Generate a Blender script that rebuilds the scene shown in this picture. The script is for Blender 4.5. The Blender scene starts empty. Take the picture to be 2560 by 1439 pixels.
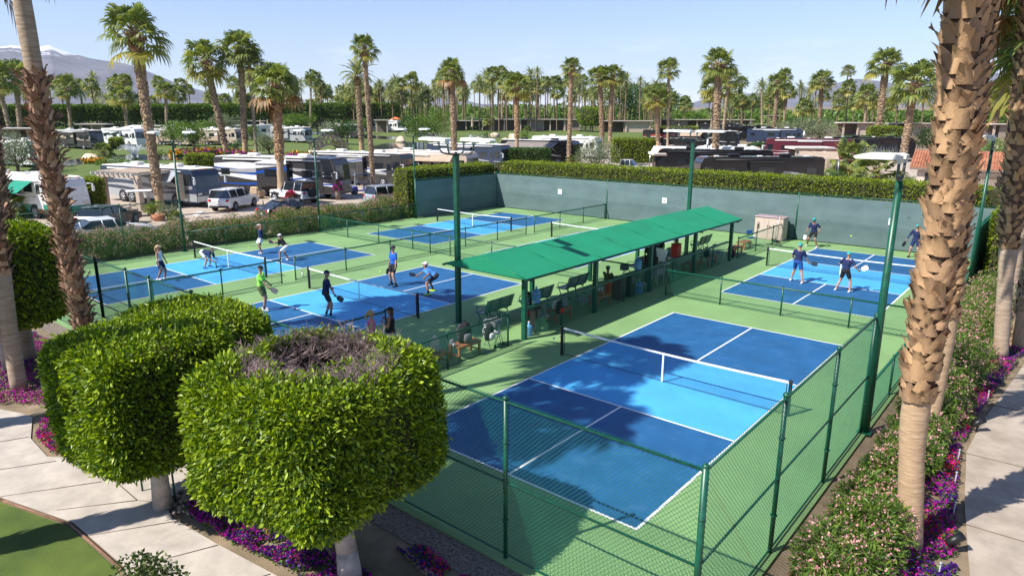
import bpy, bmesh, math, random
import numpy as np
from mathutils import Vector, Matrix
R_ = math.radians
S = bpy.context.scene
COL = S.collection

# ------------------------------------------------------------------ camera, sky, sun, exposure
CAM = np.array([11.3662, -9.855, 7.2545]); FL = 1697.345
YAW, PITCH, ROLL = -0.696, 0.2446, 0.0028
_a, _b, _cp, _sp = math.cos(YAW), math.sin(YAW), math.cos(PITCH), math.sin(PITCH)
FW = np.array([_b*_cp, _a*_cp, -_sp]); _r = np.array([_a, -_b, 0.0]); _u = np.cross(_r, FW)
RT = _r*math.cos(ROLL)+_u*math.sin(ROLL); UP = -_r*math.sin(ROLL)+_u*math.cos(ROLL)
cd = bpy.data.cameras.new("camera"); cam = bpy.data.objects.new("camera", cd); COL.objects.link(cam)
cam.matrix_world = Matrix([[RT[i], UP[i], -FW[i], CAM[i]] for i in range(3)]+[[0, 0, 0, 1]])
cd.sensor_width = 36; cd.lens = 36*FL/2560; cd.clip_end = 30000; cd.clip_start = 0.1
S.camera = cam
SUN_EL = 47.0; SUN_DIR = (-0.37, -0.93)
W = bpy.data.worlds.new("World"); S.world = W; W.use_nodes = True
wn = W.node_tree; bg = wn.nodes['Background']
sky = wn.nodes.new('ShaderNodeTexSky'); sky.sky_type = 'NISHITA'; sky.sun_disc = False
sky.sun_elevation = R_(SUN_EL); sky.sun_rotation = math.atan2(SUN_DIR[0], SUN_DIR[1]); sky.air_density = 0.9; sky.dust_density = 0.0; sky.ozone_density = 2.6
tc = wn.nodes.new('ShaderNodeTexCoord'); mp = wn.nodes.new('ShaderNodeMapping'); mp.inputs['Scale'].default_value = (3, 3, 14)
nz = wn.nodes.new('ShaderNodeTexNoise'); nz.inputs['Scale'].default_value = 3.1; nz.inputs['Detail'].default_value = 8; nz.inputs['Roughness'].default_value = .62
cr = wn.nodes.new('ShaderNodeValToRGB'); cr.color_ramp.elements[0].position = .53; cr.color_ramp.elements[1].position = .72
sx = wn.nodes.new('ShaderNodeSeparateXYZ'); zr = wn.nodes.new('ShaderNodeMapRange'); zr.inputs['From Min'].default_value = .02; zr.inputs['From Max'].default_value = .115
zr.inputs['To Min'].default_value = .85; zr.inputs['To Max'].default_value = 0
mu = wn.nodes.new('ShaderNodeMath'); mu.operation = 'MULTIPLY'
mx = wn.nodes.new('ShaderNodeMix'); mx.data_type = 'RGBA'; mx.inputs[7].default_value = (9.5, 10.0, 10.8, 1)
L = wn.links.new
L(tc.outputs['Generated'], mp.inputs[0]); L(mp.outputs[0], nz.inputs['Vector']); L(nz.outputs['Fac'], cr.inputs[0]); L(tc.outputs['Generated'], sx.inputs[0])
L(sx.outputs[2], zr.inputs[0]); L(cr.outputs[0], mu.inputs[0]); L(zr.outputs[0], mu.inputs[1]); L(mu.outputs[0], mx.inputs[0]); L(sky.outputs[0], mx.inputs[6]); tn = wn.nodes.new('ShaderNodeMix'); tn.data_type = 'RGBA'; tn.blend_type = 'MULTIPLY'; tn.inputs[0].default_value = 1; tn.inputs[7].default_value = (.93, .93, 1.06, 1); L(mx.outputs[2], tn.inputs[6]); L(tn.outputs[2], bg.inputs[0])
bg.inputs[1].default_value = 0.11
sd = bpy.data.lights.new("sun", 'SUN'); sd.energy = 5.0; sd.angle = R_(0.53); sd.color = (1, .955, .88)
sun = bpy.data.objects.new("sun", sd); COL.objects.link(sun)
sun.rotation_euler = Vector((SUN_DIR[0]*math.cos(R_(SUN_EL)), SUN_DIR[1]*math.cos(R_(SUN_EL)), math.sin(R_(SUN_EL)))).to_track_quat('Z', 'Y').to_euler()
S.view_settings.view_transform = 'Standard'; S.view_settings.look = 'None'; S.view_settings.exposure = 0.68; S.view_settings.gamma = 1
S.cycles.max_bounces = 6; S.cycles.transparent_max_bounces = 12; S.cycles.caustics_reflective = False; S.cycles.caustics_refractive = False
try: S.cycles.use_denoising = True
except Exception: pass

# ------------------------------------------------------------------ terrain function and survey helpers
Z0 = -0.06; SLOPE = 0.018; D0 = 80.0
def T(x, y):
    d = math.hypot(x-CAM[0], y-CAM[1]); return Z0+SLOPE*max(0.0, d-D0)
def ray(px, py): return FW*FL+RT*(px-1280)-UP*(py-719.5)
def gp(px, py, dz=0.0):
    """world point dz above the ground on the sight line through survey pixel (px, py)"""
    d = ray(px, py); h = math.hypot(d[0], d[1]); te = d[2]/h; ux, uy = d[0]/h, d[1]/h
    D = (Z0+dz-CAM[2])/te if te < 0 else 1e9
    if D > D0: D = (CAM[2]-dz-Z0+SLOPE*D0)/(SLOPE-te)
    return Vector((CAM[0]+ux*D, CAM[1]+uy*D, CAM[2]+te*D))
def zat(px, py, x, y):
    d = ray(px, py); return CAM[2]+d[2]/math.hypot(d[0], d[1])*math.hypot(x-CAM[0], y-CAM[1])
def gdist(p): return math.hypot(p[0]-CAM[0], p[1]-CAM[1])

# ------------------------------------------------------------------ materials
MATS = {}
def mat(name, col, rough=.7, var=.12, scale=6.0, metal=0.0, bump=0.0, bscale=None, col2=None, island=0.0, spec=.5, transl=0.0, det=4, coat=0, alpha=1, stretch=None, ramp=(.35, .65)):
    if name in MATS: return MATS[name]
    m = bpy.data.materials.new(name); m.use_nodes = True; MATS[name] = m
    nt = m.node_tree; N = nt.nodes; P = N['Principled BSDF']; lk = nt.links.new
    P.inputs['Roughness'].default_value = rough; P.inputs['Metallic'].default_value = metal; P.inputs['Specular IOR Level'].default_value = spec
    if coat: P.inputs['Coat Weight'].default_value = coat; P.inputs['Coat Roughness'].default_value = .06
    if col2 is None: col2 = tuple(c*(1-2*var) for c in col); col = tuple(min(1, c*(1+var)) for c in col)
    c0 = N.new('ShaderNodeTexCoord'); n = N.new('ShaderNodeTexNoise'); n.inputs['Scale'].default_value = scale; n.inputs['Detail'].default_value = det; n.inputs['Roughness'].default_value = .6
    src = c0.outputs['Object']
    if stretch:
        mpn = N.new('ShaderNodeMapping'); mpn.inputs['Scale'].default_value = stretch; lk(src, mpn.inputs[0]); src = mpn.outputs[0]
    lk(src, n.inputs['Vector'])
    r = N.new('ShaderNodeValToRGB'); r.color_ramp.elements[0].position = ramp[0]; r.color_ramp.elements[1].position = ramp[1]
    r.color_ramp.elements[0].color = (*col2, 1); r.color_ramp.elements[1].color = (*col, 1)
    fac = n.outputs['Fac']
    if island > 0:
        g = N.new('ShaderNodeNewGeometry'); mm = N.new('ShaderNodeMix'); mm.inputs[0].default_value = island
        lk(fac, mm.inputs[2]); lk(g.outputs['Random Per Island'], mm.inputs[3]); fac = mm.outputs[0]
    lk(fac, r.inputs[0]); lk(r.outputs[0], P.inputs['Base Color'])
    if bump:
        nb = N.new('ShaderNodeTexNoise'); nb.inputs['Scale'].default_value = bscale or scale*6; nb.inputs['Detail'].default_value = 5; lk(src, nb.inputs['Vector'])
        b = N.new('ShaderNodeBump'); b.inputs['Strength'].default_value = bump; b.inputs['Distance'].default_value = .02; lk(nb.outputs['Fac'], b.inputs['Height']); lk(b.outputs[0], P.inputs['Normal'])
    out = N['Material Output']
    if transl:
        t = N.new('ShaderNodeBsdfTranslucent'); ms = N.new('ShaderNodeMixShader'); ms.inputs[0].default_value = transl
        hs = N.new('ShaderNodeHueSaturation'); hs.inputs['Value'].default_value = 1.6; hs.inputs['Saturation'].default_value = 1.15; lk(r.outputs[0], hs.inputs['Color']); lk(hs.outputs[0], t.inputs[0])
        lk(P.outputs[0], ms.inputs[1]); lk(t.outputs[0], ms.inputs[2]); lk(ms.outputs[0], out.inputs[0])
    if alpha < 1:
        t = N.new('ShaderNodeBsdfTransparent'); ms = N.new('ShaderNodeMixShader'); ms.inputs[0].default_value = alpha
        lk(t.outputs[0], ms.inputs[1]); lk(P.outputs[0], ms.inputs[2]); lk(ms.outputs[0], out.inputs[0])
    return m
def grime(m, scale, amt, col, lo=.52, hi=.7, stretch=(1, 1, 1), det=9):
    """faint wear and dust over a material"""
    nt = m.node_tree; N = nt.nodes; l = nt.links.new; P = N['Principled BSDF']; src = P.inputs['Base Color'].links[0].from_socket; t = N.new('ShaderNodeTexCoord'); mp_ = N.new('ShaderNodeMapping'); mp_.inputs['Scale'].default_value = stretch; n = N.new('ShaderNodeTexNoise'); n.inputs['Scale'].default_value = scale; n.inputs['Detail'].default_value = det; n.inputs['Roughness'].default_value = .7
    r = N.new('ShaderNodeMapRange'); r.inputs['From Min'].default_value = lo; r.inputs['From Max'].default_value = hi; r.inputs['To Max'].default_value = amt; x = N.new('ShaderNodeMix'); x.data_type = 'RGBA'; x.inputs[7].default_value = (*col, 1)
    l(t.outputs['Object'], mp_.inputs[0]); l(mp_.outputs[0], n.inputs['Vector']); l(n.outputs['Fac'], r.inputs[0]); l(r.outputs[0], x.inputs[0]); l(src, x.inputs[6]); l(x.outputs[2], P.inputs['Base Color']); return m
def paint(name, col, rough=.35, coat=.6, **k): return mat(name, col, rough, .04, 2.0, coat=coat, **k)
def cloth(name, col): return mat('cloth_'+name, col, .9, .08, 9, bump=.3, bscale=60)

# ------------------------------------------------------------------ mesh builder
class MB:
    def __init__(s): s.v = []; s.f = []; s.sm = []
    def add(s, vs, fs, smooth=False):
        o = len(s.v); s.v += [tuple(v) for v in vs]; s.f += [tuple(i+o for i in f) for f in fs]; s.sm += [smooth]*len(fs); return s
    def box(s, c, d, rz=0, ax=None, bev=0):
        x, y, z = d[0]/2, d[1]/2, d[2]/2
        if bev:
            b = min(bev, x*.9, y*.9, z*.9)
            vs = []
            for sz in (-1, 1):
                for (ix, iy) in ((x, y), ):
                    ring1 = [(-ix+b, -iy), (ix-b, -iy), (ix, -iy+b), (ix, iy-b), (ix-b, iy), (-ix+b, iy), (-ix, iy-b), (-ix, -iy+b)]
                    ring2 = [(px*(1-b/max(x, 1e-6)), py*(1-b/max(y, 1e-6))) for px, py in ring1]
                    vs.append([(px, py, sz*(z-b)) for px, py in ring1]); vs.append([(px, py, sz*z) for px, py in ring2])
            r = [vs[1], vs[0], vs[2], vs[3]]; V = sum(r, []); F = []
            for k in range(3):
                for i in range(8): F.append((k*8+i, k*8+(i+1) % 8, (k+1)*8+(i+1) % 8, (k+1)*8+i))
            F.append(tuple(range(7, -1, -1))); F.append(tuple(range(24, 32)))
        else:
            V = [(-x, -y, -z), (x, -y, -z), (x, y, -z), (-x, y, -z), (-x, -y, z), (x, -y, z), (x, y, z), (-x, y, z)]
            F = [(0, 3, 2, 1), (4, 5, 6, 7), (0, 1, 5, 4), (1, 2, 6, 5), (2, 3, 7, 6), (3, 0, 4, 7)]
        co, si = math.cos(rz), math.sin(rz)
        if ax is not None: V = [tuple(ax @ Vector(v)) for v in V]
        return s.add([(v[0]*co-v[1]*si+c[0], v[0]*si+v[1]*co+c[1], v[2]+c[2]) for v in V], F)
    def tube(s, p, q, r0, r1=None, n=8, caps=True, smooth=True):
        p, q = Vector(p), Vector(q); r1 = r0 if r1 is None else r1; d = (q-p)
        if d.length < 1e-7: return s
        d.normalize(); a = d.orthogonal().normalized(); b = d.cross(a)
        V = [p+(a*math.cos(t)+b*math.sin(t))*r0 for t in [2*math.pi*i/n for i in range(n)]]+[q+(a*math.cos(t)+b*math.sin(t))*r1 for t in [2*math.pi*i/n for i in range(n)]]
        F = [(i, (i+1) % n, n+(i+1) % n, n+i) for i in range(n)]
        s.add(V, F, smooth)
        if caps: s.add([], []); o = len(s.v)-2*n; s.f += [tuple(o+i for i in range(n-1, -1, -1)), tuple(o+n+i for i in range(n))]; s.sm += [False, False]
        return s
    def path(s, pts, r, n=8):
        for i in range(len(pts)-1):
            a = r[i] if isinstance(r, (list, tuple)) else r; b = r[i+1] if isinstance(r, (list, tuple)) else r
            s.tube(pts[i], pts[i+1], a, b, n)
        return s
    def ell(s, c, r, n=12, m=8, rot=None):
        V = []; F = []
        for j in range(m+1):
            ph = math.pi*j/m
            for i in range(n):
                t = 2*math.pi*i/n; v = Vector((math.sin(ph)*math.cos(t)*r[0], math.sin(ph)*math.sin(t)*r[1], math.cos(ph)*r[2]))
                if rot is not None: v = rot @ v
                V.append(v+Vector(c))
        for j in range(m):
            for i in range(n): F.append((j*n+i, (j+1)*n+i, (j+1)*n+(i+1) % n, j*n+(i+1) % n))
        return s.add(V, F, True)
    def loft(s, rings, caps=True, smooth=True):
        n = len(rings[0]); V = [v for r in rings for v in r]; F = []
        for k in range(len(rings)-1):
            for i in range(n): F.append((k*n+i, k*n+(i+1) % n, (k+1)*n+(i+1) % n, (k+1)*n+i))
        s.add(V, F, smooth)
        if caps:
            o = len(s.v)-len(V); s.f += [tuple(o+i for i in range(n-1, -1, -1)), tuple(o+(len(rings)-1)*n+i for i in range(n))]; s.sm += [False, False]
        return s
    def prism(s, poly, z0, z1):      # poly: xy outline, extruded in z
        n = len(poly); V = [(p[0], p[1], z0) for p in poly]+[(p[0], p[1], z1) for p in poly]
        F = [(i, (i+1) % n, n+(i+1) % n, n+i) for i in range(n)]+[tuple(range(n-1, -1, -1)), tuple(range(n, 2*n))]
        return s.add(V, F)
    def side(s, poly, y0, y1):       # poly: xz outline extruded along y
        n = len(poly); V = [(p[0], y0, p[1]) for p in poly]+[(p[0], y1, p[1]) for p in poly]
        F = [(i, (i+1) % n, n+(i+1) % n, n+i) for i in range(n)]+[tuple(range(n-1, -1, -1)), tuple(range(n, 2*n))]
        return s.add(V, F)
    def quad(s, a, b, c, d): return s.add([a, b, c, d], [(0, 1, 2, 3)])
    def xf(s, M): s.v = [tuple(M @ Vector(v)) for v in s.v]; return s
    def mesh(s, name):
        me = bpy.data.meshes.new(name); me.from_pydata(s.v, [], s.f); me.polygons.foreach_set('use_smooth', s.sm)
        bm = bmesh.new(); bm.from_mesh(me); bmesh.ops.recalc_face_normals(bm, faces=bm.faces); bm.to_mesh(me); bm.free(); me.update(); return me
    def build(s, name, m, parent=None, loc=None, label=None):
        me = s.mesh(name); o = bpy.data.objects.new(name, me)
        if m: me.materials.append(m)
        COL.objects.link(o)
        if parent is not None: o.parent = parent
        if loc is not None: o.location = loc
        if label: o['label'] = label
        return o
def npmesh(name, V, F, m, parent=None, smooth=False):
    """V (n,3) float, F (k,3|4) int"""
    me = bpy.data.meshes.new(name); k, c = F.shape
    me.vertices.add(len(V)); me.vertices.foreach_set('co', np.asarray(V, np.float32).ravel())
    me.loops.add(k*c); me.loops.foreach_set('vertex_index', F.astype(np.int32).ravel())
    me.polygons.add(k); me.polygons.foreach_set('loop_start', np.arange(0, k*c, c, dtype=np.int32))
    me.polygons.foreach_set('use_smooth', np.full(k, smooth)); me.update(calc_edges=True); me.validate()
    if m: me.materials.append(m)
    if parent is False: return me
    o = bpy.data.objects.new(name, me); COL.objects.link(o)
    if parent is not None: o.parent = parent
    return o
def thing(name, label, cat, loc=(0, 0, 0), rz=0, group=None, rot=None):
    o = bpy.data.objects.new(name, None); COL.objects.link(o); o.location = loc; o.rotation_euler = rot or (0, 0, rz); o.empty_display_size = .2
    return tag(o, label, cat, group)
def tag(o, label=None, cat=None, group=None, kind=None):
    if label: o['label'] = label
    if cat: o['category'] = cat
    if group: o['group'] = group
    if kind: o['kind'] = kind
    return o
def struct(o, kind='structure'): o['kind'] = kind; return o
def dup(src, parent=None, loc=None, rz=None, label=None, group=None, scale=None):
    c = src.copy(); COL.objects.link(c)
    if parent is not None: c.parent = parent
    for ch in list(src.children): dup(ch, c)
    if loc is not None: c.location = loc
    if rz is not None: c.rotation_euler = (0, 0, rz)
    if scale is not None: c.scale = (scale,)*3 if not hasattr(scale, '__len__') else scale
    if label: c['label'] = label
    if group: c['group'] = group
    return c
GREEN = mat('green_paint', (.003, .085, .045), .4, .15, 8, spec=.6)
WIRE = mat('green_vinyl_wire', (.012, .15, .085), .45, .1, 3, spec=.5)
BLACK = mat('black_plastic', (.012, .012, .014), .45, .1, 8)
WHITE = mat('white_paint', (.78, .78, .76), .5, .05, 5)
CHROME = mat('bare_metal', (.5, .5, .52), .3, .1, 8, metal=.9)
TYRE = mat('tyre_rubber', (.018, .018, .02), .8, .1, 8)
GLASS = mat('dark_glass', (.015, .02, .024), .08, .1, 2, spec=.9)
WOOD = mat('bench_wood', (.42, .17, .07), .6, .25, 5, stretch=(1, 12, 12), bump=.2)
# ------------------------------------------------------------------ ground
def terrain():
    rs = [0, 3, 6, 9, 12, 16, 20, 25, 30, 36, 43, 50, 58, 66, 73, 80, 84, 90, 100, 112, 125, 140, 158, 178, 200, 225, 255, 290, 330, 380, 440, 520, 620, 760, 950, 1200, 1600, 2200, 3000, 4500, 7000, 12000]
    n = 360; V = [(CAM[0], CAM[1], Z0)]; F = []
    for r in rs[1:]:
        for i in range(n):
            t = 2*math.pi*i/n; x, y = CAM[0]+r*math.cos(t), CAM[1]+r*math.sin(t); V.append((x, y, Z0+SLOPE*max(0, min(r, 3000)-D0)))
    for i in range(n): F.append((0, 1+i, 1+(i+1) % n))
    for k in range(len(rs)-2):
        for i in range(n): F.append((1+k*n+i, 1+(k+1)*n+i, 1+(k+1)*n+(i+1) % n, 1+k*n+(i+1) % n))
    me = bpy.data.meshes.new('ground'); me.from_pydata(V, [], F); me.update()
    me.materials.append(mat('dry_soil', (.30, .22, .14), .95, .25, 1.2, bump=.6, bscale=30, col2=(.16, .125, .075)))
    o = bpy.data.objects.new('ground', me); COL.objects.link(o); struct(o)
terrain()
def sheet(name, poly, m, lift, step=5.0, kind='structure', flat=None):
    """ground-hugging polygon sheet (xy outline), draped over the terrain"""
    bm = bmesh.new(); vs = [bm.verts.new((p[0], p[1], 0)) for p in poly]; bm.faces.new(vs)
    xs = [p[0] for p in poly]; ys = [p[1] for p in poly]
    if flat is None:
        for lo, hi, nrm in ((min(xs), max(xs), (1, 0, 0)), (min(ys), max(ys), (0, 1, 0))):
            k = math.ceil(lo/step)*step
            while k < hi:
                bmesh.ops.bisect_plane(bm, geom=bm.verts[:]+bm.edges[:]+bm.faces[:], plane_co=tuple(n*k for n in nrm), plane_no=nrm); k += step
    bmesh.ops.triangulate(bm, faces=bm.faces)
    for v in bm.verts: v.co.z = (T(v.co.x, v.co.y) if flat is None else flat)+lift
    bmesh.ops.recalc_face_normals(bm, faces=bm.faces)
    for f in bm.faces:
        if f.normal.z < 0: f.normal_flip()
    me = bpy.data.meshes.new(name); bm.to_mesh(me); bm.free(); me.materials.append(m)
    o = bpy.data.objects.new(name, me); COL.objects.link(o); o['kind'] = kind; return o
def smooth_poly(pts, k=6):
    out = []; n = len(pts)
    for i in range(n):
        p0, p1, p2, p3 = [Vector(pts[(i+j-1) % n][:2]) for j in range(4)]
        for t in [q/k for q in range(k)]:
            out.append(tuple(.5*((2*p1)+(p2-p0)*t+(2*p0-5*p1+4*p2-p3)*t*t+(3*p1-p0-3*p2+p3)*t**3)))
    return out
def pxpoly(pts, smooth=True):
    P = [gp(*p)[:2] for p in pts]; return smooth_poly(P) if smooth else P
ASPH = mat('asphalt', (.20, .18, .155), .9, .1, 3, bump=.3, bscale=90)
PAVER = mat('pale_pavers', (.46, .38, .30), .85, .12, 1.5, bump=.3, bscale=40)
CONC = mat('concrete_walk', (.49, .43, .365), .85, .08, 2.2, bump=.25, bscale=60)
LAWN = mat('lawn_grass', (.10, .145, .018), .95, .2, .8, col2=(.05, .085, .01), bump=.5, bscale=60, det=8)
LAWN_FAR = mat('golf_grass', (.075, .125, .014), .95, .2, .05, col2=(.12, .15, .025), bump=.3, bscale=8, det=8)
WATER = mat('lake_water', (.02, .035, .04), .08, .2, .1, spec=.9, bump=.25, bscale=1.5)
sheet('park_pavement', [(-72, -40), (-30.8, -40), (-30.8, 60), (-30.8, 140), (-62, 140), (-72, 60)], PAVER, .010)
sheet('park_pavement', [(-30.5, 36), (60, 36), (110, 140), (-30.5, 140)], PAVER, .010)
sheet('street', [(-37.6, -60), (-31.2, -60), (-31.2, 135), (-37.6, 135)], ASPH, .022)
sheet('street', [(-30.9, 37.5), (70, 37.5), (70, 43.5), (-30.9, 43.5)], ASPH, .022)
sheet('golf_lawn', [(-72, -60), (-72, 60), (-95, 110), (-66, 150), (-66, 260), (-30, 330), (-120, 420), (-420, 420), (-420, -60)], LAWN_FAR, .02, step=12)
sheet('lake', pxpoly([(60, 436), (200, 412), (330, 402), (470, 402), (600, 398), (640, 384), (560, 381), (460, 386), (380, 386), (300, 388), (190, 398), (100, 415)]), WATER, .05)
sheet('lake', pxpoly([(925, 372), (960, 360), (1030, 356), (1110, 360), (1130, 372), (1060, 378), (980, 380)]), WATER, .05)
sheet('lake', pxpoly([(760, 330), (880, 334), (960, 341), (1010, 344), (980, 349), (880, 343), (780, 336)]), WATER, .05)
# near ground: walks and beds
sheet('lawn', [(-14, -40), (14, -40), (14, -9.5), (6, -7.2), (1.5, -6.75), (0.0, -6.52), (-2.0, -6.6), (-3.9, -7.16), (-8, -8.2), (-16, -10)], LAWN, .02, step=3)
sheet('walkway', [(-16, -9.9), (-8, -8.1), (-3.9, -7.06), (-2.0, -6.5), (0, -6.42), (1.5, -6.62), (6, -7.0), (9.5, -8), (9.5, -6.6), (6, -5.3), (2.6, -4.85), (.69, -5.1), (-.77, -5.25), (-1.25, -5.15), (-1.55, -4.9), (-1.5, -4.5), (-1.0, -4.1), (-1.0, -2.6), (-4.2, -2.6), (-4.4, -5.3), (-5.3, -5.95), (-6.6, -5.9), (-7.9, -5.5), (-8.4, -5.6), (-9.7, -6.1), (-13, -7.6), (-16, -8.8)], CONC, .03)
j = MB()
for a, b in (((-2.71, -6.55), (-1.9, -5.42)), ((-1.35, -6.47), (-.6, -5.25)), ((0.15, -6.45), (.69, -5.12)), ((1.5, -6.62), (2.1, -4.95)), ((-4.1, -7.1), (-3.2, -5.6)), ((-5.8, -7.55), (-4.9, -5.9)), ((-7.6, -8.0), (-6.7, -5.9)), ((-4.35, -5.4), (-1.9, -5.42)), ((-1.9, -5.42), (-1.35, -5.1)), ((3.2, -6.75), (3.6, -4.95))):
    j.tube((a[0], a[1], Z0+.031), (b[0], b[1], Z0+.031), .011, n=4)
struct(j.build('walkway_joints', mat('dark_joint', (.17, .13, .1), .9)))  # thin dark brown strips mark the slab joints
j = MB(); e = [(-16, -9.95), (-8, -8.15), (-3.9, -7.11), (-2.0, -6.55), (0, -6.47), (1.5, -6.7), (6, -7.1), (9.5, -8.1)]
for a, b in zip(e, e[1:]): j.tube((*a, Z0+.02), (*b, Z0+.02), .022, n=6)
struct(j.build('lawn_edging', mat('rust_edging', (.25, .13, .08), .9)))
grime(CONC, 1.2, .35, (.27, .23, .18), .48, .7); grime(CONC, 9, .2, (.2, .17, .13), .6, .72); CONC2 = mat('worn_concrete', (.44, .37, .30), .9, .15, 1.3, bump=.4, bscale=30, col2=(.31, .255, .20))
sheet('walkway', [(10.85, -3), (10.95, 2.36), (10.55, 5), (10.28, 7.5), (10.35, 9.6), (10.6, 12.5), (10.85, 15.7), (11.4, 20), (12.4, 30), (16, 30), (16, -3)], CONC2, .03)
for y in (4.1, 7.4, 11, 15): 
    j = MB(); j.tube((10.3, y, Z0+.033), (16, y+.3, Z0+.033), .012, n=4); struct(j.build('walkway_joints', MATS['dark_joint']))
grime(CONC2, .9, .45, (.24, .20, .16), .5, .66)
# gravel + mulch strips by the fence
sheet('gravel_strip', [(-27, -2.9), (8.6, -2.9), (8.6, -2.22), (-27, -2.22)], mat('gravel', (.24, .19, .15), .95, .3, 18, bump=1.0, bscale=60), .012, step=40)

# ------------------------------------------------------------------ courts
COURT_G = mat('court_green', (.20, .345, .13), .75, .06, .5, bump=.08, bscale=120, det=6)
COURT_B = mat('court_blue', (.013, .108, .27), .6, .08, 1.1, bump=.08, bscale=120, det=8)
COURT_K = mat('court_light_blue', (.07, .39, .74), .6, .05, .9, bump=.08, bscale=120)
for m_ in (COURT_G, COURT_B, COURT_K):
    grime(m_, 2.2, .08, (.30, .30, .27)); grime(m_, .6, .10, tuple(c*.55 for c in {'court_green': (.195, .32, .125), 'court_blue': (.012, .098, .25), 'court_light_blue': (.06, .31, .60)}[m_.name]), .5, .72); grime(m_, 5.5, .14, (.05, .06, .07), .64, .7, (1, .25, 1))
LINE = mat('line_white', (.80, .80, .78), .6, .05, 4)
X0, X1, Y0, Y1 = -26.75, 8.32, -2.28, 33.55
sl = MB(); sl.box(((X0+X1)/2, (Y0+Y1)/2, -.1), (X1-X0, Y1-Y0, .2)); struct(sl.build('court_slab', COURT_G))
CW, CH, CK = 6.10, 13.5, 2.22
COURTS = {'A': (0, 0), 'B': (.05, 17.73), 'C': (-13.51, -.14), 'D': (-23.87, -.21), 'E': (-23.74, 17.48), 'F': (-13.49, 17.55)}
for k, (x, y) in COURTS.items():
    b = MB(); z = .004
    for y0, y1 in ((0, CH/2-CK), (CH/2+CK, CH)): b.quad((x, y+y0, z), (x+CW, y+y0, z), (x+CW, y+y1, z), (x, y+y1, z))
    struct(b.build('pickleball_court', COURT_B))
    b = MB(); b.quad((x, y+CH/2-CK, z), (x+CW, y+CH/2-CK, z), (x+CW, y+CH/2+CK, z), (x, y+CH/2+CK, z)); struct(b.build('court_kitchen', COURT_K))
    b = MB(); z = .008; w = .03
    def ln(x0, y0, x1, y1): b.quad((x+x0, y+y0, z), (x+x1, y+y0, z), (x+x1, y+y1, z), (x+x0, y+y1, z))
    ln(-w, -w, CW+w, w); ln(-w, CH-w, CW+w, CH+w)
    for q in (CH/2-CK, CH/2+CK): ln(w, q-w, CW-w, q+w)
    ln(-w, w, w, CH-w); ln(CW-w, w, CW+w, CH-w)
    ln(CW/2-w, w, CW/2+w, CH/2-CK-w); ln(CW/2-w, CH/2+CK+w, CW/2+w, CH-w)
    struct(b.build('court_lines', LINE))
# nets
NETC = mat('net_cord', (.012, .012, .013), .8); NETW = mat('net_tape', (.82, .82, .80), .6, .04)
def net(k, label):
    x, y = COURTS[k]; t = thing('net', label, 'net', (x-.45, y+CH/2, 0)); Lw = 7.0
    for q in (0, Lw):
        m = MB(); m.box((q, 0, .47), (.075, .075, .94), bev=.008); m.box((q, 0, .95), (.06, .06, .03)); m.tube((q, -.05, .62), (q, -.12, .62), .012); m.build('post', BLACK, t)
    m = MB(); n = int((Lw-.2)/.045)
    def top(u): s = abs(u/Lw-.5)*2; return .875+.05*s*s
    for i in range(n+1):
        u = .1+(Lw-.2)*i/n; m.tube((u, 0, .06), (u, 0, top(u)-.02), .0017, n=3, caps=False)
    for j in range(19):
        zf = j/18.; P = [(.1+(Lw-.2)*i/12, 0, .06+(top(.1+(Lw-.2)*i/12)-.08)*zf) for i in range(13)]; m.path(P, .0017, n=3)
    m.build('mesh', NETC, t)
    m = MB(); P = [.06+(Lw-.12)*i/16 for i in range(17)]
    for a, b in zip(P, P[1:]): m.add([(a, -.012, top(a)-.05), (b, -.012, top(b)-.05), (b, -.012, top(b)), (a, -.012, top(a)), (a, .012, top(a)-.05), (b, .012, top(b)-.05), (b, .012, top(b)), (a, .012, top(a))], [(0, 1, 2, 3), (7, 6, 5, 4), (3, 2, 6, 7), (0, 4, 5, 1)])
    m.build('top_tape', NETW, t)
    m = MB(); m.box((Lw/2, 0, .44), (.05, .018, .84)); m.build('centre_strap', NETW, t)
    m = MB(); m.tube((.08, 0, .055), (Lw-.08, 0, .055), .009); 
    for q in (.09, Lw-.09): m.tube((q, 0, .05), (q, 0, .9), .012)
    m.build('hem_cord', NETC, t)
net('A', 'black pickleball net on the empty front court, nearest the camera')
net('B', 'pickleball net with white tape between the four players in teal caps')
net('C', 'pickleball net between the two men in blue shirts and the man in navy')
net('D', 'pickleball net on the women\'s court beside the oleander hedge')
net('E', 'pickleball net on the empty court next to the shaded dark windscreen')
net('F', 'pickleball net mostly hidden behind the green shade roof')

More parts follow.
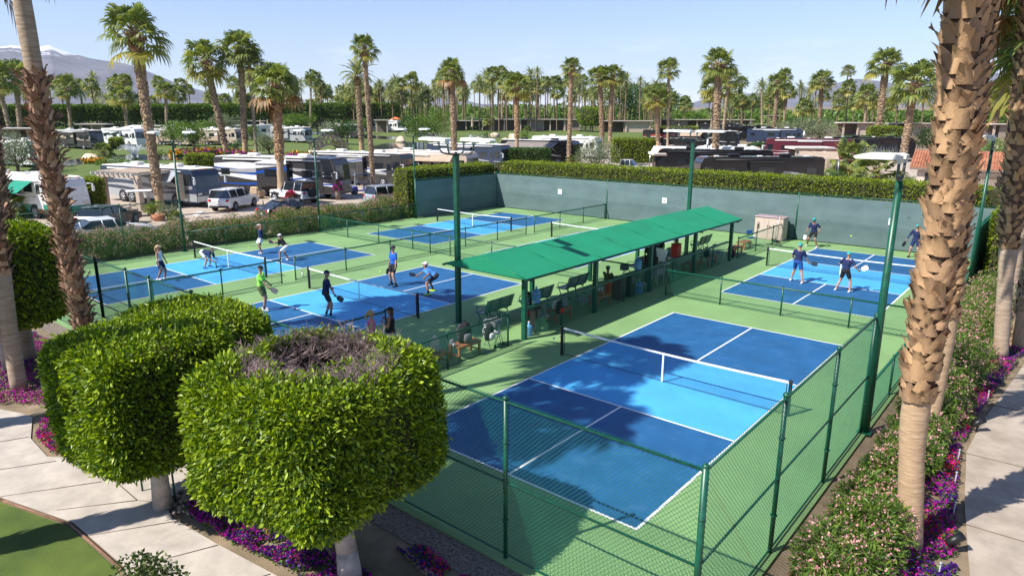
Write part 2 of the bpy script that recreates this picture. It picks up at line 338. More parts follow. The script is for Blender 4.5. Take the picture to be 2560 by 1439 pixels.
# ------------------------------------------------------------------ chain link fences
SCREEN = mat('windscreen_cloth', (.125, .185, .185), .85, .1, .55, col2=(.085, .135, .135), det=9, ramp=(.3, .62), stretch=(1, 1, 2.5))
def scuff(m):
    nt = m.node_tree; N = nt.nodes; l = nt.links.new; P = N['Principled BSDF']; src = P.inputs['Base Color'].links[0].from_socket
    tcn = N.new('ShaderNodeTexCoord'); sx_ = N.new('ShaderNodeSeparateXYZ'); l(tcn.outputs['Object'], sx_.inputs[0]); vo = N.new('ShaderNodeTexVoronoi'); vo.inputs['Scale'].default_value = 1.15; vo.inputs['Randomness'].default_value = 1; l(tcn.outputs['Object'], vo.inputs['Vector'])
    a = N.new('ShaderNodeMapRange'); a.inputs['From Min'].default_value = .07; a.inputs['From Max'].default_value = .19; a.inputs['To Min'].default_value = .75; a.inputs['To Max'].default_value = 0; l(vo.outputs['Distance'], a.inputs[0])
    b = N.new('ShaderNodeMapRange'); b.inputs['From Min'].default_value = 1.0; b.inputs['From Max'].default_value = 1.5; b.inputs['To Min'].default_value = .3; l(sx_.outputs[2], b.inputs[0]); c = N.new('ShaderNodeMath'); c.operation = 'LESS_THAN'; c.inputs[1].default_value = 2.35; l(sx_.outputs[2], c.inputs[0])
    mm = N.new('ShaderNodeMath'); mm.operation = 'MULTIPLY'; l(a.outputs[0], mm.inputs[0]); l(b.outputs[0], mm.inputs[1]); m2 = N.new('ShaderNodeMath'); m2.operation = 'MULTIPLY'; l(mm.outputs[0], m2.inputs[0]); l(c.outputs[0], m2.inputs[1])
    nz_ = N.new('ShaderNodeTexNoise'); nz_.inputs['Scale'].default_value = 14; nz_.inputs['Detail'].default_value = 6; l(tcn.outputs['Object'], nz_.inputs['Vector']); lo_ = N.new('ShaderNodeMapRange'); lo_.inputs['From Min'].default_value = 1.35; lo_.inputs['From Max'].default_value = 1.25; lo_.inputs['To Max'].default_value = .42; l(sx_.outputs[2], lo_.inputs[0])
    m3 = N.new('ShaderNodeMath'); m3.operation = 'MULTIPLY'; l(nz_.outputs['Fac'], m3.inputs[0]); l(lo_.outputs[0], m3.inputs[1]); m4 = N.new('ShaderNodeMath'); m4.operation = 'MAXIMUM'; l(m2.outputs[0], m4.inputs[0]); l(m3.outputs[0], m4.inputs[1])
    mix = N.new('ShaderNodeMix'); mix.data_type = 'RGBA'; mix.inputs[7].default_value = (.035, .065, .07, 1); l(m4.outputs[0], mix.inputs[0]); l(src, mix.inputs[6]); l(mix.outputs[2], P.inputs['Base Color'])
scuff(SCREEN)
def fence(p, q, h, label, nposts, rails=(True, True), mid=False, screen=None, post_r=.03, barbs=True, end=(1, 1), group=None, tape=False):
    p = Vector((*p, 0)); q = Vector((*q, 0)); L_ = (q-p).length; d = (q-p)/L_; rz = math.atan2(d.y, d.x)
    t = thing('chain_link_fence', label, 'fence', p, rz, group)
    us = nposts if isinstance(nposts, list) else [L_*i/(nposts-1) for i in range(nposts)]; nposts = len(us)
    for i in range(nposts):
        if (i == 0 and not end[0]) or (i == nposts-1 and not end[1]): continue
        u = us[i]; m = MB(); m.tube((u, 0, -.05), (u, 0, h+.06), post_r*(1.35 if i in (0, nposts-1) and h > 2 else 1), n=12); m.ell((u, 0, h+.06), (post_r*1.5,)*2+(post_r*1.2,), 10, 6)
        if h > 2:
            for z in (h*.25, h*.75): m.tube((u, 0, z), (u, 0, z+.02), post_r*1.5, n=10)
        m.build('post', GREEN, t)
    rr = .022 if h > 2 else .032
    m = MB(); m.tube((0, 0, h), (L_, 0, h), rr, n=10); m.build('top_rail', GREEN, t)
    m = MB(); m.tube((0, 0, .07), (L_, 0, .07), .018); m.build('bottom_rail', GREEN, t)
    if mid: m = MB(); m.tube((0, 0, h*.5), (L_, 0, h*.5), .02); m.build('mid_rail', GREEN, t)
    # wire: two families of diagonals
    far = gdist(p) > 22 and gdist(q) > 22
    s = .105 if far else .08; wr = .0031 if not far else .0026; top = h+(.045 if barbs else 0); bot = .04; H_ = top-bot; slope = 1.0
    V = []; F = []; off = .028
    def wire(a, b):
        o = len(V)//1; dx, dz = b[0]-a[0], b[1]-a[1]; l = math.hypot(dx, dz); nx, nz_ = -dz/l*wr, dx/l*wr
        V.extend([(a[0]+nx, off, a[1]+nz_), (a[0]-nx, off, a[1]-nz_), (a[0], off+wr*1.6, a[1]), (b[0]+nx, off, b[1]+nz_), (b[0]-nx, off, b[1]-nz_), (b[0], off+wr*1.6, b[1])])
        F.extend([(o, o+1, o+4, o+3), (o+1, o+2, o+5, o+4), (o+2, o, o+3, o+5)])
    u = -H_
    while u < L_:
        for sg in (0, 1):
            a = [u, bot]; b = [u+H_, top]
            if a[0] < 0: a = [0, bot-u]
            if b[0] > L_: b = [L_, bot+(L_-u)]
            if sg: a[0] = L_-a[0]; b[0] = L_-b[0]
            if abs(b[1]-a[1]) > .01: wire(a, b)
        u += s
    npmesh('chain_mesh', np.array(V), np.array(F), WIRE, t)
    if screen:
        z0, z1 = screen; m = MB(); n = max(2, int(L_/1.1)); rng = random.Random(int(L_*77))
        for i in range(n):
            a, b = .04+(L_-.08)*i/n, .04+(L_-.08)*(i+1)/n
            m.add([(a, -.022, z0), (b, -.022, z0), (b, -.022, z1), (a, -.022, z1), (a, -.017, z0), (b, -.017, z0), (b, -.017, z1), (a, -.017, z1)], [(0, 1, 2, 3), (7, 6, 5, 4), (3, 2, 6, 7)])
        m.build('windscreen', SCREEN, t)
    return t
H3 = 2.85; H1 = 1.07
fence((-12.3, -2.15), (8.2, -2.15), H3, 'tall green chain link fence across the front of the courts', [0, 2.3, 3.9, 6.45, 10.1, 13.7, 17.1, 20.5], mid=True, post_r=.036)
fence((-26.5, -2.15), (-12.3, -2.15), H3, 'tall green chain link fence behind the shaggy left palm', 6, mid=True, post_r=.036)
fence((8.2, -2.15), (8.2, 7.0), H3, 'tall green chain link fence along the right side of the front court', 4, mid=True, end=(0, 1), post_r=.04)
fence((8.2, 7.05), (8.2, 24.3), H1, 'low green chain link fence along the oleanders on the right', 7, end=(0, 1))
fence((8.2, 24.3), (8.2, 33.4), H3, 'tall screened fence in the far right corner beyond the light pole', 4, screen=None, end=(0, 1))
fence((-26.5, 33.4), (-15.6, 33.4), H3, 'grey green windscreen fence panel at the back, leftmost of the three', 2, screen=(.05, H3-.1), end=(1, 1), post_r=.04)
fence((-15.6, 33.4), (-1.9, 33.4), H3, 'grey green windscreen fence panel directly behind the far end of the shade roof', 2, screen=(.05, H3-.1), end=(0, 1), post_r=.04)
fence((-1.9, 33.4), (8.2, 33.4), H3, 'grey green windscreen fence panel behind the players in teal caps', 2, screen=(.05, H3-.1), end=(0, 1), post_r=.04)
fence((-26.5, 24.3), (-26.5, 33.4), H3, 'shaded dark blue windscreen fence at the far left corner', 2, screen=(.05, H3-.1), end=(1, 0), post_r=.04)
fence((8.26, 33.3), (8.26, 24.4), H3-.02, 'shaded windscreen fence behind the large shaggy palm', 3, screen=(.05, H3-.12), end=(0, 0), post_r=.04)
fence((-26.5, -2.15), (-26.5, 7.0), H3, 'tall green chain link fence in front of the oleanders and parked cars', 4, mid=False, end=(0, 1))
fence((-26.5, 7.0), (-26.5, 24.3), H1, 'low green chain link fence in front of the left oleander hedge', 8, end=(0, 1))
fence((-26.4, 15.75), (-2.4, 15.75), H1, 'low green cross fence dividing the women\'s court from the empty court behind', 9, end=(1, 1))
fence((-1.53, 15.75), (8.1, 15.75), H1, 'low green cross fence between the front court and the court with teal caps', 5, end=(1, 1))
fence((-15.7, -2.0), (-15.7, 6.35), H1, 'low green fence at the left of the man in the lime shirt', 4)
fence((-15.7, 7.06), (-15.7, 23.95), H1, 'long low green fence running back behind the men in blue', 7)
fence((-15.7, 24.8), (-15.7, 33.3), H1, 'short low green fence ending at the windscreen left of sign 2', 4)
fence((-2.32, -2.0), (-2.32, 6.33), H1, 'low green fence behind the slatted benches holding backpacks', 4)
fence((-5.65, -2.0), (-5.65, 4.0), H1, 'low green fence beside the two women standing at the gate', 3)
fence((-2.32, 25.4), (-2.32, 33.3), H1, 'low green fence in front of the beige storage cabinet', 4)
# ------------------------------------------------------------------ windscreen signs
def seg_digit(m, ch, x, z, h, y):
    """blocky numeral from small bars, on the plane y"""
    w = h*.55; t = h*.16
    bars = {'1': [(0, 0, t, h), (-w*.22, h*.32, w*.3, t)], '2': [(0, h/2-t/2, w, t), (w/2-t/2, h*.25, t, h*.45), (0, 0, w, t), (-w/2+t/2, -h*.25, t, h*.45), (0, -h/2+t/2, w, t)], '3': [(0, h/2-t/2, w, t), (w/2-t/2, h*.25, t, h*.45), (0, 0, w, t), (w/2-t/2, -h*.25, t, h*.45), (0, -h/2+t/2, w, t)]}[ch]
    for bx, bz, bw, bh in bars: m.box((x+bx, y, z+bz), (bw, .004, bh))
INK = mat('sign_ink', (.02, .02, .02), .7)
for x, z, n, near in ((-19.9, 1.72, '1', 'in the left back windscreen'), (-10.9, 1.72, '2', 'in the middle back windscreen above the roof'), (3.35, 1.62, '3', 'in the right back windscreen behind the teal caps')):
    t = thing("court_sign", "square white sign numbered %s %s" % (n, near), 'sign', (x, 33.36, z), 0, 'court number signs')
    m = MB(); m.box((0, 0, 0), (.36, .012, .38)); m.build('panel', WHITE, t)
    m = MB(); seg_digit(m, n, 0, -.04, .17, -.009); m.build('numeral', INK, t)
    m = MB(); m.box((0, -.009, .12), (.2, .004, .025)); m.build('small_print', mat('faded_ink', (.35, .35, .38), .8), t)

# ------------------------------------------------------------------ light poles
LAMPW = mat('lamp_housing', (.74, .74, .70), .55, .06, 4)
def light_pole(loc, h, label, square=False, heads=(), r=.075, arms_axis='y'):
    t = thing('light_pole', label, 'light pole', (*loc, 0), 0, 'court light poles')
    m = MB()
    if square: m.box((0, 0, h/2), (.17, .17, h), bev=.01)
    else: m.tube((0, 0, 0), (0, 0, h), r, r*.72, n=16)
    m.box((0, 0, .01), (.3, .3, .03)); m.build('pole', GREEN, t)
    m = MB(); ends = []
    for (ax, ay, hx, hy) in heads:
        P = [(0, 0, h+.02), (ax*.5, ay*.5, h+.02), (ax*.8, ay*.8, h+.06), (ax*.95, ay*.95, h+.18), (ax, ay, h+.42)]; m.path(P, .03, 8); m.ell((ax, ay, h+.42), (.035,)*3, 8, 6); ends.append((ax, ay, hx, hy))
    m.tube((0, 0, h-.05), (0, 0, h+.1), .05, n=12); m.build('bracket', mat('bracket_steel', (.12, .14, .13), .5, metal=.4), t)
    for (ax, ay, hx, hy) in ends:
        L_ = .86; rz = math.atan2(hy, hx); m = MB()
        prof = [(-.04, -.03), (-.04, .05), (.05, .085), (L_*.8, .085), (L_, .04), (L_+.02, 0), (L_*.95, -.03)]
        m.side(prof, -.16, .16); m.tube((0, -.05, -.03), (0, -.05, -.12), .03); m.box((.0, 0, -.06), (.09, .1, .12))
        M = Matrix.Translation((ax, ay, h+.5)) @ Matrix.Rotation(rz, 4, 'Z'); m.xf(M); hd = m.build('lamp_head', LAMPW, t)
        m = MB(); m.box((L_*.52, 0, -.034), (L_*.75, .25, .006)); m.xf(M); m.build('lens', mat('lamp_lens', (.5, .52, .5), .2), hd)
        m = MB(); rg = random.Random(int(ax*10+ay*7+loc[0]))
        for k in range(26):
            u = .02+(L_-.1)*k/25; s = rg.choice((-1, 1)); m.tube((u, .02*s, .08), (u+rg.uniform(-.05, .05), .11*s, .22+rg.uniform(-.03, .03)), .0022, n=3)
        m.xf(M); m.build('bird_spikes', CHROME, hd)
X4 = [(-.85, 0, -1, 0), (.85, 0, 1, 0), (0, -.4, -1, 0), (0, .4, 1, 0)]
light_pole((-5.43, 7.21), 6.02, 'square green light pole at the near end of the shade roof', True, X4)
light_pole((-4.9, 24.6), 6.1, 'green light pole rising behind the far end of the shade roof', True, X4, r=.07)
light_pole((8.27, 7.03), 5.95, 'leaning looking green light pole in front of the large shaggy palm', False, [(0, -.3, -1, 0), (0, .3, -1, 0)], .1)
light_pole((8.27, 24.3), 6.05, 'green light pole seen between the two rightmost shaggy palms', False, [(0, -.3, -1, 0), (0, .3, -1, 0)], .08)
for y, w in ((7.05, 'behind the women\'s net, nearest of three'), (15.9, 'at the left fence, middle of three'), (24.3, 'at the hedge corner, farthest of three')):
    light_pole((-26.57, y), 5.95, 'thin green light pole '+w, False, [(0, -.75, -1, 0), (0, .75, 1, 0)], .07)

# ------------------------------------------------------------------ shade shelter
CANVAS = mat('green_canvas', (.003, .235, .11), .75, .05, .8, bump=.45, bscale=1.3)
grime(CANVAS, .8, .25, (.02, .16, .10), .5, .7, (1, .4, 1)); grime(CANVAS, 6, .12, (.25, .30, .22), .6, .75)
sh = thing('shade_shelter', 'long green canvas gable roof on green posts between the courts', 'shade shelter', (-3.85, 6.75, 0))
xl, xr, L_ = -1.9, 1.95, 17.85; ez, rz_ = 2.24, 2.75
m = MB(); N_ = 40
for i in range(N_):
    a, b = L_*i/N_, L_*(i+1)/N_; sa, sb = [.012*math.sin(v*1.3)+.01*math.sin(v*3.7) for v in (a, b)]
    for (x0, z0), (x1, z1) in (((xl, ez), (xl/2, (ez+rz_)/2)), ((xl/2, (ez+rz_)/2), (0, rz_)), ((0, rz_), (xr/2, (ez+rz_)/2)), ((xr/2, (ez+rz_)/2), (xr, ez))):
        q = lambda x: (1 if abs(abs(x)-.96) < .1 else 0)
        m.add([(x0, a, z0-q(x0)*(sa+.02)), (x1, a, z1-q(x1)*(sa+.02)), (x1, b, z1-q(x1)*(sb+.02)), (x0, b, z0-q(x0)*(sb+.02))], [(0, 1, 2, 3)], True)
m.build('canvas_roof', CANVAS, sh)
m = MB(); m.add([(xl, -.012, ez-.02), (xr, -.012, ez-.02), (0, -.012, rz_)], [(0, 1, 2)]); m.add([(xl, L_+.012, ez-.02), (xr, L_+.012, ez-.02), (0, L_+.012, rz_)], [(2, 1, 0)]); m.build('canvas_gable', CANVAS, sh)
for y in (2.2, 4.45, 6.7, 8.9, 11.1, 13.4, 15.6):
    m = MB(); m.path([(xl+.02, y, ez+.012), (xl/2, y, (ez+rz_)/2-.005), (0, y, rz_+.012), (xr/2, y, (ez+rz_)/2-.005), (xr-.02, y, ez+.012)], .011, 5); m.build('seam', CANVAS, sh)
m = MB()
for x in (xl+.02, xr-.02): m.box((x, L_/2, ez-.045), (.04, L_, .07))
m.build('eave_beam', mat('dark_green_beam', (.004, .06, .04), .5), sh)
m = MB(); m.tube((0, .1, rz_-.06), (0, L_-.1, rz_-.06), .03); m.build('ridge_beam', GREEN, sh)
for i in range(5):
    y = .45+4.3*i+.02
    for x in (-1.56, 1.5):
        if x < 0 and i in (0,): continue
        m = MB(); m.box((x, y, 1.1), (.15, .15, 2.2)); m.build('post', GREEN, sh)
    m = MB(); m.box((0, y, 2.13), (3.7, .08, .14)); m.build('cross_beam', GREEN, sh)
m = MB(); m.box((1.5, L_/2, 1.06), (.12, L_-1.1, .07)); m.build('railing', GREEN, sh)
for y in (2.6, 6.9, 11.2, 15.5):
    m = MB(); m.tube((1.5, y, 0), (1.5, y, 1.05), .03); m.build('rail_post', GREEN, sh)
V = []; F = []
def addw(a, b, x, r=.0024):
    o = len(V); l = math.hypot(b[0]-a[0], b[1]-a[1]); ny, nz_ = -(b[1]-a[1])/l*r, (b[0]-a[0])/l*r
    V.extend([(x, a[0]+ny, a[1]+nz_), (x, a[0]-ny, a[1]-nz_), (x+r*2, a[0], a[1]), (x, b[0]+ny, b[1]+nz_), (x, b[0]-ny, b[1]-nz_), (x+r*2, b[0], b[1])]); F.extend([(o, o+1, o+4, o+3), (o+1, o+2, o+5, o+4), (o+2, o, o+3, o+5)])
u = .5
while u < L_-1.6: addw((u, .05), (u+.98, 1.03), 1.58); addw((u+.98, .05), (u, 1.03), 1.58); u += .078
npmesh('railing_mesh', np.array(V), np.array(F), WIRE, sh)
for y0, x0, x1 in ():
    m = MB(); zf = lambda x: rz_-.262*x+.012
    m.add([(x0, y0, zf(x0)), (x1+.02, y0+.0, zf(x1)), (x1, y0+.5, zf(x1)), (x0, y0+.45, zf(x0))], [(0, 1, 2, 3)]); m.build('roof_patch', mat('dark_patch', (.003, .05, .035), .6), sh)

# ------------------------------------------------------------------ benches
BENCHG = mat('bench_green', (.004, .15, .08), .35, .1, 6, coat=.3)
def park_bench(label, x, y, rz, cast=[None]):
    if cast[0]: return dup(cast[0], None, (x, y, 0), rz, label)
    t = thing('park_bench', label, 'bench', (x, y, 0), rz, 'green slatted benches around the shelter'); cast[0] = t
    m = MB()
    for i in range(6): m.box((0, -.2+.08*i, .44+.012*abs(i-2.5)), (1.5, .055, .022))
    m.build('seat', BENCHG, t)
    m = MB()
    for i in range(6): m.box((0, .27+.028*i, .52+.082*i), (1.5, .02, .06))
    m.build('backrest', BENCHG, t)
    for sx in (-.55, 0, .55):
        m = MB()
        arc = [(-.24, .43), (-.2, .34), (-.13, .22), (-.13, .1), (-.22, .0)]; m.path([(sx, a, b) for a, b in arc], .02, 6)
        arc = [(.45, .98), (.38, .75), (.27, .5), (.22, .38), (.26, .2), (.36, .0)]; m.path([(sx, a, b) for a, b in arc], .02, 6)
        arc = [(-.22, .42), (0, .4), (.24, .42)]; m.path([(sx, a, b) for a, b in arc], .02, 6)
        arc = [(-.16, .08)]+[(.04+.19*math.cos(q), .08+.13*math.sin(q)) for q in [math.pi*k/6 for k in range(6, -1, -1)]]+[(.3, .08)]; m.path([(sx, a, b) for a, b in arc], .014, 6)
        m.build('leg', BENCHG, t)
    m = MB()
    for sx in (-.6, .6): m.path([(sx, .3, .68), (sx, .05, .68), (sx, -.2, .66), (sx, -.25, .55), (sx, -.22, .44)], .016, 6)
    m.build('armrest', BENCHG, t)
    return t
park_bench('green slatted bench in the sun, nearest of the row by the front light pole', -4.6, 8.15, R_(-90)-.0)
park_bench('green slatted bench with the red and black racket bag leaning on it', -4.35, 10.3, R_(-90))
park_bench('green slatted bench behind the blue water bottle on the rail', -4.5, 13.0, R_(-90))
park_bench('green slatted bench carrying a folded grey chair, beyond the folded carts', -4.5, 18.6, R_(-90))
park_bench('green slatted bench partly behind the standing people under the roof', -4.6, 21.6, R_(-90))
park_bench('green slatted bench at the far end, behind the seated woman', -4.7, 25.8, R_(-90))
def wood_bench(label, x, y, rz, cast=[None]):
    if cast[0]: return dup(cast[0], None, (x, y, 0), rz, label)
    t = thing('wooden_bench', label, 'bench', (x, y, 0), rz, 'low wooden slatted benches'); cast[0] = t
    m = MB()
    for i in range(6): m.box((0, -.2+.08*i, .43), (1.05, .062, .028))
    for sy in (-.22, .22): m.box((0, sy, .39), (.98, .03, .06))
    m.build('seat', WOOD, t)
    for sx in (-.45, .45):
        for sy in (-.19, .19): m = MB(); m.box((sx, sy, .2), (.065, .065, .4)); m.build('leg', WOOD, t)
    m = MB()
    for sx in (-.45, .45): m.box((sx, 0, .14), (.03, .34, .05))
    m.build('stretcher', WOOD, t); return t
wood_bench('wooden slatted bench with the round white bag, nearest of the low benches', -2.75, 3.35, R_(90))
wood_bench('wooden slatted bench holding the big black backpack by the low fence', -2.75, 4.75, R_(90))
wood_bench('wooden bench in the shade with patterned bags, behind the railing', -2.85, 9.9, R_(90))
wood_bench('wooden bench in the shade under the orange bucket', -2.8, 12.6, R_(90))
wood_bench('wooden slatted bench under the roof, left of the last two railing posts', -2.85, 20.9, R_(90))
wood_bench('wooden slatted bench under the far end of the shade roof', -2.85, 22.9, R_(90))
wood_bench('sunlit wooden bench just beyond the shade roof', -2.85, 26.4, R_(90))
wood_bench('sunlit wooden bench with the blue folding stool near the cabinet', -3.1, 28.3, R_(90))

# ------------------------------------------------------------------ bags, bottles, chairs and other clutter
def backpack(label, x, y, z, rz, m_, s=1.0, trim=None, tilt=0):
    t = thing('backpack', label, 'bag', (x, y, z), rz); t.rotation_euler = (tilt, 0, rz)
    m = MB(); m.loft([[(s*a*c*(1+.1*math.cos(4*q)), s*b*si*(1+.1*math.cos(4*q)), s*h) for q in [2*math.pi*i/14 for i in range(14)] for c, si in [(math.cos(q), math.sin(q))]] for a, b, h in ((.12, .07, 0), (.17, .11, .03), (.175, .12, .2), (.16, .11, .36), (.11, .08, .45), (.04, .04, .48))]); b = m.build('body', m_, t)
    m = MB(); m.loft([[(s*a*math.cos(q), s*(b*math.sin(q)-.12), s*h) for q in [2*math.pi*i/10 for i in range(10)]] for a, b, h in ((.08, .03, .04), (.12, .06, .08), (.11, .05, .2), (.06, .02, .24))]); m.build('pocket', trim or m_, t)
    for sx in (-.07, .07): m = MB(); m.path([(sx*s, .1*s, .42*s), (sx*s*1.3, .17*s, .3*s), (sx*s*1.5, .15*s, .12*s), (sx*s*1.2, .1*s, .05*s)], .012*s, 6); m.build('strap', trim or m_, t)
    m = MB(); m.path([(-.04*s, 0, .46*s), (-.03*s, 0, .52*s), (.03*s, 0, .52*s), (.04*s, 0, .46*s)], .009, 6); m.build('handle', m_, t)
    return t
BLK = cloth('black', (.012, .012, .015)); GRY = cloth('grey', (.16, .16, .18)); CREAM = cloth('cream', (.55, .48, .4)); REDC = cloth('red', (.55, .03, .02)); NAVY = cloth('navy', (.012, .022, .09)); PAT = mat('patterned_fabric', (.6, .6, .62), .9, scale=40, col2=(.03, .03, .05), ramp=(.45, .55)); WHT = cloth('white', (.74, .73, .72))
backpack('rounded cream backpack with a patterned top on the nearest wooden bench', -2.8, 3.5, .445, R_(95), CREAM, 1.0, PAT)
backpack('large black backpack standing on the wooden bench by the low fence', -2.75, 4.75, .445, R_(80), BLK, 1.35, GRY)
backpack('black backpack with white straps hanging by the folding chair', -2.62, 5.75, .3, R_(90), BLK, 1.1, WHT)
backpack('small dark waist bag lying between the two benches\' backpacks', -2.75, 4.2, .445, R_(90), GRY, .5, WHT)
backpack('patterned tote backpack on the shaded wooden bench', -2.8, 10.1, .445, R_(90), PAT, 1.0)
backpack('white patterned bag beside the tote on the shaded bench', -2.8, 9.65, .445, R_(60), WHT, .85, PAT)
backpack('black backpack with an orange stripe hanging on the railing', -2.42, 9.3, .45, R_(90), BLK, .95, REDC)
backpack('large black bag hanging from the railing post beside the blue bottle', -2.5, 16.2, 1.1, R_(90), BLK, 1.6)
backpack('dark purple bag on the ground at the end post of the far low fence', -2.65, 25.35, 0, R_(90), cloth('purple', (.06, .012, .04)), 1.2)
backpack('dark bag on the far shaded wooden bench', -2.85, 22.6, .445, R_(90), BLK, 1.0)
# racket bag with lettering
t = thing('racket_bag', 'tall black and red racket bag lettered HEAD leaning on the green bench', 'bag', (-4.1, 9.55, 0), R_(60)); t.rotation_euler = (R_(-8), 0, R_(50))
m = MB(); m.loft([[(a*math.cos(q), b*math.sin(q), h) for q in [2*math.pi*i/14 for i in range(14)]] for a, b, h in ((.2, .13, .16), (.21, .14, .3), (.2, .13, .65), (.16, .11, .85), (.1, .07, .9))]); m.build('body', BLK, t)
m = MB(); m.loft([[(a*math.cos(q), b*math.sin(q), h) for q in [2*math.pi*i/14 for i in range(14)]] for a, b, h in ((.16, .1, 0), (.21, .14, .04), (.212, .142, .17))]); m.build('base_pocket', REDC, t)
def word(txt, size, m_, parent, M, name='lettering', depth=.002):
    cu = bpy.data.curves.new(name, 'FONT'); cu.body = txt; cu.size = size; cu.extrude = depth; cu.align_x = 'CENTER'; cu.align_y = 'CENTER'
    o = bpy.data.objects.new(name, cu); COL.objects.link(o); dg = bpy.context.evaluated_depsgraph_get(); me = bpy.data.meshes.new_from_object(o.evaluated_get(dg)); bpy.data.objects.remove(o)
    me.transform(M); me.materials.clear(); me.materials.append(m_); o = bpy.data.objects.new(name, me); COL.objects.link(o); o.parent = parent; return o
word('HEAD', .2, MATS['cloth_white'], t, Matrix.Translation((0.0, -.15, .52)) @ Matrix.Rotation(R_(90), 4, 'X') @ Matrix.Rotation(R_(-90), 4, 'Z'))
JUG = mat('blue_bottle_plastic', (.10, .32, .55), .15, .1, 5, spec=.8, alpha=.75)
def jug(label, x, y, z, s=1.0):
    t = thing('water_jug', label, 'water bottle', (x, y, z), 0, 'large blue water bottles')
    rs = ((.0, .0), (.125, 0), (.135, .02), (.135, .1), (.128, .115), (.135, .13), (.135, .2), (.128, .215), (.135, .23), (.135, .32), (.09, .39), (.035, .42), (.03, .47))
    m = MB(); m.loft([[(s*r*math.cos(q), s*r*math.sin(q), s*h) for q in [2*math.pi*i/16 for i in range(16)]] for r, h in rs]); m.build('body', JUG, t)
    m = MB(); m.tube((0, 0, .465*s), (0, 0, .5*s), .033*s, n=12); m.build('cap', WHITE, t)
jug('blue water bottle standing on the ground at the first shelter post', -2.5, 7.65, 0)
jug('pale blue water bottle upside down on top of the railing', -2.5, 8.05, 1.09, 1.15)
jug('pale blue water bottle on the middle of the railing under the roof', -2.5, 15.0, 1.09, 1.15)
jug('blue water bottle on the ground by the dark cooler under the roof', -2.55, 15.3, 0, 1.2)
def cooler(label, x, y, s=(.3, .35, .95)):
    t = thing('water_dispenser', label, 'water dispenser', (x, y, 0)); m = MB(); m.box((0, 0, s[2]/2), s, bev=.03); m.build('cabinet', BLACK, t)
    m = MB(); m.box((s[0]/2+.004, 0, s[2]*.72), (.01, s[1]*.5, s[2]*.3)); m.build('front_panel', mat('dull_grey_plastic', (.13, .14, .14), .5), t); m = MB()
    for dy in (-.05, .05): m.tube((s[0]/2, dy, s[2]*.75), (s[0]/2+.05, dy, s[2]*.75), .012)
    m.build('tap', CHROME, t)
cooler('tall black water dispenser under the first blue bottle at the rail', -2.6, 8.15)
cooler('tall black water dispenser in the shade beside the second blue bottle', -2.6, 14.6, (.3, .4, 1.0))
def folding_chair(label, x, y, rz, m_, cast={}):
    k = m_.name
    if k in cast: return dup(cast[k], None, (x, y, 0), rz, label)
    t = thing('folding_chair', label, 'folding chair', (x, y, 0), rz, 'folding chairs by the rail'); cast[k] = t
    m = MB(); m.box((0, 0, .46), (.42, .4, .025)); m.build('seat', m_, t)
    m = MB(); m.box((0, .21, .78), (.42, .02, .2)); m.build('backrest', m_, t)
    for sx in (-.21, .21):
        m = MB(); m.tube((sx, -.22, 0), (sx, .21, .9), .011); m.build('leg', CHROME, t); m = MB(); m.tube((sx*.9, .24, 0), (sx*.9, -.17, .46), .011); m.build('leg', CHROME, t)
    return t
folding_chair('white folding chair behind the low fence left of the shelter', -2.7, 6.0, R_(70), WHT)
folding_chair('patterned folding chair in the shade beside the first water dispenser', -2.75, 8.7, R_(80), PAT)
folding_chair('patterned folding chair in the shade in front of the middle shelter post', -2.8, 11.4, R_(100), PAT)
folding_chair('dark folding chair perched beside the middle green bench', -3.9, 17.8, R_(60), GRY)
folding_chair('white folding seat leaning on the railing under the far roof', -2.7, 18.4, R_(80), WHT)
folding_chair('grey folding chair at the last shelter post', -2.8, 23.9, R_(90), GRY)
folding_chair('small blue folding stool beside the fan at the cabinet', -3.2, 29.6, R_(60), cloth('sky_blue', (.03, .2, .6)))
def folded_cart(label, x, y, rz):
    t = thing('ball_cart', label, 'cart', (x, y, 0), rz)
    m = MB()
    for sx in (-.2, .2):
        for sy in (-.15, .15): m.tube((sx, sy, .05), (-sx*.6, sy, .9), .011)
        m.tube((sx, -.15, .9), (sx, .15, .9), .011)
    m.build('frame', CHROME, t); m = MB(); m.box((0, 0, .78), (.36, .28, .26), bev=.03); m.build('basket', GRY, t)
    for sx in (-.2, .2): m = MB(); m.tube((sx, -.18, .05), (sx, -.14, .05), .05, n=12); m.build('wheel', BLACK, t)
folded_cart('grey ball cart on thin metal legs beyond the middle green bench', -3.9, 16.3, R_(20))
folded_cart('tall folded ball cart behind the first low fence bags', -2.7, 6.15, R_(90))
t = thing('bucket', 'orange bucket on the shaded wooden bench', 'bucket', (-2.75, 13.1, .445))
m = MB(); m.loft([[(r*math.cos(q), r*math.sin(q), h) for q in [2*math.pi*i/16 for i in range(16)]] for r, h in ((.13, 0), (.17, .4), (.18, .4), (.16, .36), (.12, .03))], caps=True); m.build('shell', mat('orange_plastic', (.75, .10, .02), .4), t)
m = MB(); m.path([(.17*math.cos(q), 0, .38+.12*math.sin(q)) for q in [math.pi*i/8 for i in range(9)]], .005, 5); m.build('handle', CHROME, t)
t = thing('basket', 'brown wicker basket with white cups left of the orange bucket', 'basket', (-2.75, 12.5, .445))
m = MB(); m.loft([[(r*math.cos(q), r*math.sin(q), h) for q in [2*math.pi*i/16 for i in range(16)]] for r, h in ((.16, 0), (.22, .2), (.2, .2), (.15, .02))]); m.build('shell', WOOD, t)
m = MB(); [m.tube((.1*math.cos(q), .1*math.sin(q), .1), (.1*math.cos(q), .1*math.sin(q), .27), .035, .04, n=10) for q in (0, 1.2, 2.5, 3.8, 5)]; m.build('cups', WHITE, t)
t = thing('trash_bin', 'brown rubbish bin standing behind the railing in the shade', 'rubbish bin', (-2.75, 13.9, 0))
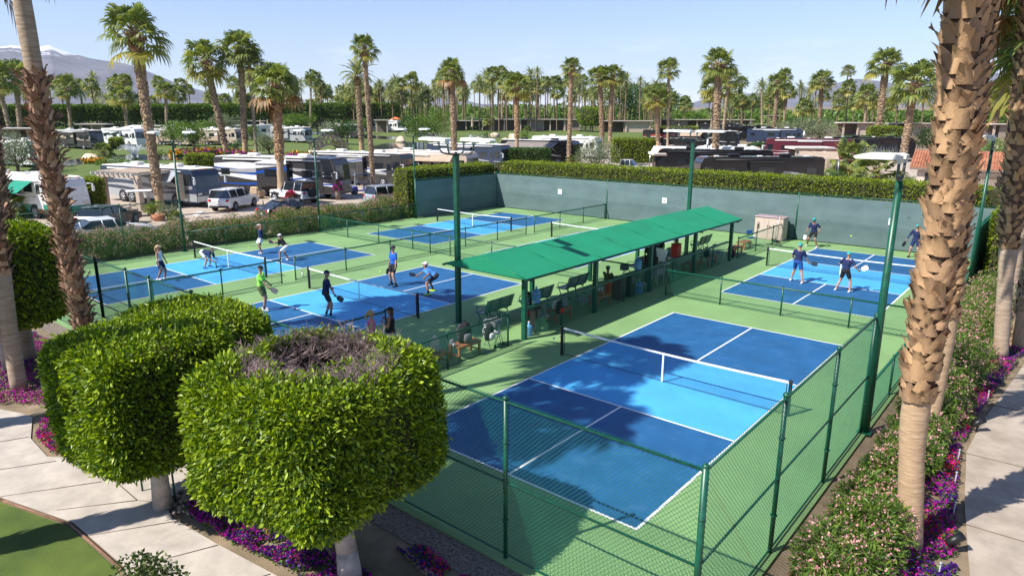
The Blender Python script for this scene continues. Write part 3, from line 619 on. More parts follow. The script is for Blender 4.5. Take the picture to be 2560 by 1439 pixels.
m = MB(); m.loft([[(a*x, b*y, h) for x, y in ((-1, -1), (1, -1), (1, 1), (-1, 1))] for a, b, h in ((.2, .2, 0), (.25, .25, .85))], smooth=False); m.build('body', mat('brown_plastic', (.10, .045, .03), .6), t)
m = MB(); m.box((0, 0, .88), (.54, .54, .06), bev=.02); m.build('lid', MATS['brown_plastic'], t)
t = thing('cooler_box', 'bright red cooler box on the bench near the seated woman', 'cooler', (-3.3, 20.1, .75))
m = MB(); m.box((0, 0, .3), (.35, .45, .6), bev=.03); m.build('body', mat('red_plastic', (.62, .03, .02), .4), t); m = MB(); m.box((0, 0, .63), (.37, .47, .06), bev=.02); m.build('lid', MATS['red_plastic'], t)
t = thing('side_table', 'small folding table under the red cooler box', 'table', (-3.3, 20.1, 0)); m = MB(); m.box((0, 0, .735), (.7, .6, .03)); m.build('table_top', mat('grey_plastic', (.5, .5, .5), .5), t)
for sx in (-.3, .3):
    for sy in (-.25, .25): m = MB(); m.tube((sx, sy, 0), (sx, sy, .72), .012); m.build('leg', CHROME, t)
t = thing('notice_board', 'white board held up beside the standing people under the roof', 'board', (-2.9, 17.6, 1.0)); t.rotation_euler = (R_(10), R_(12), R_(40))
m = MB(); m.box((0, 0, .3), (.55, .02, .6)); m.build('panel', WHITE, t); m = MB(); m.tube((0, 0, .6), (.02, 0, .8), .01); m.build('handle', CHROME, t)
t = thing('cool_fan', 'black round pedestal fan beside the beige cabinet', 'fan', (-3.0, 29.9, 0))
m = MB(); m.tube((0, 0, 0), (0, 0, 1.0), .018); m.tube((0, 0, 0), (0, 0, .03), .2, n=16); m.build('stand', BLACK, t)
m = MB()
for r in (.08, .16, .24): 
    for k in range(20): a, b = 2*math.pi*k/20, 2*math.pi*(k+1)/20; m.tube((.06, r*math.cos(a), 1.15+r*math.sin(a)), (.06, r*math.cos(b), 1.15+r*math.sin(b)), .006, n=4)
for k in range(18): a = 2*math.pi*k/18; m.tube((.07, 0, 1.15), (.05, .25*math.cos(a), 1.15+.25*math.sin(a)), .004, n=3)
m.build('grille', BLACK, t); m = MB(); [m.box((.03, .1*math.cos(a), 1.15+.1*math.sin(a)), (.01, .12, .12), ax=Matrix.Rotation(a, 3, 'X')) for a in (0, 2.1, 4.2)]; m.build('blade', BLACK, t)
t = thing('storage_cabinet', 'tall beige resin storage cabinet against the back windscreen', 'cabinet', (-3.1, 32.5, 0))
CAB = mat('beige_resin', (.56, .44, .37), .6, .05, 3); m = MB(); m.box((0, 0, .68), (1.75, .85, 1.36), bev=.02); m.build('body', CAB, t)
m = MB(); m.box((0, 0, 1.41), (1.85, .95, .1), bev=.04); m.build('lid', mat('mauve_resin', (.36, .28, .29), .6), t)
for sx in (-.44, .44): m = MB(); m.box((sx, -.44, .68), (.82, .02, 1.2)); d = m.build('door', CAB, t); m = MB(); m.box((sx*.15, -.458, .85), (.03, .02, .14)); m.build('handle', BLACK, d)
for k, (dx, mm, hh, nm) in enumerate(((0, 'WOOD', 1.75, 'tan wooden'), (.14, 'WHITE', 1.5, 'white'), (.3, 'CHROME', 1.35, 'bare metal'), (.42, 'BLACK', 1.6, 'black'))):
    t = thing('court_broom', '%s handled court broom leaning on the fence by the cabinet' % nm, 'broom', (-2.35-dx, 31.5+k*.25, 0)); t.rotation_euler = (R_(5), R_(6), 0)
    m = MB(); m.tube((0, 0, .1), (0, 0, hh), .014); m.build('handle', globals()[mm], t); m = MB(); m.box((0, 0, .06), (.36, .07, .12)); m.build('brush_head', BLACK, t)
t = thing('trolley_bag', 'white framed ball trolley under the railing behind the shelter post', 'trolley', (-2.75, 17.2, 0), R_(90)); m = MB()
for sx in (-.3, .3): m.path([(sx, -.2, 0), (sx, -.2, .9), (sx, .2, .9), (sx, .2, 0)], .014, 6)
m.tube((-.3, .2, .9), (.3, .2, .9), .014); m.build('frame', WHITE, t); m = MB(); m.box((0, 0, .6), (.56, .36, .3), bev=.04); m.build('tray', PAT, t)
BALL = mat('ball_yellow', (.62, .85, .03), .5)
for p, lab in (((2128, 590, 31.0), 'yellow ball in the air in front of the windscreen by sign 3'), ((952, 679, 0), 'yellow ball in the air left of the man in the bright blue shirt'), ((624, 618, 0), 'yellow ball in the air beside the woman in the white skirt')):
    d_ = ray(p[0], p[1]); y = {2128: 29.5, 952: 7.9, 624: 8.9}[p[0]]; k = (y-CAM[1])/d_[1]; w = CAM+d_*k
    t = MB(); t.ell((0, 0, 0), (.042,)*3, 12, 8); o = t.build('pickleball', BALL); o.location = w; tag(o, lab, 'ball', 'balls in play')
m = MB(); m.ell((0, 0, 0), (.037,)*3, 12, 8); o = m.build('pickleball', mat('ball_white', (.8, .8, .6), .5)); o.location = (-.66, 6.6, .55); tag(o, 'pale ball hanging on the left post of the front court net', 'ball', 'balls in play')
t = thing('drink_bottle', 'white drink bottle standing by the low fence left of the navy shirt net', 'bottle', (*gp(757, 695)[:2], 0)); m = MB(); m.tube((0, 0, 0), (0, 0, .24), .04, n=12); m.build('body', WHITE, t); m = MB(); m.tube((0, 0, .24), (0, 0, .29), .022, n=10); m.build('cap', BLACK, t)
# ------------------------------------------------------------------ foliage
def leafmat(name, lit, dark, transl=.28, rough=.45, island=.75, scale=1.3): return mat(name, lit, rough, scale=scale, col2=dark, island=island, transl=transl, spec=.35, ramp=(.15, .85))
FICUS = leafmat('ficus_leaf', (.29, .38, .013), (.035, .095, .008), .22, rough=.4)
SHOOT = leafmat('new_shoot_leaf', (.48, .58, .05), (.24, .36, .02), .35, rough=.35)
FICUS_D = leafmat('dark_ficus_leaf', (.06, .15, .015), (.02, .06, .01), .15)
HEDGEM = leafmat('hedge_leaf', (.30, .35, .02), (.09, .15, .01), .3)
OLEA = leafmat('oleander_leaf', (.17, .26, .035), (.04, .095, .015), .25)
OLIVE = leafmat('olive_leaf', (.22, .25, .13), (.10, .13, .06), .2)
TREEM = leafmat('tree_leaf', (.17, .26, .03), (.05, .11, .012), .25)
PINKM = leafmat('pink_flower', (.86, .52, .50), (.74, .30, .34), .35)
PETM = leafmat('magenta_flower', (.62, .012, .42), (.30, .01, .22), .3)
PETP = leafmat('purple_flower', (.11, .012, .30), (.05, .01, .15), .3)
PETR = leafmat('red_flower', (.75, .02, .08), (.6, .03, .18), .3)
YEL = leafmat('yellow_flower', (.85, .45, .01), (.8, .25, .01), .2)
BEDL = leafmat('bed_leaf', (.11, .20, .02), (.04, .09, .01), .2)
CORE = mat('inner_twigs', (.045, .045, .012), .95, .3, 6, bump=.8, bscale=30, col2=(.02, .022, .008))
TWIG = mat('dead_twigs', (.44, .33, .31), .9, .2, 4, col2=(.26, .19, .18))
BARKW = mat('pale_bark', (.50, .42, .36), .9, .15, 5, bump=.6, bscale=14)
BARK = mat('brown_bark', (.18, .12, .08), .9, .2, 5, bump=.7, bscale=14)
def rnd_unit(rng, n):
    v = rng.normal(size=(n, 3)); return v/np.linalg.norm(v, axis=1)[:, None]
def leaves(P, Nrm, L_, w, rng, spread=.9, fold=.25, droop=0.0):
    """folded rhombic leaves at P pointing roughly along Nrm"""
    n = len(P); d = Nrm+spread*rnd_unit(rng, n); d[:, 2] -= droop; d /= np.linalg.norm(d, axis=1)[:, None]
    r = rnd_unit(rng, n)+.8*Nrm; s = np.cross(d, r); s /= np.linalg.norm(s, axis=1)[:, None]+1e-9; u = np.cross(s, d)
    l = L_*rng.uniform(.65, 1.25, n)[:, None]; ww = w*rng.uniform(.8, 1.2, n)[:, None]
    a = P; t = P+d*l; m = P+d*l*.45
    V = np.stack([a, m+s*ww+u*ww*fold, t, m-s*ww+u*ww*fold], 1).reshape(-1, 3)
    k = np.arange(n)[:, None]*4; F = np.concatenate([k+np.array([[0, 1, 2]]), k+np.array([[0, 2, 3]])], 1).reshape(-1, 3)
    return V, F
def sph_pts(c, s, n, rng, e=4.0, depth=.12, rot=0.0, zmin=None, lump=.04):
    s = np.array(s, float); A = np.array([s[1]*s[2], s[0]*s[2], s[0]*s[1]]); f = rng.choice(3, n, p=A/A.sum()); q = rng.uniform(-1, 1, (n, 3)); q[np.arange(n), f] = rng.choice([-1, 1], n)
    k = (np.abs(q)**e).sum(1)**(-1/e); q = q*k[:, None]; nr = np.sign(q)*np.abs(q)**(e-1)/s; nr /= np.linalg.norm(nr, axis=1)[:, None]
    ph = rng.uniform(0, 6, 6); q2 = q*s/np.median(s); W_ = np.sin(q2[:, 0]*4.1+ph[0])*np.sin(q2[:, 1]*3.7+ph[1])*np.sin(q2[:, 2]*3.3+ph[2])+.6*np.sin(q2[:, 0]*9+ph[3])*np.sin(q2[:, 1]*8+ph[4])*np.sin(q2[:, 2]*7.7+ph[5])
    P = q*s+nr*(lump*W_*np.median(s))[:, None]-nr*(np.abs(rng.normal(size=n))*depth)[:, None]+nr*(rng.uniform(0, .4, n)**2*depth*1.2)[:, None]
    if zmin is not None: kx = P[:, 2] > zmin; P = P[kx]; nr = nr[kx]
    co, si = math.cos(rot), math.sin(rot); Rm = np.array([[co, si, 0], [-si, co, 0], [0, 0, 1]])
    return P @ Rm+np.array(c), nr @ Rm
def patchy(P, rng, f=2.3, th=-.55):
    v = np.sin(P[:, 0]*f+1.7)*np.sin(P[:, 1]*f*1.1+.6)+np.sin(P[:, 2]*f*1.4+2)*np.sin(P[:, 0]*f*1.9)+.6*np.sin(P[:, 1]*f*3.1+P[:, 2]*f*2.2); return (v > th-.5) | (rng.uniform(size=len(P)) < .35)
def core_mb(c, s, e=4.0, rot=0.0, n=20, k=10):
    rg = []; co, si = math.cos(rot), math.sin(rot)
    for j in range(k+1):
        ph = math.pi*j/k; ring = []
        for i in range(n):
            t = 2*math.pi*i/n; d = np.array([math.sin(max(ph, .02) if j < k else .02)*math.cos(t), math.sin(max(ph, .02) if j < k else .02)*math.sin(t), math.cos(ph)])
            r = (np.abs(d/np.array(s))**e).sum()**(-1/e); v = d*r; ring.append((v[0]*co-v[1]*si+c[0], v[0]*si+v[1]*co+c[1], v[2]+c[2]))
        rg.append(ring)
    m = MB(); m.loft(rg[::-1]); return m
def clipped(name, label, cat, loc, s, zc, n, L_, m_, trunk=None, e=4.5, rot=0.0, seed=1, group=None, spread=.9, depth=.12, cr=.93, trunk_m=None, trunk_r=.14, kind=None, hollow=None, lump=.035, part='foliage', droop=.15, w=None, shoots=0):
    """clipped shrub/hedge: leaves over a twiggy core; loc = ground point, zc = centre height"""
    t = thing(name, label, cat, loc, 0, group)
    rng = np.random.default_rng(seed); P, Nn = sph_pts((0, 0, zc), s, n, rng, e, depth, rot, lump=lump)
    if shoots: kk = patchy(P, rng); P, Nn = P[kk], Nn[kk]; q = rng.choice(len(P), shoots, replace=False); V, F = leaves(P[q]+Nn[q]*.06, Nn[q], L_*1.12, L_*.24, rng, .8); npmesh('new_shoots', V, F, SHOOT, t)
    V, F = leaves(P, Nn, L_, w or L_*.22, rng, spread, droop=droop); npmesh(part, V, F, m_, t)
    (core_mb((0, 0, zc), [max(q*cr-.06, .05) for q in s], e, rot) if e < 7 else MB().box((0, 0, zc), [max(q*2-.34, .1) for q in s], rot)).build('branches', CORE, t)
    if trunk:
        m = MB(); pts = [Vector(q) for q in trunk]; m.path(pts, [trunk_r*(1.25-.3*i/max(1, len(pts)-1)) for i in range(len(pts))], 12); m.build('trunk', trunk_m or BARKW, t)
    return t
def bush(name, label, cat, loc, R, H, n, L_, m_, seed=1, group=None, blobs=7, trunk_h=0.0, trunk_r=.12, trunk_m=None, flowers=None, zlift=0.0, spread=1.1, w=None, limbs=4, fl_n=0, fl_s=.04, part='crown', asp=1.0, rz=0.0, low=False):
    """loose tree or bush: a cloud of overlapping uneven clumps, with gaps, on limbs"""
    t = thing(name, label, cat, loc, rz, group); rng = np.random.default_rng(seed); rg = random.Random(seed)
    cs = []
    for i in range(blobs):
        a = 2*math.pi*(i/blobs+rg.uniform(-.07, .07)); rr = R*rg.uniform(.25, .62)*(0 if i == 0 else 1); z = trunk_h+(H-trunk_h)*(.52+rg.uniform(-.22, .26) if i else .62)*(.72 if low else 1)
        q = R*rg.uniform(.38, .55); cs.append(((rr*math.cos(a), rr*math.sin(a)*asp, z), (q, q*asp, min(q*.95, (H-trunk_h)*.36) if not low else H*.42)))
    Vs = []; Fs = []; o = 0; Vf = []; Ff = []; of = 0
    for c, s in cs:
        k = int(n/blobs); d = rnd_unit(rng, k); rad = rng.uniform(.45, 1.06, k)**.5; P = d*np.array(s)*rad[:, None]+np.array(c); ok = P[:, 2] > zlift+.02; P = P[ok]; d = d[ok]
        V, F = leaves(P, d, L_, w or L_*.2, rng, spread, droop=.15); Vs.append(V); Fs.append(F+o); o += len(V)
        if fl_n:
            k = int(fl_n/blobs); d = rnd_unit(rng, k); d[:, 2] = np.abs(d[:, 2]); P = d*np.array(s)*rng.uniform(.98, 1.12, k)[:, None]+np.array(c)
            for rep in range(3):
                P2 = P+rnd_unit(rng, k)*fl_s*.6; V, F = leaves(P2, d, fl_s, fl_s*.42, rng, 1.3); Vf.append(V); Ff.append(F+of); of += len(V)
    npmesh(part, np.concatenate(Vs), np.concatenate(Fs), m_, t)
    if fl_n: npmesh('blossom', np.concatenate(Vf), np.concatenate(Ff), flowers, t)
    m = MB(); 
    base = Vector((0, 0, 0)); top = Vector((rg.uniform(-.1, .1)*R, rg.uniform(-.1, .1)*R, max(trunk_h, H*.25)))
    m.path([base, base.lerp(top, .5)+Vector((.04*R, 0, 0)), top], [trunk_r*1.2, trunk_r, trunk_r*.85], 10)
    for c, s in cs: m.path([top, top.lerp(Vector(c), .5)+Vector((0, 0, -.04*R)), Vector(c)], [trunk_r*.6, trunk_r*.35, trunk_r*.12], 6)
    m.build('trunk', trunk_m or BARK, t); return t

# foreground clipped ficus trees --------------------------------------------------
def topiary_hollow():
    c = (2.62, -4.15); t = thing('clipped_ficus', 'big clipped ficus tree with a hollow of dead grey twigs on top', 'tree', (*c, Z0)); rng = np.random.default_rng(5); zc = 2.60; s = (1.56, 1.58, 1.13)
    P, Nn = sph_pts((0, 0, zc), s, 80000, rng, 5.5, .17, .15, lump=.05)
    def inh(P, k=1.0): 
        a = ((P[:, 0]+.2)/(1.18*k))**2+((P[:, 1]-.22)/(1.08*k))**2 < 1+.35*np.sin(np.arctan2(P[:, 1], P[:, 0])*3+1); b = (P[:, 0] < -.2) & (P[:, 1] < -.15) & (P[:, 1] > -1.0) & (P[:, 0] > -1.2); return (a | b & False) & (P[:, 2] > zc+.1)
    P0, N0 = P[~inh(P)], Nn[~inh(P)]; kk = patchy(P0, rng); P0, N0 = P0[kk], N0[kk]
    ang = rng.uniform(0, 2*math.pi, 7000); zz = zc+rng.uniform(-.1, 1.15, 7000); sel = rng.uniform(size=7000) < np.clip((zz-zc)*1.1, 0, 1)*np.where(np.sin(ang*2+1) > -.2, 1, .35)
    Pi = np.stack([-.28+1.05*np.cos(ang), .35+.95*np.sin(ang), zz], 1)[sel]; Ni = np.stack([-np.cos(ang), -np.sin(ang), .4+0*ang], 1)[sel]; Pi += rnd_unit(rng, len(Pi))*.07
    V, F = leaves(np.concatenate([P0, Pi]), np.concatenate([N0, Ni]), .092, .020, rng, 1.0, droop=.2); npmesh('foliage', V, F, FICUS, t)
    q = rng.choice(len(P0), 3200, replace=False); V, F = leaves(P0[q]+N0[q]*.06, N0[q], .10, .022, rng, .8); npmesh('new_shoots', V, F, SHOOT, t)
    # bowl shaped core
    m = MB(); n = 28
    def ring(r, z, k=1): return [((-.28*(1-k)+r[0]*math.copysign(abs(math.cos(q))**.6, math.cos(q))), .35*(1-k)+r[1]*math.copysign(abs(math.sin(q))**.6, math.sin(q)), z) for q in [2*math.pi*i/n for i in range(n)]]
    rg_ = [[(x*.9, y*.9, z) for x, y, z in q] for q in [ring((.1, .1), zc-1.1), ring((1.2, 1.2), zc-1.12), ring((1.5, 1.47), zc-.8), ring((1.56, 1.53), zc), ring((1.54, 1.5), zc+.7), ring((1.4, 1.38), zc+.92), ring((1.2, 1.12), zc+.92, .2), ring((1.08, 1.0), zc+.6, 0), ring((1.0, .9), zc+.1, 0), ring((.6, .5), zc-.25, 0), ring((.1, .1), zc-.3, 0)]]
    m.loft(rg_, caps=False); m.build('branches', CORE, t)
    m = MB(); rg = random.Random(3)
    for i in range(1900):
        a = rg.uniform(0, 2*math.pi); rr = rg.uniform(.5, 1.12)**.8; p = Vector((-.2+1.22*rr*math.cos(a), .24+1.12*rr*math.sin(a), zc+rg.uniform(-.2, .85))); 
        if rr > .9 : p.z = zc+rg.uniform(.75, .95)
        d = Vector((rg.gauss(0, .5)-math.cos(a)*.4, rg.gauss(0, .5)-math.sin(a)*.4, rg.uniform(.3, 1))).normalized(); l = rg.uniform(.12, .34)
        q = p+d*l; m.tube(p, q, .008, .004, 4, False)
        for k in range(3): d2 = (d+Vector((rg.gauss(0, .6), rg.gauss(0, .6), rg.gauss(.1, .4)))).normalized(); m.tube(p.lerp(q, rg.uniform(.3, 1)), p.lerp(q, .8)+d2*rg.uniform(.08, .2), .005, .0025, 3, False)
    m.build('dead_branches', TWIG, t)
    m = MB(); m.path([(.62, -.05, 0), (.5, 0, .5), (.34, .02, 1.1), (.2, .05, 1.9)], [.21, .17, .16, .15], 16); m.build('trunk', BARKW, t)
    m = MB(); m.tube((-.75, .3, 2.2), (-.7, .25, 3.15), .09, .07, n=10); m.build('bare_limb', BARKW, t)
topiary_hollow()
clipped('clipped_ficus', 'clipped box shaped ficus tree standing over the pale concrete walk', 'tree', (-1.3, -5.2, Z0), (1.27, 1.3, 1.2), 2.42, 60000, .09, FICUS, trunk=[(0, 0, 0), (.1, 0, 1.5)], rot=.1, seed=8, w=.020, e=5.5, depth=.17, lump=.045, shoots=2200)
clipped('clipped_ficus', 'long clipped ficus tree by the gate, behind the box shaped one', 'tree', (-2.65, -3.6, Z0), (1.45, 1.1, 1.02), 2.42, 38000, .09, FICUS, trunk=[(0, 0, 0), (.1, 0, 1.5)], rot=.1, seed=9, w=.020, e=5.5, depth=.17, lump=.045, shoots=2200)
clipped('clipped_ficus', 'clipped ficus tree with a shaded side at the left edge', 'tree', (-12.1, -4.9, Z0), (1.75, 1.6, 1.42), 2.95, 26000, .13, FICUS, trunk=[(0, 0, 0), (.1, 0, 1.5)], rot=.1, seed=10, w=.03)
bush('shrub', 'loose leafy shrub at the bottom edge by the lawn', 'shrub', (1.75, -6.65, Z0), .72, .95, 2600, .075, leafmat('coarse_leaf', (.13, .17, .04), (.04, .07, .02), .2), seed=3, blobs=7, w=.024)
# windscreen hedges ----------------------------------------------------------------
def box_hedge(label, c, s, h, n, L_, m_=None, rot=0, seed=1, e=8, name='clipped_hedge', group=None, lump=.025, depth=.13):
    z = T(c[0], c[1]); return clipped(name, label, 'hedge', (c[0], c[1], z), (s[0], s[1], h/2), h/2, n, L_, m_ or HEDGEM, None, e, rot, seed, group, spread=1.0, depth=depth, lump=lump)
box_hedge('long clipped hedge running behind the grey green windscreens', (-9.4, 34.75), (17.9, .95), 3.85, 70000, .15, seed=2, e=14)
box_hedge('clipped hedge end standing beside the shaded dark windscreen', (-27.8, 28.9), (.9, 5.0), 3.7, 22000, .14, seed=3, e=12)
box_hedge('clipped hedge outside the far right corner behind the shaggy palms', (9.35, 29.8), (.75, 4.8), 3.6, 16000, .14, seed=4, e=12)
# ------------------------------------------------------------------ palms
BOOT = mat('palm_boot', (.66, .41, .21), .8, scale=9, col2=(.20, .115, .065), island=.5, bump=.5, bscale=45, ramp=(.1, .9), stretch=(1, 1, .3))
BOOTR = mat('shaggy_boot', (.56, .36, .24), .85, scale=9, col2=(.17, .07, .045), island=.7, bump=.4, bscale=25, ramp=(.1, .9))
BOOTP = mat('pale_boot', (.44, .31, .19), .85, scale=5, col2=(.20, .13, .08), island=.6, ramp=(.1, .9))
PTRUNK = mat('palm_trunk', (.52, .36, .22), .9, scale=4, col2=(.36, .24, .14), bump=.6, bscale=7, stretch=(1, 1, 6))
PTRUNKP = mat('pale_palm_trunk', (.46, .36, .27), .9, scale=3, col2=(.30, .21, .14), bump=.6, bscale=7, stretch=(1, 1, 7))
PCORE = mat('palm_fibre', (.17, .10, .055), .95, .3, 8, bump=.6)
PLEAF = leafmat('fan_frond', (.28, .31, .07), (.07, .115, .03), .35, island=.7, scale=.7)
PLEAF2 = leafmat('yellow_fan_frond', (.42, .36, .08), (.18, .19, .04), .35, island=.6, scale=.7)
PDRY = leafmat('dry_frond', (.42, .25, .09), (.17, .09, .04), .2, island=.7)
DLEAF = leafmat('date_frond', (.36, .38, .15), (.15, .17, .07), .3, island=.6, scale=.7)
def boots_np(path, rad, rows, per, L_, w, rng, up=1.0, out=.5, curl=.25, half=None):
    """split leaf bases wrapped round a trunk. path: list of Vector; rad(t)"""
    V = []; F = []; n = rows
    pts = [np.array(p) for p in path]
    def at(t): x = t*(len(pts)-1); i = min(int(x), len(pts)-2); f = x-i; return pts[i]*(1-f)+pts[i+1]*f
    for r in range(n):
        t = (r+.5)/n
        for k in range(per):
            a = 2*math.pi*(k+.5*(r % 2)+rng.uniform(-.18, .18))/per; tt = min(.999, max(0, t+rng.uniform(-.4, .4)/n)); c = at(tt); R_0 = rad(tt)
            o = np.array([math.cos(a), math.sin(a), 0]); s = np.array([-math.sin(a), math.cos(a), 0]); z = np.array([0, 0, 1.0])
            l = L_*rng.uniform(.65, 1.3); ww = w*rng.uniform(.75, 1.25); ou = out*rng.uniform(.5, 1.5); sk = rng.uniform(-.35, .35)
            b = c+o*R_0*.88-z*l*.15; d = (z*up+o*ou+s*sk); d /= np.linalg.norm(d); tw = rng.uniform(.45, .85)
            th = .018*ww/.1
            q = [b-s*ww, b+s*ww, b+d*l*.5+s*ww*.95+o*th, b+d*l*.5-s*ww*.95+o*th, b+d*l+s*ww*.55-o*curl*ww, b+d*l*tw+o*curl*ww*1.2, b+d*l*rng.uniform(.8, 1.15)-s*ww*.55-o*curl*ww, b+d*l*.45+o*ww*.75]
            i = len(V); V.extend(q); F.extend([(i, i+1, i+7), (i+1, i+2, i+7), (i+2, i+4, i+7), (i+4, i+5, i+7), (i+5, i+6, i+7), (i+6, i+3, i+7), (i+3, i, i+7)])
    return np.array(V), np.array(F)
def shells(path, rad, rows, per, L_, w, rng, out=.5, curl=.3):
    """overlapping split leaf-base shells (curved patches with a notched, flaring tip)"""
    V = []; F = []; pts = [np.array(p) for p in path]; NC, NR = 5, 5
    def at(t): x = t*(len(pts)-1); i = min(int(x), len(pts)-2); f = x-i; return pts[i]*(1-f)+pts[i+1]*f
    for r in range(rows):
        for k in range(per):
            a = 2*math.pi*(k+.5*(r % 2)+rng.uniform(-.2, .2))/per; tt = min(.999, max(0, (r+.5+rng.uniform(-.45, .45))/rows)); c = at(tt); R_0 = rad(tt); o = np.array([math.cos(a), math.sin(a), 0]); s = np.array([-math.sin(a), math.cos(a), 0]); z = np.array([0, 0, 1.0])
            l = L_*rng.uniform(.6, 1.3); ww = w*rng.uniform(.75, 1.2); ou = out*rng.uniform(.3, 1.9); sk = rng.uniform(-.45, .45); cu = curl*rng.uniform(.3, 1.8); notch = rng.uniform(-.15, .3); lt = rng.uniform(.85, 1.1), rng.uniform(.7, 1.05); i0 = len(V)
            for j in range(NR):
                v = j/(NR-1)
                for q in range(NC):
                    u = -1+2*q/(NC-1); side = lt[0] if u < 0 else lt[1]; ll = l*v*(1-notch*(1-abs(u))*v)*(side if abs(u) > .1 else 1); wid = ww*(1-.62*v**1.8)
                    p = c+o*(R_0*.86+(1-u*u)*ww*.62*(1-.3*v)+ou*ll+cu*l*v**3*(abs(u)**1.5))+s*(u*wid+sk*ll+u*v**4*ww*.3)+z*(ll-l*.2); V.append(p)
            for j in range(NR-1):
                for q in range(NC-1): b = i0+j*NC+q; F.append((b, b+1, b+NC+1, b+NC))
    return np.array(V), np.array(F)
def hero_trunk(t, path, rad, smooth_to, boots, m_boot, m_trunk, btop=1.0):
    """path: points in the thing's frame; smooth lower part then booted part"""
    m = MB(); N_ = 40; pts = [Vector(p) for p in path]
    def at(f): x = f*(len(pts)-1); i = min(int(x), len(pts)-2); return pts[i].lerp(pts[i+1], x-i)
    rings = []
    for k in range(N_+1):
        f = k/N_; c = at(f); r = rad(f)*(.9 if f > smooth_to else 1)*(1+.02*math.sin(k*2.2)); rings.append([(c.x+r*math.cos(q), c.y+r*math.sin(q), c.z) for q in [2*math.pi*i/18 for i in range(18)]])
    m.loft(rings); m.build('trunk', m_trunk, t)
    rng = random.Random(7)
    sub = [at(smooth_to+(btop-smooth_to)*i/12) for i in range(13)]
    V, F = shells(sub, lambda u: rad(smooth_to+(btop-smooth_to)*u), *boots[:4], rng, boots[5], boots[6]); npmesh('leaf_bases', V, F, m_boot, t, smooth=True)
    m = MB(); m.loft([[(c.x+r*math.cos(q), c.y+r*math.sin(q), c.z) for q in [2*math.pi*i/14 for i in range(14)]] for c, r in [(sub[i], rad(smooth_to+(btop-smooth_to)*i/12)*.97) for i in range(13)]]); m.build('fibre_layer', PCORE, t)
def fan_crown(nl, R, rng, nb=13, yellow=.12, dead=.0, wid=1.0, drop=1.0, up=1.0):
    """returns dict of mesh arrays (green, yellow/dry) plus petioles"""
    G = [[], []]; D = [[], []]; Pm = MB()
    def leaf(store, base, dirv, R_):
        d = Vector(dirv).normalized(); pl = R_*rng.uniform(.42, .72); sidev = d.cross(Vector((0, 0, 1)));
        if sidev.length < .1: sidev = Vector((1, 0, 0))
        sidev.normalize(); upv = sidev.cross(d).normalized(); roll = rng.uniform(-.5, .5)
        sidev, upv = sidev*math.cos(roll)+upv*math.sin(roll), upv*math.cos(roll)-sidev*math.sin(roll)
        sag = Vector((0, 0, -1))*pl*.16; h = base+d*pl+sag
        Pm.path([base, base+d*pl*.5+sag*.25, h], [.022, .016, .012], 4)
        V, F = store
        for b in range(nb):
            a = (-1+2*(b+.5)/nb)*2.0+rng.uniform(-.05, .05); l = R_*.62*(1-.28*abs(a)/2.0)*rng.uniform(.9, 1.1)
            bd = (d*math.cos(a)+sidev*math.sin(a)).normalized(); s = bd.cross(upv).normalized(); wv = s*(l*.085*wid)
            cup = upv*(l*.10*math.cos(a)); g = Vector((0, 0, -1))
            p0 = h; p1 = h+bd*l*.5+cup+g*l*.05*drop; p2 = h+bd*l*.82+cup*.6+g*l*.2*drop; p3 = h+bd*l*.98+g*l*(.42+rng.uniform(0, .15))*drop
            i = len(V); V.extend([p0, p1-wv, p1+wv, p2-wv*.75, p2+wv*.75, p3]); F.extend([(i, i+1, i+2), (i+1, i+3, i+4), (i+1, i+4, i+2), (i+3, i+5, i+4)])
    for k in range(nl):
        f = (k+.5)/nl; el = math.pi/2*up-(f**.85)*2.25; a = k*2.399963+rng.uniform(-.2, .2)
        dv = (math.cos(el)*math.cos(a), math.cos(el)*math.sin(a), math.sin(el)); base = Vector((math.cos(a)*.08*R, math.sin(a)*.08*R, R*.12*(1-2*f)))
        is_y = f > 1-yellow
        leaf(D if is_y else G, base, dv, R*rng.uniform(.85, 1.1)*(.9 if f < .12 else 1))
    for k in range(int(nl*dead)):
        a = rng.uniform(0, 6.28); el = -1.25+rng.uniform(-.15, .2); leaf(D, Vector((math.cos(a)*.1*R, math.sin(a)*.1*R, -R*.2-rng.uniform(0, R*.5))), (math.cos(el)*math.cos(a), math.cos(el)*math.sin(a), math.sin(el)), R*.7)
    return G, D, Pm
def date_crown(nl, R, rng, nb=16, arch=1.0, wk=.075):
    V = []; F = []; Pm = MB()
    for k in range(nl):
        f = (k+.5)/nl; el = math.pi/2-f*1.95; a = k*2.399963+rng.uniform(-.2, .2); l = R*rng.uniform(.85, 1.1); o = Vector((math.cos(a), math.sin(a), 0)); pts = []; p = Vector((0, 0, 0)); e = el
        for i in range(9): pts.append(p.copy()); p = p+(o*math.cos(e)+Vector((0, 0, math.sin(e))))*l/8; e -= (.13+.08*math.cos(el))*arch
        Pm.path(pts[::2], [.025, .018, .014, .01, .006], 4)
        s = o.cross(Vector((0, 0, 1)))
        for i in range(nb*2):
            u = .12+.88*i/(nb*2); x = u*8; j = min(int(x), 7); q = pts[j].lerp(pts[j+1], x-j); d = (pts[j+1]-pts[j]).normalized()
            for sg in (-1, 1):
                bl = l*.17*(1-.55*abs(u-.45)*1.6); bd = (s*sg*.85+d*.75+Vector((0, 0, .25-rng.uniform(0, .45)))).normalized(); wv = d*bl*wk; i0 = len(V)
                V.extend([q-wv, q+wv, q+bd*bl*.6+wv*.9+Vector((0, 0, -bl*.04)), q+bd*bl+Vector((0, 0, -bl*.2))]); F.extend([(i0, i0+1, i0+2), (i0, i0+2, i0+3)])
    return V, F, Pm
_rg = random.Random(11)
def mk(Vf, m_, nm): return npmesh(nm, np.array([tuple(v) for v in Vf[0]]), np.array(Vf[1]), m_, parent=False)
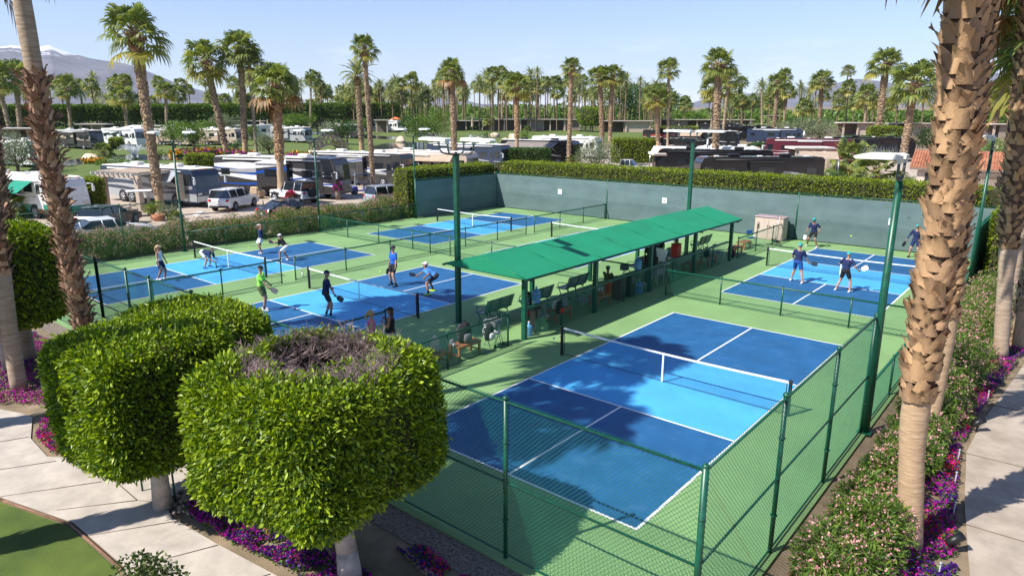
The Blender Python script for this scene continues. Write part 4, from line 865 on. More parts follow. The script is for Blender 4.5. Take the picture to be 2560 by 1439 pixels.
def crown_meshes(kind, seed):
    rg = random.Random(seed)
    if kind == 'fan': G, D, P = fan_crown(34, 1.0, rg, nb=15, yellow=.07, drop=.8)
    elif kind == 'fan_y': G, D, P = fan_crown(36, 1.0, rg, nb=15, yellow=.26, drop=.8)
    elif kind == 'shag': G, D, P = fan_crown(38, 1.0, rg, nb=15, yellow=.12, dead=.12, drop=.9)
    elif kind == 'low': G, D, P = fan_crown(24, 1.0, rg, nb=18, yellow=.08, wid=1.3, drop=.5)
    elif kind == 'fan_far': G, D, P = fan_crown(32, 1.0, rg, nb=9, yellow=.2, wid=1.9)
    if kind in ('date', 'date_far'):
        V, F, P = date_crown(34 if kind == 'date' else 32, 1.25, rg, 16 if kind == 'date' else 8, wk=.09 if kind == 'date' else .22); return [('fronds', mk((V, F), DLEAF, 'fronds'))]
    ym = PLEAF2 if kind in ('fan', 'fan_y', 'fan_far', 'low') else PDRY
    out = [('fronds', mk(G, PLEAF, 'fronds'))]
    if D[1]: out.append(('drooping_fronds', mk(D, ym, 'drooping_fronds')))
    if kind not in ('fan_far',): me = P.mesh('stalks'); me.materials.append(mat('frond_stalk', (.28, .24, .07), .6)); out.append(('stalks', me))
    return out
CR = {}
for kd, k in (('fan', 3), ('fan_y', 2), ('shag', 1), ('low', 2), ('fan_far', 4), ('date', 2), ('date_far', 2)): CR[kd] = [crown_meshes(kd, 100+i*7+len(kd)) for i in range(k)]
def trunk_mesh(style, seed):
    """unit height trunk of unit radius with leaf-base texture"""
    rg = random.Random(seed); m = MB(); rings = []
    N_ = 24; bend = rg.uniform(-.012, .012)
    for k in range(N_+1):
        f = k/N_; r = (1.25-.25*min(1, f*6))*(1 if style != 'slim' else .9)*(1+.05*math.sin(k*2.4)); rings.append([(r*math.cos(q), r*math.sin(q), f) for q in [2*math.pi*i/12 for i in range(12)]])
    m.loft(rings); tr = m.mesh('trunk'); tr.materials.append(PTRUNKP if style == 'slim' else PTRUNK); out = [('trunk', tr)]
    V, F = None, None
    H = {'boot': 34., 'slim': 34., 'dark': 34.}[style]      # height in radii
    rows = {'boot': 46, 'slim': 26, 'dark': 40}[style]; per = 8 if style != 'slim' else 6
    f0 = {'boot': .12, 'slim': .1, 'dark': .35}[style]
    V, F = boots_np([Vector((0, 0, f0*H)), Vector((0, 0, H))], lambda u: 1.0 if style != 'slim' else .9, rows, per, 1.15 if style != 'slim' else .8, .42, rg, 1.0, .4)
    V[:, 2] /= H; out.append(('leaf_bases', npmesh('leaf_bases', V, F, BOOTP if style != 'dark' else BOOT, parent=False)))
    if style == 'dark' or style == 'boot':
        V, F = boots_np([Vector((0, 0, (.8 if style == 'dark' else .9)*H)), Vector((0, 0, .99*H))], lambda u: 1.15+.35*u, 11 if style == 'dark' else 6, 10, 1.8, .45, rg, .6, .8); V[:, 2] /= H
        out.append(('fibre_skirt', npmesh('fibre_skirt', V, F, BOOTR, parent=False)))
    return out
TR = {k: [trunk_mesh(k, 5), trunk_mesh(k, 6)] for k in ('boot', 'slim', 'dark')}
TRF = []
for sd_ in (1, 2):
    m = MB(); m.loft([[(r*math.cos(q), r*math.sin(q), f) for q in [2*math.pi*i/8 for i in range(8)]] for f, r in ((0, 1.2), (.1, 1), (.3, 1.06), (.5, .95), (.7, 1.05), (.9, 1.05), (.97, 1.35), (1, 1.1))]); me = m.mesh('trunk'); me.materials.append(mat('far_palm_trunk', (.23, .16, .10), .95, .2, 3)); TRF.append([('trunk', me)])
_pc = [0]
def palm(base, top, R, crown, trunk, tr_r, label, group=None, name='fan_palm', far=False):
    """base, top: world points; R crown radius; tr_r trunk radius"""
    _pc[0] += 1; i = _pc[0]; t = thing(name, label, 'palm tree', base, 0, group); d = Vector(top)-Vector(base); h = d.length
    q = Vector((0, 0, 1)).rotation_difference(d.normalized()).to_matrix()
    meshes = (TRF[i % 2] if far else TR[trunk][i % 2])
    for nm, me in meshes:
        o = bpy.data.objects.new(nm, me); COL.objects.link(o); o.parent = t; o.matrix_basis = Matrix.Translation((0, 0, 0)) @ (q @ Matrix.Rotation(i*1.7, 3, 'Z') @ Matrix.Diagonal((tr_r, tr_r, h))).to_4x4()
    for nm, me in CR[crown][i % len(CR[crown])]:
        o = bpy.data.objects.new(nm, me); COL.objects.link(o); o.parent = t; o.location = d; o.rotation_euler = (0, 0, i*2.1); s = R*.8; o.scale = (s, s, s*(1.0+.1*math.sin(i)))
    return t
def palm_px(bx, by, cx, cy, rpx, crown, trunk, label, trpx=None, group=None, D=None, name='fan_palm', far=False):
    """palm surveyed from the photo: foot pixel, crown centre pixel, crown radius in pixels"""
    b = gp(bx, by)
    if D is not None:
        d = ray(bx, 720); h = math.hypot(d[0], d[1]); b = Vector((CAM[0]+d[0]/h*D, CAM[1]+d[1]/h*D, 0)); b.z = T(b.x, b.y)
    dist = gdist(b); d = ray(cx, cy); h = math.hypot(d[0], d[1]); top = Vector((CAM[0]+d[0]/h*dist, CAM[1]+d[1]/h*dist, CAM[2]+d[2]/h*dist))
    mpp = dist/FL/math.cos(math.atan2(abs(cx-1280), FL)); return palm(b, top, rpx*mpp*.84, crown, trunk, (trpx or rpx*.16)*mpp*.29, label, group, name, far)
HP = [ # foot, crown centre, radius, crown, trunk, label, trunk px
 (405, 540, 336, 82, 74, 'fan', 'boot', 'tall leaning fan palm between the golf cart and the silver motorhome', 24),
 (568, 388, 515, 152, 60, 'fan_y', 'boot', 'leaning fan palm over the flower bed by the lake', 18),
 (614, 388, 600, 122, 58, 'fan', 'boot', 'tall fan palm beside the lake, left of a thin twin', 18),
 (642, 388, 622, 150, 46, 'fan', 'slim', 'thin fan palm just right of its taller twin by the lake', 12),
 (705, 502, 690, 212, 78, 'shag', 'dark', 'shaggy fan palm with dark skirt beside the white off road car', 27),
 (905, 378, 893, 192, 66, 'date', 'boot', 'feathery date palm behind the tall thin palm', 18),
 (935, 482, 910, 118, 44, 'fan', 'boot', 'very tall fan palm beside the hedge corner and the blue cart', 16),
 (1138, 455, 1130, 180, 46, 'shag', 'boot', 'shaggy fan palm directly behind the square light pole', 20),
 (1293, 418, 1291, 215, 50, 'fan_y', 'dark', 'fan palm with a dark ragged collar behind the dark box hedge', 16),
 (1421, 420, 1429, 165, 36, 'fan', 'boot', 'tall straight fan palm left of the grey olive shrub', 15),
 (1506, 362, 1500, 190, 42, 'fan', 'boot', 'left one of two fan palms growing close together', 16),
 (1524, 362, 1531, 188, 42, 'fan_y', 'boot', 'right one of two fan palms growing close together', 13),
 (1645, 368, 1641, 245, 46, 'fan_y', 'boot', 'yellowish fan palm left of the beige awning', 14),
 (1669, 368, 1672, 172, 36, 'fan', 'slim', 'tall fan palm rising just right of the yellowish palm', 11),
 (1786, 442, 1797, 160, 52, 'fan', 'boot', 'tallest fan palm, in front of the black motorhomes', 22),
 (1775, 350, 1790, 218, 50, 'fan_y', 'slim', 'fan palm half hidden behind the tallest one', 11),
 (1805, 355, 1822, 195, 38, 'fan', 'slim', 'slender fan palm just right of the tallest one', 11),
 (1850, 302, 1855, 205, 22, 'fan', 'slim', 'thin fan palm with small crown right of the tallest one', 9),
 (776, 345, 777, 202, 24, 'fan', 'slim', 'slim fan palm left of the feathery date palm', 8),
 (180, 340, 166, 218, 32, 'fan', 'slim', 'fan palm right of the shaggy left trunk', 10),
 (52, 345, 40, 195, 42, 'fan', 'slim', 'fan palm left of the shaggy left trunk', 13),
 (30, 350, -8, 190, 38, 'fan', 'slim', 'leaning fan palm at the left edge', 11),
 (320, 340, 312, 196, 17, 'fan_far', 'slim', 'small crowned palm left of the tall leaning palm', 6),
 (326, 345, 303, 240, 34, 'fan_y', 'slim', 'fuller fan palm in front of the mountain, left of the tall leaning one', 10),
 (418, 345, 414, 228, 30, 'fan_y', 'slim', 'bushy fan palm just right of the tall leaning palm', 10),
 (1930, 352, 1946, 205, 30, 'fan', 'boot', 'fan palm left of the dark red motorhome', 11),
 (1905, 312, 1905, 222, 32, 'date', 'slim', 'small date palm in front of the clipped green block', 9),
 (1960, 330, 1962, 188, 24, 'fan', 'slim', 'slender palm right of the clipped green block', 8),
 (2046, 332, 2055, 202, 36, 'fan_y', 'boot', 'fan palm behind the large grey green shrubs', 11),
 (2108, 285, 2121, 177, 20, 'fan', 'slim', 'tall thin palm with round crown against the sky', 4),
 (2194, 342, 2216, 158, 46, 'fan', 'boot', 'stout fan palm with skirt near the right mountains', 17),
 (2256, 405, 2287, 208, 60, 'fan', 'boot', 'full fan palm left of the large shaggy palm', 18),
 (2160, 335, 2167, 238, 32, 'fan_y', 'slim', 'short yellowish fan palm among the right hand palms', 9),
 (2003, 300, 2002, 225, 26, 'date', 'slim', 'date palm behind the large grey green shrubs', 9),
 (2095, 300, 2100, 240, 24, 'fan_y', 'slim', 'short fan palm under the tall thin palm', 7),
 (2490, 325, 2494, 235, 38, 'fan_y', 'boot', 'fan palm seen right of the large shaggy palm', 13),
 (2520, 330, 2535, 230, 40, 'fan_y', 'boot', 'leaning fan palm near the right edge', 12),
 (1240, 300, 1216, 195, 30, 'date', 'slim', 'date palm behind the flat roofed pavilion, left side', 8),
 (1255, 325, 1256, 180, 22, 'fan', 'slim', 'round crowned palm rising over the grove', 7),
 (990, 320, 990, 235, 34, 'date', 'slim', 'spreading date palm above the orange umbrella', 8),
 (865, 310, 868, 240, 20, 'fan_y', 'slim', 'small fan palm left of the feathery date palm', 7),
]
for (bx, by, cx, cy, r, ck, tk, lab, tw) in HP: palm_px(bx, by, cx, cy, r, ck, tk, lab, tw, name='date_palm' if ck == 'date' else 'fan_palm')
# far grove
rg = random.Random(4); GR = 'palms of the far grove'
k = 0
for i in range(300):
    x = rg.uniform(900, 1620) if i < 170 else rg.uniform(560, 950) if i < 215 else rg.uniform(1600, 2100) if i < 245 else rg.uniform(-20, 600) if i < 280 else rg.uniform(2100, 2560)
    D = rg.uniform(235, 340); date = rg.random() < (.62 if 940 < x < 1600 else .25)
    hi = 7 if x < 900 else 12 if x < 1600 else 7; h = rg.uniform(.55, 1.0)*(hi+5) if not (x > 1600) else rg.uniform(8, 16)
    if x < 950: h = rg.uniform(8, 18)
    d = ray(x, 720); hh = math.hypot(d[0], d[1]); b = Vector((CAM[0]+d[0]/hh*D, CAM[1]+d[1]/hh*D, 0)); b.z = T(b.x, b.y)
    palm(b, b+Vector((rg.uniform(-.5, .5), rg.uniform(-.5, .5), h+ (2.5 if 1100 < x < 1560 else 0))), rg.uniform(2.5, 3.9), 'date_far' if date else 'fan_far', 'slim', rg.uniform(.16, .24), 'slim feathery date palm in the far grove' if date else 'slim fan palm in the far grove', GR+(' with feathery leaves' if date else ' with fan leaves'), name='date_palm' if date else 'fan_palm', far=True)
# low palmettos and cycads
LOWP = [(2120, 445, 2130, 400, 62, 'low fan palm clump beside the folded beige umbrella'), (2200, 470, 2190, 425, 66, 'low fan palm clump under the near lamp heads'), (2205, 380, 2205, 372, 48, 'low fan palm behind the clump by the lamp heads'), (432, 505, 428, 462, 26, 'short stout palm in the planting island'), (445, 560, 440, 545, 24, 'spiky low palm at the foot of the planting island'), (30, 545, 25, 520, 48, 'low fan palm in front of the white and green motorhome'), (1225, 330, 1222, 302, 22, 'low palm on the lawn by the closed umbrella'), (1430, 420, 1428, 400, 22, 'small palm at the foot of the tall straight palm'), (850, 372, 850, 362, 24, 'low palm right of the arched bridge'), (265, 400, 258, 378, 28, 'cluster palm on the lake shore left of the fountain'), (1320, 335, 1318, 322, 14, 'small round palm on the far lawn')]
for bx, by, cx, cy, r, lab in LOWP: palm_px(bx, by, cx, cy, r, 'low', 'boot', lab, r*.22, name='low_palm')

# shaggy foreground palms --------------------------------------------------------------
def hero_palm(label, foot, pts, rad, smooth_to, boots, mb, mt, crownR, ck='shag', crown=True, up_=3.4, btop=1.0):
    """pts: (pixel x, pixel y, distance offset) survey of the trunk centre line, foot to top"""
    t = thing('shaggy_fan_palm', label, 'palm tree', (foot[0], foot[1], Z0)); D = math.hypot(foot[0]-CAM[0], foot[1]-CAM[1]); path = [Vector((0, 0, 0))]
    for (px, py, off) in pts:
        d = ray(px, py); h = math.hypot(d[0], d[1]); dd = D+off; path.append(Vector((CAM[0]+d[0]/h*dd-foot[0], CAM[1]+d[1]/h*dd-foot[1], CAM[2]+d[2]/h*dd-Z0)))
    last, prev = path[-1], path[-2]; dirn = (last-prev).normalized(); extra = last+dirn*up_; path.append(extra)
    zs = [p.z for p in path]; H_ = zs[-1]; N_ = 30; pp = []
    for i in range(N_+1):
        z = H_*i/N_; j = max(k for k in range(len(zs)-1) if zs[k] <= z+1e-6); f = (z-zs[j])/(zs[j+1]-zs[j]); pp.append(path[j].lerp(path[j+1], f))
    hero_trunk(t, pp, rad, smooth_to, boots, mb, mt, btop)
    if crown:
        for nm, me in CR[ck][0]:
            o = bpy.data.objects.new(nm, me); COL.objects.link(o); o.parent = t; o.location = path[-1]; o.scale = (crownR,)*3; o.rotation_euler = (0, 0, foot[0])
    return t
hero_palm('huge shaggy palm trunk with tan leaf bases on the right', (10.03, 2.65), [(2280, 1085, 0), (2322, 800, 0), (2384, 400, 0), (2412, 10, 0)], lambda f: .2+.03*min(1, max(0, (f-.13)/.1))+.02*min(1, max(0, (f-.2)/.35)), .2, (70, 8, .26, .125, .85, .26, .25), BOOT, PTRUNK, 2.6, up_=5)
hero_palm('shaggy palm trunk partly hidden behind the huge one', (9.45, 7.9), [(2362, 860, 0), (2400, 500, 0), (2460, 0, 0)], lambda f: .18+.06*min(1, max(0, (f-.13)/.12)), .2, (66, 8, .23, .105, .9, .26, .25), BOOT, PTRUNK, 2.6, up_=5)
hero_palm('shaggy leaning palm trunk third from the left on the right hand bed', (10.2, 15.6), [(2512, 720, 0), (2548, 330, 0), (2580, 50, 0)], lambda f: .21+.1*min(1, max(0, (f-.2)/.12)), .26, (50, 8, .24, .09, 1.0, .38, .3), BOOT, PTRUNKP, 2.6)
hero_palm('pale palm trunk at the far right edge of the oleander bed', (9.9, 21.5), [(2555, 560, 0), (2590, 200, 0)], lambda f: .22+.08*min(1, max(0, (f-.3)/.12)), .35, (36, 8, .36, .11, 1.0, .4, .25), BOOT, PTRUNKP, 2.4)
hero_palm('shaggy red brown palm trunk in front of the green motorhome', tuple(gp(272, 1150)[:2]), [(205, 800, 0), (165, 600, 0), (112, 350, 0), (88, 190, 0), (55, 0, 0)], lambda f: .17, .02, (70, 9, .20, .055, .75, .26, .4), BOOTR, PTRUNKP, 2.0, up_=5.8, btop=.535)
hero_palm('thin pale palm trunk at the lower left edge', (-10.28, -5.14), [(22, 820, 0), (2, 650, 0), (-20, 500, 0), (-60, 100, 0)], lambda f: .2, .25, (44, 8, .24, .08, 1.0, .4, .4), BOOTR, PTRUNKP, 2.2, up_=4)
hero_palm('short pale palm trunk under the left edge ficus', (-12.86, -4.17), [(60, 830, 0), (20, 600, 0), (-60, 100, 0)], lambda f: .2, .3, (44, 8, .24, .08, 1.0, .4, .4), BOOTR, PTRUNKP, 2.2, up_=4)
# upper smooth trunk of the red brown palm is bare: re-cover with a sleeve of ringed trunk
def px_at(px, py, x, y):
    d = ray(px, py); h = math.hypot(d[0], d[1]); D = math.hypot(x-CAM[0], y-CAM[1]); return Vector((CAM[0]+d[0]/h*D, CAM[1]+d[1]/h*D, CAM[2]+d[2]/h*D))
# palms outside the frame whose shade falls on the courts
palm(Vector((-3.4, -10.6, Z0)), Vector((-3.3, -10.3, 15.2)), 2.4, 'shag', 'boot', .26, 'tall fan palm left of the picture shading the front court')
palm(Vector((-9.5, -9.5, Z0)), Vector((-9.2, -9.4, 14.5)), 2.2, 'shag', 'boot', .26, 'tall fan palm left of the picture shading the shelter')
palm(Vector((10.55, 17.2, Z0)), Vector((10.5, 17.3, zat(2600, 110, 10.5, 17.3))), 2.5, 'fan_y', 'boot', .24, 'fan palm with hanging fronds at the upper right edge')
# ------------------------------------------------------------------ oleanders and flower beds
rg = random.Random(21)
def oleander(label, x, y, R, H, n, fl, group, seed, pink=None, **k): return bush('oleander', label, 'shrub', (x, y, Z0), R, H, n, .13, OLEA, seed=seed, group=group, blobs=9, flowers=pink or PINKM, spread=.9, w=.014, fl_n=fl, fl_s=.042, trunk_r=.03, low=True, **k)
for i in range(17):
    y = -1.6+i*1.75; oleander('pink flowering oleander in the hedge outside the left fence', -27.9+rg.uniform(-.2, .2), y, 1.25, 1.55+rg.uniform(.1, .4), 8500, 560, 'oleanders outside the left fence', 30+i)
rr = [(9.35, -.9, .85, 1.0), (9.4, .5, .88, 1.15), (9.45, 1.85, .85, 1.2), (9.3, 3.1, .72, 1.0), (9.35, 4.3, .75, 1.05), (9.4, 5.6, .75, 1.0), (9.45, 6.9, .7, .95), (9.4, 8.6, .8, 1.05), (9.4, 10.2, .8, 1.15), (9.4, 11.9, 1.0, 1.45), (9.3, 13.5, .95, 1.35), (9.3, 15.2, 1.0, 1.5), (9.3, 17.0, 1.0, 1.5), (9.3, 18.9, 1.05, 1.5), (9.3, 21.0, 1.1, 1.6), (9.3, 23.2, 1.0, 1.5)]
for i, (x, y, R, H) in enumerate(rr): oleander('pale pink oleander bush in the bed beside the right fence', x, y, R, H, 5600 if i < 8 else 4200, 340 if i < 8 else 300, 'oleanders beside the right fence', 60+i)
def flower_bed(name, pts, n, cols, seed, h=.16, L_=.055, label='magenta and purple petunias'):
    """low bedding plants scattered over a polygon"""
    rng = np.random.default_rng(seed); P = np.array(pts); lo, hi = P.min(0), P.max(0); Q = rng.uniform(lo, hi, (n*3, 2)); ins = np.zeros(len(Q), bool); j = len(P)-1
    for i in range(len(P)):
        c = ((P[i, 1] > Q[:, 1]) != (P[j, 1] > Q[:, 1])) & (Q[:, 0] < (P[j, 0]-P[i, 0])*(Q[:, 1]-P[i, 1])/(P[j, 1]-P[i, 1]+1e-12)+P[i, 0]); ins ^= c; j = i
    Q = Q[ins][:n]; f = np.sin(Q[:, 0]*5.1+1)*np.sin(Q[:, 1]*4.3+seed)+.5*np.sin(Q[:, 0]*11)*np.sin(Q[:, 1]*9.7); Q = Q[f > -.75]; f = f[f > -.75]
    z = Z0+.02+h*(.45+.35*f)*rng.uniform(.3, 1.15, len(Q)); pos = np.c_[Q, np.maximum(z, Z0+.03)]; up = np.tile([0, 0, 1.0], (len(Q), 1))
    V, F = leaves(pos, up, L_*1.1, L_*.4, rng, 1.4); o = npmesh(name, V, F, BEDL); o['kind'] = 'stuff'
    key = np.sin(Q[:, 0]*1.9+seed)+np.sin(Q[:, 1]*2.3+seed*2)+rng.normal(size=len(Q))*.5; edges = np.quantile(key, np.linspace(0, 1, len(cols)+1)); edges[0] -= 1
    for c, m_ in enumerate(cols):
        s = (key > edges[c]) & (key <= edges[c+1]) & (rng.uniform(size=len(Q)) < .5); Pf = pos[s]+np.array([0, 0, .03]); k = len(Pf); Vs = []; Fs = []; oo = 0
        for a in range(4):
            V, F = leaves(Pf, up[s], L_*.62, L_*.4, rng, 2.2, fold=.1); Vs.append(V); Fs.append(F+oo); oo += len(V)
        npmesh('blossom', np.concatenate(Vs), np.concatenate(Fs), m_, o)
flower_bed('petunia_bed', [(9.75, .0), (10.45, -.2), (10.75, 2.4), (10.4, 5), (10.15, 7.5), (10.2, 9.6), (10.4, 12.5), (10.65, 15.5), (10.9, 18), (10.0, 18), (9.9, 10), (9.8, 6), (9.9, 3)], 12000, [PETP, PETM, PETM, PETP, PETR], 3)
flower_bed('petunia_bed', [(-.77, -5.05), (.7, -4.95), (2.4, -4.7), (4.2, -4.75), (6.5, -5.1), (6.2, -4.2), (3.4, -3.9), (1.2, -4.2), (-.5, -4.5), (-1.0, -4.85)], 7500, [PETM, PETP, PETM, PETP], 5)
flower_bed('petunia_bed', [(-7.7, -5.25), (-6.6, -5.8), (-5.3, -5.85), (-4.5, -5.2), (-5.2, -4.4), (-7.2, -4.5)], 3600, [PETM, PETR, PETP, PETM], 6)
flower_bed('petunia_bed', [(-8.4, -4.95), (-9.6, -5.9), (-13, -7.4), (-18, -8.6), (-18, -3.4), (-13, -3.1), (-9.0, -3.3)], 17000, [PETM, PETM, PETP, PETM], 7)
flower_bed('petunia_bed', [(3.2, -3.2), (5.4, -3.5), (5.2, -2.95), (3.4, -2.9)], 1500, [PETM, PETR, PETP], 8)
def px_bed(pts, n, cols, seed, L_, h):
    rng = np.random.default_rng(seed); P = [gp(*p) for p in pts]; Q = []
    while len(Q) < n:
        w = rng.dirichlet(np.ones(3)); i = rng.integers(1, len(P)-1); v = P[0]*w[0]+P[i]*w[1]+P[i+1]*w[2]; Q.append((v.x, v.y, T(v.x, v.y)+.1+h*rng.uniform()))
    Q = np.array(Q); key = rng.permutation(len(Q)) if False else (np.sin(Q[:, 0]*.8)+np.sin(Q[:, 1]*.9)+rng.normal(size=len(Q))*.3); o = None
    V, F = leaves(Q, np.tile([0, 0, 1.], (len(Q), 1)), L_*1.4, L_*.5, rng, 1.4); o = npmesh('flower_bed', V, F, BEDL); o['kind'] = 'stuff'; ed = np.quantile(key, np.linspace(0, 1, len(cols)+1)); ed[0] -= 1
    for c, m_ in enumerate(cols): s = (key > ed[c]) & (key <= ed[c+1]); V, F = leaves(Q[s]+[0, 0, .12], np.tile([0, 0, 1.], (s.sum(), 1)), L_, L_*.5, rng, 2); npmesh('blossom', V, F, m_, o)
px_bed([(420, 391), (470, 382), (560, 382), (600, 386), (520, 396)], 1500, [PETM, YEL, PETM, YEL], 11, .5, .5)
px_bed([(560, 390), (600, 384), (640, 388), (600, 396)], 500, [YEL, PETM], 12, .45, .4)
px_bed([(700, 400), (740, 388), (790, 392), (760, 402)], 600, [PETM, YEL], 13, .45, .4)
px_bed([(0, 388), (30, 384), (70, 386), (40, 394)], 400, [YEL, PETR], 14, .4, .3)
px_bed([(200, 408), (240, 404), (270, 407), (230, 412)], 300, [YEL], 15, .35, .3)
# rocks and cobbles by the walk corner
ROCK = mat('field_rock', (.38, .29, .22), .9, .25, 3, bump=.7, bscale=12)
def rock(label, c, s, seed, m_=ROCK, group=None, name='boulder'):
    rng = random.Random(seed); m = MB(); m.ell((0, 0, 0), (1, 1, 1), 14, 9); m.v = [tuple(Vector(v)*(1+.16*math.sin(v[0]*3+seed)*math.sin(v[1]*4+seed*2)+.1*math.sin(v[2]*5+seed)+rng.uniform(-.03, .03))) for v in m.v]
    m.v = [(v[0]*s[0], v[1]*s[1], max(v[2], -.55)*s[2]) for v in m.v]; o = m.build(name, m_); o.location = (c[0], c[1], c[2]+s[2]*.5); return tag(o, label, 'rock', group)
st = MB(); rg2 = random.Random(9)
for i in range(110):
    a = rg2.uniform(0, 6.28); r = .55*math.sqrt(rg2.random()); q = rg2.uniform(.03, .065); e_ = MB(); e_.ell((-1.05+r*math.cos(a), -4.75+r*.8*math.sin(a), Z0+.05), (q, q*.8, q*.6), 7, 5); st.add(e_.v, e_.f, True)
o = st.build('cobbles', ROCK); o['kind'] = 'stuff'
for i, (px, py, sx, sy, sz, lab) in enumerate(((228, 402, 4.2, 2, 1.5, 'flat pale boulder on the lake shore below the fountain'), (1002, 356, 3.2, 1.8, 1.9, 'rounded pale boulder on the shore of the small pond'), (1285, 352, 3.5, 2.5, 2.4, 'big orange boulder at the right of the rock waterfall'), (1235, 344, 4, 3, 1.8, 'flat topped boulder crowning the rock waterfall'), (780, 388, 2.5, 1.6, 1.2, 'boulder at the left foot of the arched bridge'), (1195, 352, 2.6, 2, 1.3, 'grey boulder at the left of the rock waterfall'), (1170, 356, 2.2, 1.6, 1.0, 'small boulder at the pond end of the rock waterfall'), (1262, 356, 2.0, 2, 1.4, 'tan boulder in the middle of the rock waterfall'), (860, 384, 2.2, 1.5, 1.0, 'dark boulder at the right foot of the arched bridge'))):
    p = gp(px, py); rock(lab, p, (sx*.5, sy*.5, sz*.5), i+2, mat('pale_rock', (.58, .45, .34), .9, .2, .6, bump=.5, bscale=3))
# timber edging boards at the near fence
for lab, a, b in (('weathered timber board lying by the white ficus trunk', (2.1, -3.95), (3.4, -4.25)), ('long rusty timber board lying by the front fence', (3.1, -3.1), (5.0, -3.45))):
    m = MB(); d = Vector((b[0]-a[0], b[1]-a[1], 0)); m.box(((a[0]+b[0])/2, (a[1]+b[1])/2, Z0+.06), (d.length, .05, .12), math.atan2(d.y, d.x)); tag(m.build('garden_board', mat('old_timber', (.33, .2, .16), .9, .25, 8, stretch=(1, 8, 8))), lab, 'board')
# walkway spotlights
for x, y, lab in ((10.62, 3.0, 'black garden spotlight at the walkway edge, nearest the camera'), (10.32, 8.85, 'black garden spotlight among magenta petunias farther along the walkway')):
    t = thing('garden_spotlight', lab, 'spotlight', (x, y, Z0)); m = MB(); m.tube((0, 0, 0), (0, 0, .22), .02); m.build('stake', BLACK, t); m = MB(); m.tube((-.1, -.08, .2), (.1, .08, .36), .06, .085, n=16); m.build('lamp_head', BLACK, t)
    m = MB(); m.tube((.1, .08, .36), (.104, .083, .363), .07, n=16); m.build('lens', GLASS, t)
for i, (x, y) in enumerate(((10.55, 2.0), (10.45, 4.3), (10.3, 5.6), (10.2, 6.8), (10.3, 11.2))):
    m = MB(); m.tube((0, 0, 0), (0, .02, .3), .012); m.tube((0, .02, .3), (0, .02, .34), .02); o = m.build('sprinkler_riser', mat('grey_pipe', (.4, .42, .45), .5)); o.location = (x, y, Z0); tag(o, 'thin grey sprinkler pipe in the petunia bed', 'sprinkler', 'sprinkler pipes along the walkway')
m = MB(); P = [(8.62+.05*math.sin(i*1.9), -2+i*.6, Z0+.03) for i in range(20)]; m.path(P, .035, 6); tag(m.build('drainage_pipe', mat('brown_hose', (.2, .12, .07), .8)), 'brown hose lying along the foot of the right fence', 'hose')
t = thing('sign_board', 'small white sign board stuck in the petunias by the walk', 'sign', (-5.6, -5.35, Z0), .5); m = MB(); m.box((0, 0, .35), (.5, .02, .3), ax=Matrix.Rotation(.5, 3, 'X')); m.build('panel', WHITE, t); m = MB(); m.tube((0, 0, 0), (0, 0, .3), .012); m.build('stake', CHROME, t)
t = thing('feather_flag', 'slim white and blue feather flag leaning over the walk', 'flag', (-7.3, -5.3, Z0)); m = MB(); m.tube((0, 0, 0), (-.5, .1, .9), .008); m.build('pole', CHROME, t); m = MB(); m.add([(-.1, .02, .2), (-.5, .1, .92), (-.42, .1, .6), (-.16, .03, .18)], [(0, 1, 2, 3)]); m.add([(-.1, .024, .2), (-.5, .104, .92), (-.42, .104, .6), (-.16, .034, .18)], [(0, 1, 2, 3)]); m.build('cloth', mat('flag_cloth', (.7, .72, .8), .8, scale=14, col2=(.1, .15, .5)), t)
t = thing('handrail', 'dark green handrail standing on the concrete walk under the ficus', 'railing', (-2.2, -5.2, Z0)); m = MB(); m.path([(0, 0, 0), (0, 0, .8), (.9, .25, .8), (.9, .25, 0)], .02, 8); m.build('rail', GREEN, t)

